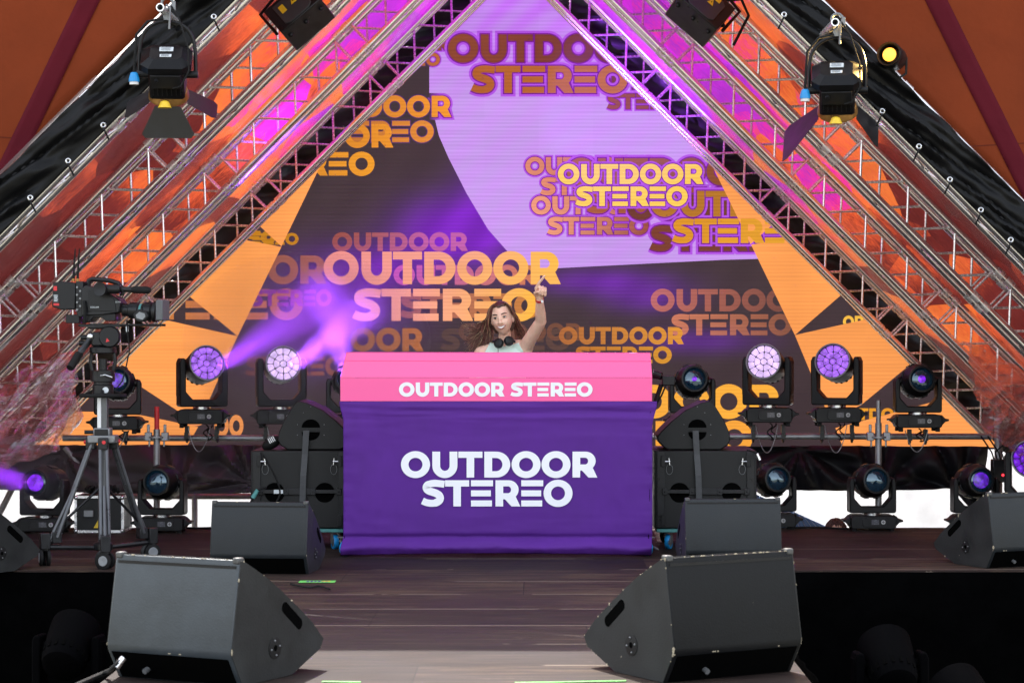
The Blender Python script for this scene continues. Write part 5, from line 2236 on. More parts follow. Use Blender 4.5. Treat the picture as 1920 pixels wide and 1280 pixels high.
# thin lip along the upper edge
m = MB()
f0_, f1_ = u0.lerp(e0, .68), u1.lerp(e1, .68)
m.tube([f0_ + Vector((0, -.002, 0)), f1_ + Vector((0, -.002, 0))], .0025, 6)
m.build('edge_trim', M_pink2, booth)
for (lo, hi, sx) in ((d_, e0, -1), (c_, e1, 1)):
    m = MB()
    x = lo.x
    vs = [Vector((x, lo.y + .02, a.z)), Vector((x, lo.y + .80, a.z)), Vector((hi.x, lo.y + .80, hi.z)), Vector((hi.x, hi.y + .02, hi.z)), Vector((x, lo.y + .02, lo.z))]
    m.add(vs + [v - Vector((sx * .018, 0, 0)) for v in vs], [[0, 1, 2, 3, 4], [9, 8, 7, 6, 5]] + [[k, 5 + k, 5 + (k + 1) % 5, (k + 1) % 5] for k in range(5)])
    m.build('side_board', M_pink, booth, smooth=False)
MB().box((0, .40, BP(0, 752).z - .03), (1.98, .72, .03)).build('desk_top', M_black2, booth)
for sx in (-1, 1):
    for y in (.06, .74):
        MB().box((sx * .97, y, .62), (.04, .04, .98)).build('frame_leg', M_black2, booth)
        castor(booth, (sx * .985, y, 0), .125, M_blue, 35 * sx)
MB().box((0, .06, .13), (1.9, .04, .03)).build('frame_rail', M_black2, booth)


def cloth(a, b_):
    # a across, b down from the top edge
    y = 752.5 + (1040 - 752.5) * b_
    xl = 636.5 + 7.5 * sm01(b_ * 7) - 4.0 * sm01((b_ - .86) / .1)
    xr = 1231 - 9.0 * sm01(b_ * 6) - 2.0 * sm01((b_ - .86) / .1) + 1.0
    y += (3.0 * math.sin(a * math.pi) ** 0.6 - 3.5) * -1 * (1 if b_ > .97 else 0) * 0
    x = xl + (xr - xl) * a
    p = BP(x, y)
    d = -.006
    edge = min(a, 1 - a)
    d += .010 * fbm((a * 2.0, b_ * 22, 1.0), 3) * math.exp(-((b_ - .06) / .07) ** 2)       # creases under the board
    d += .010 * fbm((a * 9, b_ * 2.2, 2.0), 3) * sm01((abs(a - .5) - .20) / .2) + .006 * fbm((a * 3 + b_ * 2, b_ * 6 - a, 7.0), 3) * sm01((abs(b_ - .49) - .20) / .08)
    d += .010 * math.exp(-edge / .03) * fbm((a * 3, b_ * 9, 4.0), 3)
    if b_ > .83:
        t = (b_ - .83) / .17
        sag = .004 * fbm((a * 5, 3, 0), 3)
        crease = math.exp(-((t - .32 - sag * 10) / .10) ** 2)
        d += .022 * crease - .040 * math.exp(-((t - .72) / .26) ** 2) * (1 + .35 * math.sin(a * 19 + 2) * t)
        d += .012 * fbm((a * 11, t * 1.2, 5), 3) * t
        if edge < .12:
            d += -.03 * t * (1 - edge / .12) * (.6 + .4 * math.sin(t * 9 + a * 40))
    p.z += .012 * math.sin(a * math.pi) * max(0, (b_ - .93) / .07)
    return p + Vector((0, d, 0))


cl = MB().grid(cloth, 180, 120)
co = cl.build('front_cloth', M_purple, booth, ang=180, fix=False)
sm = co.modifiers.new('thick', 'SOLIDIFY')
sm.thickness = 0.003
sm.offset = 1
for sx, ang in ((-1, 0), (1, 0)):
    def side_c(a, b_):
        x = -1.012 if sx < 0 else 1.008
        z0, z1 = BP(0, 754).z, .05
        return Vector((x + sx * (-.02 * sm01(b_ * 6)) + .012 * math.sin(a * 14 + b_ * 3), .0 + .70 * a, z0 + (z1 - z0) * b_))
    so = MB().grid(side_c, 30, 20).build('side_cloth', M_skirt, booth, ang=180, fix=False)
    sm = so.modifiers.new('thick', 'SOLIDIFY')
    sm.thickness = 0.003


def bfn(d):
    def f(px, py):
        return BP(px, py, d)
    return f


M_print = pm('white print', (0.86, 0.86, 0.90), 0.55, 0, 0.03, 4)
word_mesh('lettering', 'OUTDOOR', 752, 846, 1119, 48.5, bfn(-.0135), M_print, co)
word_mesh('lettering', 'STEREO', 790, 899.5, 1073.5, 49, bfn(-.0135), M_print, co)
res_w = word_polys('OUTDOOR')[1]
word_mesh('lettering', 'OUTDOOR', 748, 716.8, 945.5, 26.2, bfn(-.0035), M_print, pf)
word_mesh('lettering', 'STEREO', 957, 716.8, 1111, 26.2, bfn(-.0035), M_print, pf)

# small remote camera peeping out behind the right end of the booth
t = thing('booth_camera', 'small black camera clamped behind the right end of the pink board', 'camera', W(1240, 712, 282))
MB().tube([(-.06, 0, .04), (.0, -.02, .025)], [.030, .026], 16).build('lens_barrel', M_black2, t)
MB().tube([(-.06, 0, .041), (-.055, 0, .04)], .031, 16).build('lens_ring', M_mgrey, t)
MB().box((.045, .0, -.005), (.085, .08, .062)).build('body', M_black, t, bevel=.006)
MB().tube([(.0, 0, -.03), (-.03, .01, -.12), (-.05, .02, -.2)], .016, 10).build('arm', M_black2, t)
MB().tube([(.03, -.03, -.03), (.0, -.05, -.1), (-.045, -.02, -.18), (-.06, 0, -.25)], .006, 8).build('cable', M_rubber, t)

# stickers, tape, cables on the floor
t = thing('floor_sticker', 'bright green sticker with a purple and yellow print on the boards', 'sticker', on_floor(595, 1091))
MB().box((0, 0, .0045), (.21, .11, .001)).build('sheet', M_green, t)
m = MB()
for k in range(6):
    m.box((-.055 + .022 * k, 0, .0055), (.014, .05 + .012 * (k % 2), .001))
m.build('print', M_purple, t)
MB().box((.05, .005, .0058), (.05, .03, .001)).build('print', M_yellow, t)
t = thing('floor_tape', 'strip of bright green tape on the sunlit boards', 'tape', on_floor(1070, 1279), (0, 0, R(7)))
MB().box((.0, 0, .0045), (.46, .022, .001)).build('strip', M_green, t)
t = thing('floor_tape', 'short green tape end beside the left wedge at the bottom edge', 'tape', on_floor(640, 1279), (0, 0, R(-4)))
MB().box((.0, 0, .0045), (.16, .022, .001)).build('strip', M_green, t)


def cable(label, pts, r=.009, plug=None):
    t = thing('stage_cable', label, 'cable', pts[0])
    P0 = Vector(pts[0])
    q = [Vector(p) - P0 for p in pts]
    # smooth the run
    for _ in range(3):
        n = [q[0]]
        for a, b2 in zip(q, q[1:]):
            n += [a * .75 + b2 * .25, a * .25 + b2 * .75]
        q = n + [q[-1]]
    MB().tube(q, r, 8).build('lead', M_rubber, t)
    if plug:
        MB().tube([Vector(plug[0]) - P0, Vector(plug[1]) - P0], [.013, .016], 12).build('plug', M_chrome, t)
    return t


cz = Vector((0, 0, .012))
a0 = W(232, 1232, 470)
cable('black lead with a bright plug going into the left front wedge', [a0, a0 + Vector((-.05, -.03, -.05)), on_floor(205, 1262) + cz, on_floor(120, 1300) + cz], .011, (a0, a0 + Vector((-.028, -.012, -.036))))
cable('thin black lead lying on the boards beside the purple booth front', [on_floor(545, 1098) + cz, on_floor(580, 1106) + cz, on_floor(600, 1101) + cz, on_floor(618, 1108) + cz], .006)
cable('thin lead along the rear edge, left of the booth', [on_floor(330, 991) + cz, on_floor(370, 993) + cz, on_floor(420, 991) + cz, on_floor(470, 993) + cz], .008)
cable('thin lead along the rear edge, right of the booth', [on_floor(1475, 992) + cz, on_floor(1530, 991) + cz, on_floor(1590, 994) + cz], .008)
s0 = W(470, 850, 281)
cable('black lead with a teal sleeve looping down the left subwoofer', [W(489, 848, 281), W(500, 862, 281), W(520, 900, 281), W(527, 925, 281), W(516, 945, 281)], .006)
k_ = cable('black lead hanging at the left edge of the left subwoofer', [W(500, 913, 281), W(486, 916, 281), W(474, 932, 281), W(466, 950, 281), W(462, 990, 281)], .006, (W(483, 918, 281), W(474, 933, 281)))
for o in kids(k_):
    if o.name.startswith('plug'):
        o.data.materials[0] = M_teal
cable('black lead hanging off the right subwoofer corner', [W(1400, 843, 281), W(1418, 848, 281), W(1424, 862, 281), W(1427, 880, 281)], .005, (W(1419, 850, 281), W(1424, 862, 281)))

# flight case
fc = on_floor(186, 998)
t = thing('flight_case', 'black flight case with silver edges and a yellow warning triangle', 'flight case', fc)
w_, h_, d_c = .36, .27, .34
MB().box((0, d_c / 2, h_ / 2), (w_ - .01, d_c - .01, h_ - .01)).build('panel', M_cab2, t)
m = MB()
for sx in (-1, 1):
    for (y, z) in ((0, 0), (0, h_), (d_c, 0), (d_c, h_)):
        m.box((0, y, min(max(z, .009), h_ - .009)), (w_, .018, .018)) if sx < 0 else None
    for y in (0, d_c):
        m.box((sx * (w_ / 2 - .008), y, h_ / 2), (.0175, .0185, h_ - .036))
    for z in (.0095, h_ - .0095):
        m.box((sx * (w_ / 2 - .008), d_c / 2, z), (.0178, d_c - .02, .0175))
m.build('edge_profile', M_alu_bar, t)
for sx in (-1, 1):
    for z in (.014, h_ - .014):
        MB().ell((sx * (w_ / 2 - .01), -.004, z), (.017, .017, .017), 12, 8).build('ball_corner', M_chrome, t)
m = MB()
m.prism([(-.04, .035), (.04, .035), (.0, .105)], -.0075, -.0045)
tri = m.build('warning_triangle', M_yellow, t, smooth=False)
m = MB()
m.prism([(-.004, .058), (.004, .058), (.005, .085), (-.005, .085)], -.0085, -.0075)
m.prism([(-.004, .046), (.004, .046), (.004, .053), (-.004, .053)], -.0085, -.0075)
m.build('print', M_hole, tri, smooth=False)
MB().box((-.075, -.012, .14), (.07, .02, .05)).build('latch', M_mgrey, t, bevel=.004)
t2 = thing('cable_bundle', 'black cables and a clamp heaped on the flight case', 'cable bundle', (fc.x, fc.y, h_ + .01))
m = MB()
pts = [Vector((-.12 + .24 * k / 60, .12 + .05 * math.sin(k * .9), .03 + .022 * math.sin(k * .63))) for k in range(61)]
m.tube(pts, .013, 8)
m.box((.02, .14, .025), (.13, .10, .05))
m.build('leads', M_rubber, t2)
# ------------------------------------------------------------------ camera pedestal and video camera
ST = 297.0
tb = W(193, CY + CH * ST, ST)
tri_ = thing('camera_pedestal', 'tall wheeled tripod pedestal with grey legs standing left of the stage', 'tripod', tb)


def TP(px, py, dy=0.0):
    return Vector(((px - 193) / ST, dy, CH + (CY - py) / ST))


feet = [Vector((-.335, -.15, 0)), Vector((.085, -.36, 0)), Vector((.265, .24, 0))]
zc_ = TP(193, 832).z
for k, f in enumerate(feet):
    dirf = Vector((f.x, f.y, 0)).normalized()
    side_ = Vector((-dirf.y, dirf.x, 0))
    top = Vector((dirf.x * .075, dirf.y * .075, zc_ + .005))
    knee = f * .80 + Vector((0, 0, .175))
    low = f + Vector((0, 0, .125))
    m = MB()
    for sg in (-1, 1):
        m.tube([top + side_ * .020 * sg, knee + side_ * .024 * sg], .0125, 10)
    m.tube([top.lerp(knee, .45), low.lerp(knee, .3)], .011, 10)
    lg = m.build('leg', M_carbon, tri_)
    j = MB()
    j.box(top + Vector((0, 0, .0)), (.062, .062, .075))
    j.build('leg_hinge', M_black2, lg, bevel=.006)
    MB().tube([top + dirf * .03 + Vector((0, 0, .01)), top + dirf * .045 + Vector((0, 0, .01))], .012, 12).build('lock_knob', M_red, lg)
    kn = MB()
    kn.box(knee, (.058, .058, .07), Matrix.Rotation(math.atan2(dirf.y, dirf.x), 4, 'Z'))
    kn.tube([knee, low], .017, 10)
    kn.box(low + Vector((0, 0, .03)), (.062, .062, .10), Matrix.Rotation(math.atan2(dirf.y, dirf.x), 4, 'Z'))
    kn.build('foot_block', M_black2, lg, bevel=.005)
    sp_ = MB()
    sp_.tube([Vector((0, 0, .10)), low + Vector((0, 0, -.01))], .017, 8)
    sp_.build('spreader', M_black2, tri_)
    ws_ = MB()
    sl = Vector((0, 0, .46)).lerp(Vector((0, 0, .5)), .5)
    ws_.tube([Vector((dirf.x * .03, dirf.y * .03, .47)), top.lerp(knee, .86)], .009, 8)
    ws_.build('mid_brace', M_black2, tri_)
    wh = MB()
    A = Matrix.Translation((f.x, f.y, 0)) @ Matrix.Rotation(R(20 + 50 * k), 4, 'Z') @ axis_M((0, 0, .052), (1, 0, 0))
    for sg in (-1, 1):
        wh.lathe([(.0, sg * .014), (.050, sg * .014), (.052, sg * .018), (.052, sg * .030), (.046, sg * .033), (.0, sg * .033)], 26, A)
    w1 = wh.build('wheel', M_rubber, tri_)
    for sg in (-1, 1):
        MB().lathe([(.032, sg * .0335), (.030, sg * .036), (.012, sg * .036), (0, sg * .034)], 22, A).build('hub', M_grey, w1)
    gd = MB()
    pts = [(A @ Vector((.058 * math.cos(R(a)), .058 * math.sin(R(a)), 0))) for a in range(-70, 71, 14)]
    gd.tube([p + Vector((0, 0, 0)) for p in pts], .016, 8)
    gd.box(Vector((f.x, f.y, .112)), (.05, .05, .03))
    gd.build('wheel_guard', M_black, w1)

m = MB()
m.lathe([(.058, .085), (.062, .09), (.062, .125), (.05, .135), (.036, .14)], 24)
m.build('column_foot', M_black2, tri_)
m = MB()
m.tube([(0, 0, .10), (0, 0, TP(0, 822).z)], .030, 20)
m.build('outer_column', M_carbon, tri_)
m = MB()
m.prism([(-.031, TP(0, 824).z), (-.006, TP(0, 824).z), (-.006, TP(0, 738).z), (-.031, TP(0, 738).z)], -.030, .03)
m.build('inner_column', M_white, tri_, bevel=.004)
m = MB()
m.prism([(-.006, TP(0, 824).z), (.031, TP(0, 824).z), (.031, TP(0, 738).z), (-.006, TP(0, 738).z)], -.028, .028)
m.build('inner_column', M_carbon, tri_, bevel=.004)
m = MB()
m.box((0, 0, zc_ + .032), (.175, .13, .05))
m.box((0, 0, zc_ + .075), (.105, .105, .055))
m.build('crown', M_mgrey, tri_, bevel=.008)
MB().box((.0, -.056, zc_ + .075), (.085, .012, .04)).build('crown_panel', M_black, tri_, bevel=.004)
MB().tube([(-.05, 0, zc_ + .075), (-.115, -.01, zc_ + .075)], .013, 10).build('clamp_knob', M_black2, tri_)
zr = TP(0, 741).z
ring = [Vector((.138 * math.cos(R(a)), .138 * math.sin(R(a)), zr)) for a in range(0, 361, 12)]
m = MB()
m.tube(ring, .0125, 8, caps=False)
for a in (40, 160, 280):
    m.tube([Vector((.05 * math.cos(R(a)), .05 * math.sin(R(a)), zr + .04)), Vector((.136 * math.cos(R(a)), .136 * math.sin(R(a)), zr))], .009, 8)
m.build('steering_ring', M_rubber, tri_)
m = MB()
m.lathe([(.042, zr - .01), (.066, zr), (.066, zr + .065), (.058, zr + .07), (.058, zr + .085), (.076, zr + .09), (.076, zr + .155), (.06, zr + .16)], 28)
m.build('pressure_unit', M_black2, tri_)
gm = MB()
gm.lathe([(.019, .0), (.019, .008), (0, .008)], 18, axis_M((.03, -.066, zr + .035), (0, -1, 0)))
gm.build('gauge', M_label, tri_)
MB().tube([(.0, -.075, zr + .125), (.03, -.085, zr + .13), (.075, -.085, zr + .115)], .005, 8).build('lever', M_chrome, tri_)
m = MB()
for sg in (-1, 1):
    m.tube([Vector((sg * .065, 0, zr + .15)), Vector((sg * .078, 0, zr + .21)), Vector((sg * .070, 0, zr + .27))], .013, 8)
m.tube([(0, 0, zr + .15), (0, 0, zr + .23)], .028, 12)
m.lathe([(.06, zr + .262), (.084, zr + .27), (.084, zr + .30), (.06, zr + .31)], 28)
m.build('bowl', M_black2, tri_)
zh = zr + .31
hd = thing('fluid_head', 'black fluid head with two pan bars under the video camera', 'tripod head', (tb.x, tb.y, tb.z + zh))
m = MB()
m.box((0.0, 0, .045), (.13, .10, .09))
m.box((-.01, 0, .125), (.16, .09, .035))
m.build('head_body', M_black2, hd, bevel=.010)
m = MB()
A = axis_M((.055, -.055, .06), (0, -1, 0))
m.lathe([(.066, -.02), (.068, .02), (.060, .032), (0, .032)], 30, A)
dk = m.build('drag_dial', M_black, hd)
MB().prism([(.035, .025), (.058, .032), (.042, .052)], -.090, -.086).build('red_mark', M_red, dk, smooth=False)
for (dx, dy, ex, ey) in ((-.07, -.04, -.155, -.26), (-.06, .05, -.175, -.14)):
    pb = MB()
    pb.tube([Vector((dx, dy, .06)), Vector((dx * .4 + ex * .6, dy * .4 + ey * .6, -.045))], .012, 10)
    b0 = pb.build('pan_bar', M_carbon, hd)
    g_ = MB()
    g_.tube([Vector((dx * .4 + ex * .6, dy * .4 + ey * .6, -.045)), Vector((ex, ey, -.135))], [.021, .023], 14)
    g_.build('grip', M_rubber, b0)
    MB().ell((dx, dy, .06), (.026, .026, .026), 12, 8).build('rosette', M_chrome, b0)
for (x, z) in ((-.10, .02), (-.105, -.02), (-.09, .055)):
    MB().tube([(x, -.03, z), (x - .045, -.035, z)], .016, 12).build('knob', M_black, hd)

M_hood = pm('grey lens hood', (.10, .105, .11), .6, 0, .12, 20)
# --- the video camera
vz = tb.z + zh + .145
vc = thing('video_camera', 'black broadcast shoulder camera with microphone and grey lens hood on the pedestal', 'video camera', (tb.x, tb.y, vz), (0, 0, R(-7)))


def Q(px, py):
    return ((px - 193) / ST, (612 - py) / ST)


def vp(name, pts, y0, y1, mat, bev=.004, parent=None):
    return MB().prism([Q(*p) for p in pts], y0, y1).build(name, mat, parent or vc, bevel=bev)


vb = vp('body', [(158, 598), (158, 548), (166, 541), (200, 550), (228, 566), (233, 574), (231, 592), (196, 597)], -.075, .075, M_black2, .006)
vp('shoulder_pad', [(160, 611), (160, 596), (222, 594), (222, 608), (204, 608), (194, 601), (180, 601), (172, 610)], -.06, .06, M_black, .004)
vp('side_panel', [(172, 590), (172, 550), (200, 553), (222, 567), (226, 590)], -.081, -.074, M_black, .002, vb)
bt = vp('battery', [(101, 581), (103, 536), (121, 534), (146, 537), (146, 586), (118, 587)], -.07, .07, M_black, .006)
MB().box((Q(108, 0)[0], -.072, Q(0, 547)[1]), (.022, .004, .028)).build('mark', M_red, bt)
lb = MB().box((Q(109, 0)[0], -.072, Q(0, 566)[1]), (.036, .004, .052)).build('label', M_grey_d, bt)
m = MB()
for k in range(5):
    m.box((Q(109, 0)[0] + .002 * (k % 2), -.0745, Q(0, 560)[1] - .0085 * k), (.026 - .004 * (k % 3), .002, .004))
m.build('print', M_label, lb)
MB().box((Q(110, 0)[0], -.0725, Q(0, 577)[1]), (.036, .004, .014)).build('mark', M_red, bt)
vp('adapter_plate', [(146, 586), (146, 534), (160, 534), (160, 600), (150, 600)], -.06, .06, M_black2, .004)
cn_ = MB()
for k in range(7):
    cn_.tube([Vector((Q(150 + (k % 2) * 6, 0)[0], -.062, Q(0, 545 + 7 * k)[1])), Vector((Q(150 + (k % 2) * 6, 0)[0], -.074, Q(0, 545 + 7 * k)[1]))], .007, 8)
cn_.build('connectors', M_mgrey, vc)
vp('receiver', [(126, 612), (126, 596), (152, 596), (152, 612)], -.05, .05, M_black, .003)
for x in (138, 146):
    a0 = MB()
    q = Q(x, 532)
    a0.tube([Vector((q[0], -.02, q[1])), Vector((q[0] + .004, -.02, q[1] + .10)), Vector((q[0] + .012, -.02, q[1] + .20))], [.0085, .0065, .004], 8)
    an = a0.build('antenna', M_rubber, vc)
    MB().tube([Vector((q[0], -.02, q[1] - .006)), Vector((q[0], -.02, q[1] + .012))], .010, 10).build('brass_base', M_brass, an)
h_ = MB()
h_.tube([Vector((Q(164, 545)[0], 0, Q(164, 545)[1])), Vector((Q(166, 532)[0], 0, Q(166, 532)[1])), Vector((Q(172, 529)[0], 0, Q(172, 529)[1])), Vector((Q(205, 532)[0], 0, Q(205, 532)[1])),
         Vector((Q(222, 537)[0], 0, Q(222, 537)[1])), Vector((Q(230, 546)[0], 0, Q(230, 546)[1])), Vector((Q(230, 560)[0], 0, Q(230, 560)[1]))], .016, 10)
h_.build('carry_handle', M_black2, vc)
e_ = MB()
A = axis_M((Q(203, 0)[0], -.13, Q(0, 549)[1]), (-.25, -1, 0))
e_.lathe([(.022, -.10), (.024, -.03), (.040, .0), (.046, .02), (.044, .026), (.030, .022), (0, .02)], 26, A)
e_.tube([Vector((Q(206, 0)[0], -.11, Q(0, 549)[1])), Vector((Q(236, 0)[0], -.10, Q(0, 549)[1]))], .030, 14)
e_.build('viewfinder', M_black, vc)
mic = MB()
mic.tube([Vector((Q(226, 0)[0], -.09, Q(0, 549)[1])), Vector((Q(262, 0)[0], -.09, Q(0, 550)[1]))], .018, 12)
mo = mic.build('microphone', M_black2, vc)
fo = MB()
fo.tube([Vector((Q(256, 0)[0], -.09, Q(0, 550)[1])), Vector((Q(262, 0)[0], -.09, Q(0, 550)[1])), Vector((Q(288, 0)[0], -.09, Q(0, 551)[1])), Vector((Q(293, 0)[0], -.09, Q(0, 551)[1]))], [.017, .023, .023, .014], 14)
fo.build('foam', M_rubber, mo)
ln = MB()
A = axis_M((Q(232, 0)[0], 0, Q(0, 587)[1]), (1, 0, -.06))
k_ = 1 / ST
ln.lathe([(.040, 0), (.040, 12 * k_), (.052, 14 * k_), (.052, 30 * k_), (.046, 31 * k_), (.046, 40 * k_), (.058, 43 * k_), (.060, 55 * k_), (.056, 56 * k_), (.066, 60 * k_), (.066, 66 * k_), (0, 66 * k_)], 32, A)
lo_ = ln.build('lens', M_black2, vc)
rgm = MB()
rgm.lathe([(.0465, 33 * k_), (.0475, 34 * k_), (.0475, 36 * k_), (.0465, 37 * k_)], 32, A, cap=False)
rgm.build('marked_ring', M_teal, lo_)
vp('zoom_servo', [(262, 606), (258, 596), (268, 586), (284, 590), (288, 600), (280, 609), (270, 610)], -.085, -.03, M_black, .006, lo_)
vp('servo_rim', [(266, 603), (264, 597), (271, 591), (281, 594), (283, 600), (277, 606)], -.0875, -.0845, M_grey, .001, lo_)
hm = MB()
hx = Q(308, 588)
hm.box((hx[0], 0, hx[1]), (.048, .155, .130))
ho = hm.build('lens_hood', M_hood, vc, bevel=.008)
rd = MB()
for sg in (-1, 1):
    rd.tube([Vector((Q(150, 0)[0], sg * .04, -.012)), Vector((Q(310, 0)[0], sg * .04, -.012))], .0078, 10)
rd.box((Q(192, 0)[0], 0, -.016), (.26, .10, .016))
rd.build('base_plate', M_black, vc)
for (txt, px_, py_, sz) in (('SONY', 224, 574, .014), ('XDCAM', 176, 584, .016), ('G-SHOT', 226, 590, .009)):
    if txt == 'G-SHOT':
        continue
    q = Q(px_, py_)
    text_mesh('lettering', txt, sz, M_label, vb, Matrix.Translation((q[0], -.0822 if px_ < 200 else -.0765, q[1])) @ FACE)
for (pts, r_) in (([(232, 545, -.1), (246, 556, -.12), (240, 566, -.11), (228, 562, -.09)], .004), ([(245, 606, -.06), (247, 630, -.07), (250, 662, -.06), (244, 690, -.06), (238, 720, -.08), (226, 735, -.09)], .0045),
                  ([(165, 570, -.09), (168, 590, -.10), (165, 612, -.085)], .010)):
    MB().tube([Vector((Q(a, 0)[0], y, Q(0, b2)[1])) for a, b2, y in pts], r_, 8).build('cable', M_rubber, vc)
MB().tube([Vector((Q(245, 0)[0], -.06, Q(0, 618)[1])), Vector((Q(246, 0)[0], -.064, Q(0, 628)[1]))], .008, 10).build('cable_plug', M_label, vc)


# ------------------------------------------------------------------ people
def skin_mat(name, c):
    m, nt, b = nodes(name)
    N, L = nt.nodes, nt.links
    tc = N.new('ShaderNodeTexCoord')
    n1 = N.new('ShaderNodeTexNoise')
    n1.inputs['Scale'].default_value = 14
    n1.inputs['Detail'].default_value = 5
    L.new(tc.outputs['Object'], n1.inputs['Vector'])
    cr = N.new('ShaderNodeValToRGB')
    cr.color_ramp.elements[0].position = .3
    cr.color_ramp.elements[1].position = .7
    cr.color_ramp.elements[0].color = (c[0] * .90, c[1] * .82, c[2] * .80, 1)
    cr.color_ramp.elements[1].color = (min(1, c[0] * 1.06), min(1, c[1] * 1.06), min(1, c[2] * 1.06), 1)
    L.new(n1.outputs['Fac'], cr.inputs[0])
    L.new(cr.outputs[0], b.inputs['Base Color'])
    b.inputs['Roughness'].default_value = .42
    b.inputs['Subsurface Weight'].default_value = .12
    b.inputs['Subsurface Radius'].default_value = (.012, .005, .003)
    b.inputs['Subsurface Scale'].default_value = 1.0
    return m


M_skin = skin_mat('skin', (.92, .61, .46))
M_hair = pm('brown hair', (.085, .038, .028), .42, 0, .35, 30, .3, 200, .1, stretch=(3, 3, .6))
M_hair2 = pm('blond hair strands', (.46, .31, .18), .42, 0, .3, 30, .3, 200, .1, stretch=(3, 3, .6))
M_hair3 = pm('reddish hair strands', (.24, .085, .072), .42, 0, .3, 30, .3, 200, .1, stretch=(3, 3, .6))
M_mint = pm('mint cotton', (.72, .92, .80), .8, 0, .06, 9, .2, 300)
M_denim = pm('dark denim', (.03, .035, .05), .8, 0, .2, 9, .3, 300)
M_eye = pm('eye white', (.72, .70, .68), .2, 0, .03, 20)
M_iris = pm('dark iris', (.03, .016, .010), .12, 0, .2, 60)
M_brow = pm('brow hair', (.045, .022, .016), .6, 0, .2, 80)
M_lip = pm('lip', (.44, .15, .13), .35, 0, .1, 40)
M_teeth = pm('teeth', (.86, .84, .79), .2, 0, .03, 60)
M_mouth = pm('mouth shadow', (.10, .02, .02), .6, 0, .1, 40)


def capsule(m, p0, p1, r0, r1, n=16):
    p0, p1 = Vector(p0), Vector(p1)
    d = p1 - p0
    L_ = d.length
    A = axis_M(p0, d)
    prof = []
    for k in range(7):
        a = -math.pi / 2 + math.pi / 2 * k / 6
        prof.append((max(1e-4, r0 * math.cos(a)), r0 * math.sin(a)))
    for k in range(1, 6):
        t = k / 6
        prof.append((r0 + (r1 - r0) * t, L_ * t))
    for k in range(7):
        a = math.pi / 2 * k / 6
        prof.append((max(1e-4, r1 * math.cos(a)), L_ + r1 * math.sin(a)))
    m.lathe(prof, n, A)


def head_shape(m, M):
    """skull, jaw, cheeks and nose as one run of rings, front is -y"""
    nu, nv = 48, 40
    vs, fs = [], []
    for j in range(nv + 1):
        th = math.pi * j / nv
        for i in range(nu):
            ph = 2 * math.pi * i / nu
            a, b_, c = math.sin(th) * math.cos(ph), math.sin(th) * math.sin(ph), math.cos(th)
            x, y, z = a * .0725, b_ * .096, c * (.116 if c > 0 else .106)
            low = max(0, -c)
            if b_ < 0:       # the face
                x *= 1 - .26 * low ** 1.5 - .10 * max(0, low - .8) / .2
                y *= 1 - .06 * low - .10 * max(0, c) ** 2
                y += -.010 * low
                # flatter face, cheekbones, brow ridge, eye hollows
                fx, fz = x / .076, z / .116
                y += .010 * math.exp(-((abs(fx) - .44) / .22) ** 2 - ((fz - .06) / .13) ** 2)
                y -= .004 * math.exp(-((abs(fx) - .55) / .25) ** 2 - ((fz + .20) / .18) ** 2)
                y -= .003 * math.exp(-((fz - .22) / .10) ** 2) * math.exp(-(fx / .6) ** 2)
                y -= .006 * math.exp(-(fx / .35) ** 2 - ((fz + .90) / .16) ** 2)
            else:
                x *= 1 - .34 * low ** 1.2
                y *= 1 + .02 * max(0, c) - .30 * low
            vs.append(M @ Vector((x, y, z)))
    for j in range(nv):
        for i in range(nu):
            i2 = (i + 1) % nu
            fs.append([j * nu + i, (j + 1) * nu + i, (j + 1) * nu + i2, j * nu + i2])
    m.add(vs, fs)
    # nose: bridge, tip, wings
    capsule(m, M @ Vector((0, -.088, .022)), M @ Vector((0, -.106, -.020)), .0075, .0115, 12)
    for sg in (-1, 1):
        m.ell(M @ Vector((sg * .0105, -.097, -.024)), (.0085, .010, .0075), 12, 8)
    # ears
    for sg in (-1, 1):
        m.ell(M @ Vector((sg * .074, .012, -.002)), (.008, .017, .030), 12, 10, M.to_3x3().to_4x4() @ Matrix.Rotation(R(10 * sg), 4, 'Z'))


def fuse(m, voxel, smooth_it=4):
    """one continuous surface out of the overlapping limbs"""
    me = m.mesh('body', M_skin, smooth=True, ang=180)
    o = bpy.data.objects.new('tmp_body', me)
    col.objects.link(o)
    r = o.modifiers.new('fuse', 'REMESH')
    r.mode = 'VOXEL'
    r.voxel_size = voxel
    r.use_smooth_shade = True
    s_ = o.modifiers.new('soft', 'SMOOTH')
    s_.factor = .5
    s_.iterations = smooth_it
    dg = bpy.context.evaluated_depsgraph_get()
    out_ = bpy.data.meshes.new_from_object(o.evaluated_get(dg))
    bpy.data.objects.remove(o)
    out_.polygons.foreach_set('use_smooth', [True] * len(out_.polygons))
    return out_


def garment(name, me, test, off, mat, parent):
    """cloth that follows the body: its faces moved out along the normals"""
    me.calc_loop_triangles()
    sel = [p for p in me.polygons if test(p.center)]
    used = {}
    vs, fs = [], []
    for p in sel:
        f = []
        for v in p.vertices:
            if v not in used:
                used[v] = len(vs)
                vv = me.vertices[v]
                vs.append(vv.co + vv.normal * off)
            f.append(used[v])
        fs.append(f)
    m = MB()
    m.add(vs, fs)
    o = m.build(name, mat, parent, ang=180, fix=False)
    sm_ = o.modifiers.new('thick', 'SOLIDIFY')
    sm_.thickness = .003
    sm_.offset = 1
    return o


SPN = 272.0
dj0 = W(945, CY + CH * SPN, SPN)


def K(px, py, dy=0.0):
    return Vector(((px - 945) / SPN, dy, CH + (CY - py) / SPN))


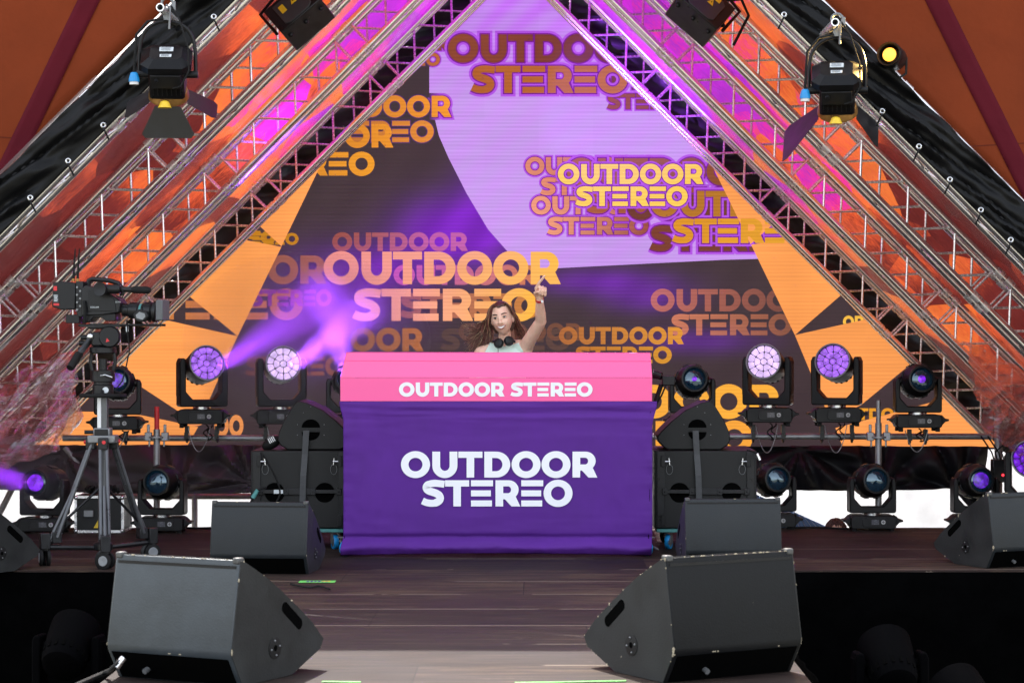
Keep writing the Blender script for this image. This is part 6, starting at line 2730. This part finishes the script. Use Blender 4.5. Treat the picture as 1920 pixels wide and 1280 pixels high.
HM = Matrix.Translation(K(942, 598.8, -.052)) @ Matrix.Rotation(R(-9), 4, 'Y') @ Matrix.Rotation(R(-9), 4, 'Z') @ Matrix.Rotation(R(1), 4, 'X')
bm_ = MB()
head_shape(bm_, HM)
neck0, neck1 = K(947, 650, .035), HM @ Vector((0, .034, -.070))
capsule(bm_, neck0 + Vector((0, 0, -.03)), neck1, .046, .043)
# torso
bm_.ell(K(946, 668, .015), (.165, .085, .10), 28, 16)
bm_.ell(K(945, 696, .0), (.150, .105, .17), 28, 16)
bm_.ell(Vector((0, .0, 1.03)), (.122, .088, .15), 28, 16)
bm_.ell(Vector((0, .01, .90)), (.165, .115, .13), 28, 16)
for sg in (-1, 1):
    bm_.ell(K(945 + sg * 18, 694, -.075), (.060, .050, .060), 18, 12)
shL, elL, wrL = K(984, 652, .0), K(1014, 603, -.20), K(1011.5, 560, -.36)
capsule(bm_, K(952, 650, .02), shL, .050, .058)
capsule(bm_, shL, elL, .050, .039)
capsule(bm_, elL, elL.lerp(wrL, .35), .037, .037)
capsule(bm_, elL.lerp(wrL, .3), wrL, .037, .024)
shR, elR, wrR = K(903, 664, .01), Vector((-.225, .03, 1.06)), Vector((-.10, -.25, 1.04))
capsule(bm_, K(940, 652, .02), shR, .050, .056)
capsule(bm_, shR, elR, .047, .037)
capsule(bm_, elR, wrR, .036, .024)
for sg in (-1, 1):
    capsule(bm_, Vector((sg * .085, .01, .87)), Vector((sg * .095, -.01, .48)), .082, .055)
    capsule(bm_, Vector((sg * .095, -.01, .48)), Vector((sg * .10, .02, .09)), .055, .038)
    capsule(bm_, Vector((sg * .10, .03, .045)), Vector((sg * .12, -.15, .03)), .042, .030)
# raised hand: palm towards the viewer, index up to the right, the others curled, thumb across
uph = (K(1013, 540, -.40) - wrL).normalized()
rt = Vector((1, 0, 0))
rt = (rt - uph * rt.dot(uph)).normalized()
fw = uph.cross(rt)
fw = fw if fw.y < 0 else -fw        # towards the viewer


def HP(a, b_, c):
    return wrL + rt * a + uph * b_ + fw * c


capsule(bm_, HP(0, -.01, 0), HP(.004, .035, 0), .024, .025)
for k, x in enumerate((-.026, -.006, .014, .033)):
    capsule(bm_, HP(x * .65, .018, -.003), HP(x, .078 - .006 * abs(k - 1), .0), .0145, .0125, 12)
# index finger
capsule(bm_, HP(-.024, .078, .0), HP(-.008, .118, .004), .0115, .0102, 12)
capsule(bm_, HP(-.008, .118, .004), HP(.010, .148, .004), .0100, .0090, 12)
capsule(bm_, HP(.010, .148, .004), HP(.022, .166, .002), .0090, .0076, 12)
# middle, ring, little: bent over towards the viewer
for (x, h, l_) in ((-.006, .078, .040), (.0145, .074, .037), (.0335, .066, .030)):
    p1 = HP(x + .002, h + .008, .0)
    p2 = HP(x + .004, h + .002, l_)
    p3 = HP(x + .004, h - .028, l_ + .004)
    p4 = HP(x + .003, h - .040, l_ * .55)
    capsule(bm_, p1, p2, .0092, .0086, 12)
    capsule(bm_, p2, p3, .0085, .0078, 12)
    capsule(bm_, p3, p4, .0078, .0070, 12)
# thumb
capsule(bm_, HP(-.022, .018, .010), HP(-.034, .048, .026), .0125, .0105, 12)
capsule(bm_, HP(-.034, .048, .026), HP(-.014, .066, .046), .0102, .0082, 12)
# the other hand, resting on the desk
capsule(bm_, wrR, wrR + Vector((.03, -.06, -.01)), .024, .026)
for k in range(4):
    b0 = wrR + Vector((.006 + .018 * k, -.075, -.008))
    capsule(bm_, b0, b0 + Vector((.004, -.040 + .006 * abs(k - 1), .004)), .0095, .0088, 10)
    capsule(bm_, b0 + Vector((.004, -.040 + .006 * abs(k - 1), .004)), b0 + Vector((.006, -.066 + .010 * abs(k - 1), -.020)), .0086, .0072, 10)
capsule(bm_, wrR + Vector((.02, -.03, -.01)), wrR + Vector((.062, -.058, -.012)), .0115, .0085, 10)

body_me = fuse(bm_, .0042, 2)
body_me.materials.clear()
body_me.materials.append(M_skin)
dj = thing('person', 'woman DJ in a mint sleeveless top, smiling, one arm raised and pointing up', 'person', dj0)
bo_ = bpy.data.objects.new('body', body_me)
col.objects.link(bo_)
bo_.parent = dj


def is_top(c):
    if c.z > 1.395 or c.z < .95:
        return False
    dz = 1.41 - c.z
    if c.z > 1.16 and (c.x > .088 + dz * .62 or c.x < -(.080 + dz * .60)):
        return False
    if c.y < .02 and c.z > 1.362 + .25 * abs(c.x):
        return False
    return abs(c.x) < .19 and c.y > -.18


garment('tank_top', body_me, is_top, .005, M_mint, dj)
garment('jeans', body_me, lambda c: .07 < c.z < .97 and not (c.y < -.16), .006, M_denim, dj)
garment('shoe', body_me, lambda c: c.z < .085 and c.x > 0, .006, M_white, dj)
garment('shoe', body_me, lambda c: c.z < .085 and c.x < 0, .006, M_white, dj)

# the face
for sg in (-1, 1):
    e_ = MB()
    e_.ell((0, 0, 0), (.0135, .008, .0046), 16, 10)
    e_.v = [HM @ (Vector((sg * .0315, -.0815, .014)) + p) for p in e_.v]
    eo = e_.build('eye', M_eye, dj)
    i_ = MB()
    i_.ell((0, 0, 0), (.0064, .003, .0050), 14, 8)
    i_.v = [HM @ (Vector((sg * .0315 - .001, -.0885, .0135)) + p) for p in i_.v]
    i_.build('iris', M_iris, eo)
    l_ = MB()
    pts = [HM @ Vector((sg * (.0155 + .032 * k / 6), -.0895 + .010 * (k / 6) ** 2, .0185 + .0030 * math.sin(math.pi * k / 6) - .003 * (k / 6) ** 2)) for k in range(7)]
    l_.tube(pts, [.0012, .0020, .0024, .0026, .0026, .0024, .0012], 8)
    l_.build('eyelashes', M_brow, eo)
    b_ = MB()
    pts = [HM @ Vector((sg * (.0135 + .042 * k / 8), -.0955 + .016 * (k / 8) ** 2, .0335 + .0075 * math.sin(math.pi * (k / 8) ** .8 * .75) - .003 * (k / 8) ** 3)) for k in range(9)]
    b_.tube(pts, [.0020, .0032, .0036, .0036, .0034, .0030, .0026, .0020, .0010], 8)
    b_.build('eyebrow', M_brow, dj)
mo = MB()
N_ = 14
up_, lo2 = [], []
for k in range(N_ + 1):
    t = -1 + 2 * k / N_
    x = .0325 * t
    y = -.0965 + .013 * t * t
    up_.append(Vector((x, y, -.0455 + .0075 * t * t)))
    lo2.append(Vector((x, y + .001, -.0455 - .0130 * (1 - t * t) + .0075 * t * t)))
vs = [HM @ p for p in up_ + lo2]
tt = MB()
vs2 = [HM @ (p + Vector((0, .004, 0))) for p in up_ + lo2]
tt.add(vs + vs2, [[k, k + 1, N_ + 2 + k, N_ + 1 + k] for k in range(N_)] + [[2 * (N_ + 1) + k, 2 * (N_ + 1) + N_ + 1 + k, 2 * (N_ + 1) + N_ + 2 + k, 2 * (N_ + 1) + k + 1] for k in range(N_)])
tt.build('teeth', M_teeth, dj, ang=180)
lp_ = MB()
lp_.tube([HM @ (p + Vector((0, -.0008, .002))) for p in up_], [.0010] + [.0021] * (N_ - 1) + [.0010], 8)
lp_.tube([HM @ (p + Vector((0, -.0008, -.0022))) for p in lo2], [.0010] + [.0027] * (N_ - 1) + [.0010], 8)
lp_.build('lips', M_lip, dj, ang=180)

# hair: a cap over the skull and many wavy locks blown to the left
hc = MB()
nu, nv = 40, 26
vs, fs = [], []
for j in range(nv + 1):
    th = math.pi * .78 * j / nv
    for i in range(nu):
        ph = 2 * math.pi * i / nu
        a, b_, c = math.sin(th) * math.cos(ph), math.sin(th) * math.sin(ph), math.cos(th)
        rr_ = 1.0 + .05 * fbm((a * 4, b_ * 4, c * 4), 3)
        p = Vector((a * .087 * rr_, b_ * .106 * rr_ + .006, c * .124 * rr_ + .004))
        # the hairline: keep clear of the face
        if b_ < 0 and c < .62 + .22 * abs(a) - (.9 * max(0, abs(a) - .72)):
            p = Vector((a * .060, b_ * .06 + .02, c * .10))
        vs.append(HM @ p)
for j in range(nv):
    for i in range(nu):
        i2 = (i + 1) % nu
        fs.append([j * nu + i, (j + 1) * nu + i, (j + 1) * nu + i2, j * nu + i2])
hc.add(vs, fs)
hair = hc.build('hair', M_hair, dj, ang=180)
rnd = random.Random(4)
locks = {0: MB(), 1: MB(), 2: MB()}
for q in range(1100):
    left = q % 10 < 7
    # root on the scalp, parted a little right of the middle
    az = rnd.uniform(.10, 1.25)
    el_ = rnd.uniform(.0, .75)
    sg = -1 if left else 1
    rx = sg * (.012 + .078 * math.sin(az) * math.cos(el_ * .6))
    rz = .116 * math.cos(az * .95) * (1 - .1 * el_)
    ry = -.078 * math.cos(el_ * 2.2) * math.sin(az * .8 + .15) + .045 * el_
    if ry < -.052 and abs(rx) < .055 and rz < .085:
        ry = -.045
    root_ = HM @ Vector((rx * 1.06, ry, rz * 1.04))
    if left:
        tipx, tipz = rnd.uniform(864, 922), rnd.uniform(604, 672)
        tipx += (tipz - 612) * .12
        tip = K(tipx, tipz, rnd.uniform(-.02, .13))
        c1 = HM @ Vector((-.098, ry * .6 + .01, -.02 + rz * .3))
        c2 = K(rnd.uniform(896, 925), rnd.uniform(608, 640), rnd.uniform(.0, .10))
    else:
        tip = K(rnd.uniform(966, 990), rnd.uniform(622, 645), rnd.uniform(.02, .12))
        c1 = HM @ Vector((.094, ry * .5 + .02, .01 + rz * .3))
        c2 = K(rnd.uniform(962, 976), rnd.uniform(604, 626), rnd.uniform(.02, .10))
    pts = []
    ph, am = rnd.uniform(0, 6.3), rnd.uniform(.005, .018)
    n = 15
    for k in range(n):
        t = k / (n - 1)
        p = root_ * (1 - t) ** 3 + c1 * 3 * t * (1 - t) ** 2 + c2 * 3 * t * t * (1 - t) + tip * t ** 3
        w = am * t ** .7
        p = p + Vector((w * math.sin(t * 11 + ph) * .6, w * math.cos(t * 9 + ph), w * math.sin(t * 12 + ph * 1.7)))
        pts.append(p)
    r0 = rnd.uniform(.0010, .0026)
    rad = [r0 * (.8 + .5 * math.sin(math.pi * min(1, k / (n - 1) * 1.2))) * (1 - .80 * (k / (n - 1)) ** 2.5) for k in range(n)]
    u_ = rnd.random()
    tone = 0 if u_ < .46 else (1 if u_ < .68 else 2)
    locks[tone].tube(pts, rad, 5)
for tone, mt in ((0, M_hair), (1, M_hair2), (2, M_hair3)):
    locks[tone].build('hair_locks', mt, hair, ang=180)

# wristband
wb_ = MB()
Aw = axis_M(elL.lerp(wrL, .93), wrL - elL)
wb_.lathe([(.0275, -.008), (.0295, -.008), (.0285, .008), (.0265, .008)], 24, Aw, cap=False)
wbo = wb_.build('wristband', M_red, dj)
MB().box(Aw @ Vector((.006, -.0, 0)) + fw * .027 + rt * .012, (.016, .006, .018)).build('tag', M_white, wbo)

# headphones round the neck
hp = thing('headphones', 'black headphones hanging round the neck of the DJ', 'headphones', dj0 + K(945, 645, -.08))
HI = K(945, 645, -.08)
for (px_, py_, ax_, dy) in ((935.2, 643.0, (-.35, -.85, .25), -.115), (955.0, 638.8, (.35, -.85, .2), -.110)):
    cpos = K(px_, py_, dy) - HI
    A = axis_M(cpos, ax_)
    m = MB()
    m.lathe([(.0, -.022), (.026, -.022), (.034, -.014), (.035, -.002), (.031, .004), (.030, .012), (.022, .016), (.0, .017)], 28, A)
    cp_ = m.build('ear_cup', M_black2, hp)
    m = MB()
    m.lathe([(.020, .0165), (.022, .0175), (.020, .0185), (0, .0180)], 24, A, cap=False)
    m.build('cap_plate', M_black, cp_)
m = MB()
pts = []
for k in range(17):
    a = math.pi * k / 16
    pts.append(K(945, 640, 0) - HI + Vector((-.072 * math.cos(a), .02 + .075 * math.sin(a) - .09 * (1 - math.sin(a)), .008 * math.sin(a))))
m.tube(pts, .009, 8)
m.build('headband', M_black, hp)
MB().tube([K(934, 650, -.115) - HI, K(934.5, 656, -.125) - HI, K(935, 668, -.13) - HI], .002, 6).build('lead', M_rubber, hp)

# the man behind the stage, only his hair shows above the floor edge
s2 = 236.0
mn = thing('person', 'dark-haired person standing behind the stage, only the top of the head showing', 'person', (W(1567, 0, s2).x, F / s2, GZ))
zt2 = W(0, 971, s2).z - GZ
M2 = Matrix.Translation((0, 0, zt2 - .125))
m = MB()
head_shape(m, M2)
capsule(m, (0, .015, zt2 - .33), (0, .01, zt2 - .19), .058, .052)
m.ell((0, .01, zt2 - .42), (.20, .10, .13), 24, 14)
m.ell((0, .01, zt2 - .62), (.165, .11, .22), 24, 14)
m.ell((0, .01, zt2 - .82), (.165, .11, .14), 24, 14)
for sg in (-1, 1):
    capsule(m, (sg * .19, .01, zt2 - .38), (sg * .24, .03, zt2 - .66), .052, .040)
    capsule(m, (sg * .24, .03, zt2 - .66), (sg * .23, -.04, zt2 - .90), .038, .026)
    capsule(m, (sg * .23, -.04, zt2 - .90), (sg * .22, -.06, zt2 - 1.0), .028, .020)
    capsule(m, (sg * .09, .01, zt2 - .85), (sg * .10, .0, .48), .085, .058)
    capsule(m, (sg * .10, .0, .48), (sg * .105, .02, .09), .056, .040)
    capsule(m, (sg * .105, .03, .045), (sg * .12, -.15, .035), .042, .032)
me2 = fuse(m, .009, 3)
me2.materials.clear()
me2.materials.append(M_skin)
b2_ = bpy.data.objects.new('body', me2)
col.objects.link(b2_)
b2_.parent = mn
garment('shirt', me2, lambda c: zt2 - .88 < c.z < zt2 - .28 and abs(c.x) < .26, .006, M_denim, mn)
garment('trousers', me2, lambda c: .08 < c.z < zt2 - .84 and abs(c.x) < .185, .007, M_denim, mn)
m = MB()
for q in range(160):
    a, el_ = rnd.uniform(0, 6.28), rnd.uniform(.15, 1.25)
    p0 = M2 @ Vector((.079 * math.cos(a) * math.cos(el_), .099 * math.sin(a) * math.cos(el_) + .006, .118 * math.sin(el_) + .002))
    if p0.y < -.05 and p0.z < zt2 - .055:
        continue
    dvv = Vector((math.cos(a) * .02 + rnd.uniform(-.01, .01), math.sin(a) * .02 + .008, -.018 + rnd.uniform(-.006, .012)))
    m.tube([p0 - dvv * .6, p0 + Vector((0, 0, .008)), p0 + dvv], [.004, .006, .0015], 6)
m.ell(M2 @ Vector((0, .012, .012)), (.081, .098, .110), 20, 14)
m.build('hair', M_hair2 if False else M_hair, mn)


# ------------------------------------------------------------------ clear plastic film, smoke and light beams
def clear_film_mat():
    m, nt, b = nodes('clear plastic film')
    N, L = nt.nodes, nt.links
    out_ = nt.nodes['Material Output']
    tc = N.new('ShaderNodeTexCoord')
    mp = N.new('ShaderNodeMapping')
    mp.inputs['Scale'].default_value = (1.6, 1.6, 6.0)
    mp.inputs['Rotation'].default_value = (0, R(40), 0)
    L.new(tc.outputs['Object'], mp.inputs[0])
    n1 = N.new('ShaderNodeTexNoise')
    n1.inputs['Scale'].default_value = 2.0
    n1.inputs['Detail'].default_value = 6
    n1.inputs['Distortion'].default_value = 1.8
    L.new(mp.outputs[0], n1.inputs['Vector'])
    bp = N.new('ShaderNodeBump')
    bp.inputs['Strength'].default_value = 1.0
    bp.inputs['Distance'].default_value = .07
    L.new(n1.outputs['Fac'], bp.inputs['Height'])
    gl = N.new('ShaderNodeBsdfGlossy')
    gl.inputs['Roughness'].default_value = .06
    gl.inputs['Color'].default_value = (.9, .88, .92, 1)
    L.new(bp.outputs[0], gl.inputs['Normal'])
    tr = N.new('ShaderNodeBsdfTransparent')
    tr.inputs['Color'].default_value = (.93, .92, .94, 1)
    fr = N.new('ShaderNodeLayerWeight')
    fr.inputs['Blend'].default_value = .18
    L.new(bp.outputs[0], fr.inputs['Normal'])
    ad = N.new('ShaderNodeMath')
    ad.operation = 'MULTIPLY_ADD'
    ad.inputs[1].default_value = 1.2
    ad.inputs[2].default_value = .26
    ad.use_clamp = True
    L.new(fr.outputs['Facing'], ad.inputs[0])
    mx = N.new('ShaderNodeMixShader')
    L.new(ad.outputs[0], mx.inputs[0])
    L.new(tr.outputs[0], mx.inputs[1])
    L.new(gl.outputs[0], mx.inputs[2])
    L.new(mx.outputs[0], out_.inputs['Surface'])
    return m


M_clear = clear_film_mat()


def film_patch(label, corners, s0, s1, seed, amp=.07):
    """corners: four picture points, clockwise from upper left"""
    c = [Vector((x, y)) for x, y in corners]

    def fn(a, b_):
        p = c[0].lerp(c[1], a).lerp(c[3].lerp(c[2], a), b_)
        s = s0 + (s1 - s0) * b_
        d = amp * fbm((a * 2.2 + b_, b_ * 1.6, seed), 2) + .16 * (abs(fbm((a * 3.4 + b_ * 3.4, b_ * 1.2 - a, seed + 4), 3))) + .05 * abs(fbm((a * 9 + b_ * 7, b_ * 3, seed + 9), 2))
        q = W(p.x + 14 * fbm((b_ * 3, a, seed), 2), p.y + 10 * fbm((a * 3, b_, seed + 2), 2), s)
        return q + Vector((0, -d, d * .3))
    o = MB().grid(fn, 90, 70).build('clear_film', M_clear, ang=180, fix=False)
    return tag(o, label, 'plastic film')


film_patch('loose clear plastic film bunched at the foot of the left slope', [(-60, 730), (150, 660), (118, 850), (-60, 905)], 246, 266, 1.0, .12)
film_patch('clear plastic film hanging from the left truss foot beside the screen', [(60, 700), (152, 668), (146, 795), (105, 838)], 240, 244, 6.0, .06)
film_patch('loose clear plastic film gathered at the foot of the right slope', [(1800, 640), (1990, 730), (1990, 905), (1850, 812)], 238, 262, 3.0, .12)

def smoke(label, cpx, cpy, s, rad, density, colr):
    m = bpy.data.materials.new('smoke')
    m.use_nodes = True
    nt = m.node_tree
    nt.nodes.clear()
    out_ = nt.nodes.new('ShaderNodeOutputMaterial')
    v = nt.nodes.new('ShaderNodeVolumePrincipled')
    v.inputs['Color'].default_value = colr
    v.inputs['Density'].default_value = density
    v.inputs['Anisotropy'].default_value = .2
    nt.links.new(v.outputs[0], out_.inputs['Volume'])
    o = MB().ell((0, 0, 0), rad, 32, 20).build('smoke', m, ang=180)
    o.location = W(cpx, cpy, s)
    return tag(o, label, kind='stuff')


smoke('thin smoke drifting between the left lamps and the screen', 575, 640, 247, (.95, .62, .70), .22, (.95, .93, .97, 1))
smoke('wisp of smoke in front of the floor lamp at the far left', 20, 895, 262, (.42, .3, .30), .35, (.95, .93, .97, 1))


def beam(p, q, watts, ang, colr, parent_name):
    l = bpy.data.lights.new('lamp_beam', 'SPOT')
    l.energy = watts
    l.color = colr
    l.spot_size = R(ang)
    l.spot_blend = .35
    l.shadow_soft_size = .06
    o = bpy.data.objects.new('lamp_beam', l)
    col.objects.link(o)
    o.location = p
    o.rotation_euler = (q - p).to_track_quat('-Z', 'Y').to_euler()
    return o


VI = (.34, .075, 1.0)
beam(W(541, 692, 251.5), W(660, 600, 243), 1000, 19, VI, '')
beam(W(655, 712, 251.5), W(600, 520, 240), 800, 20, VI, '')
beam(W(408, 690, 251.5), W(560, 590, 243), 420, 21, (.34, .05, .95), '')
beam(W(62, 908, 259), W(-60, 872, 268), 130, 15, (.36, .03, 1.0), '')
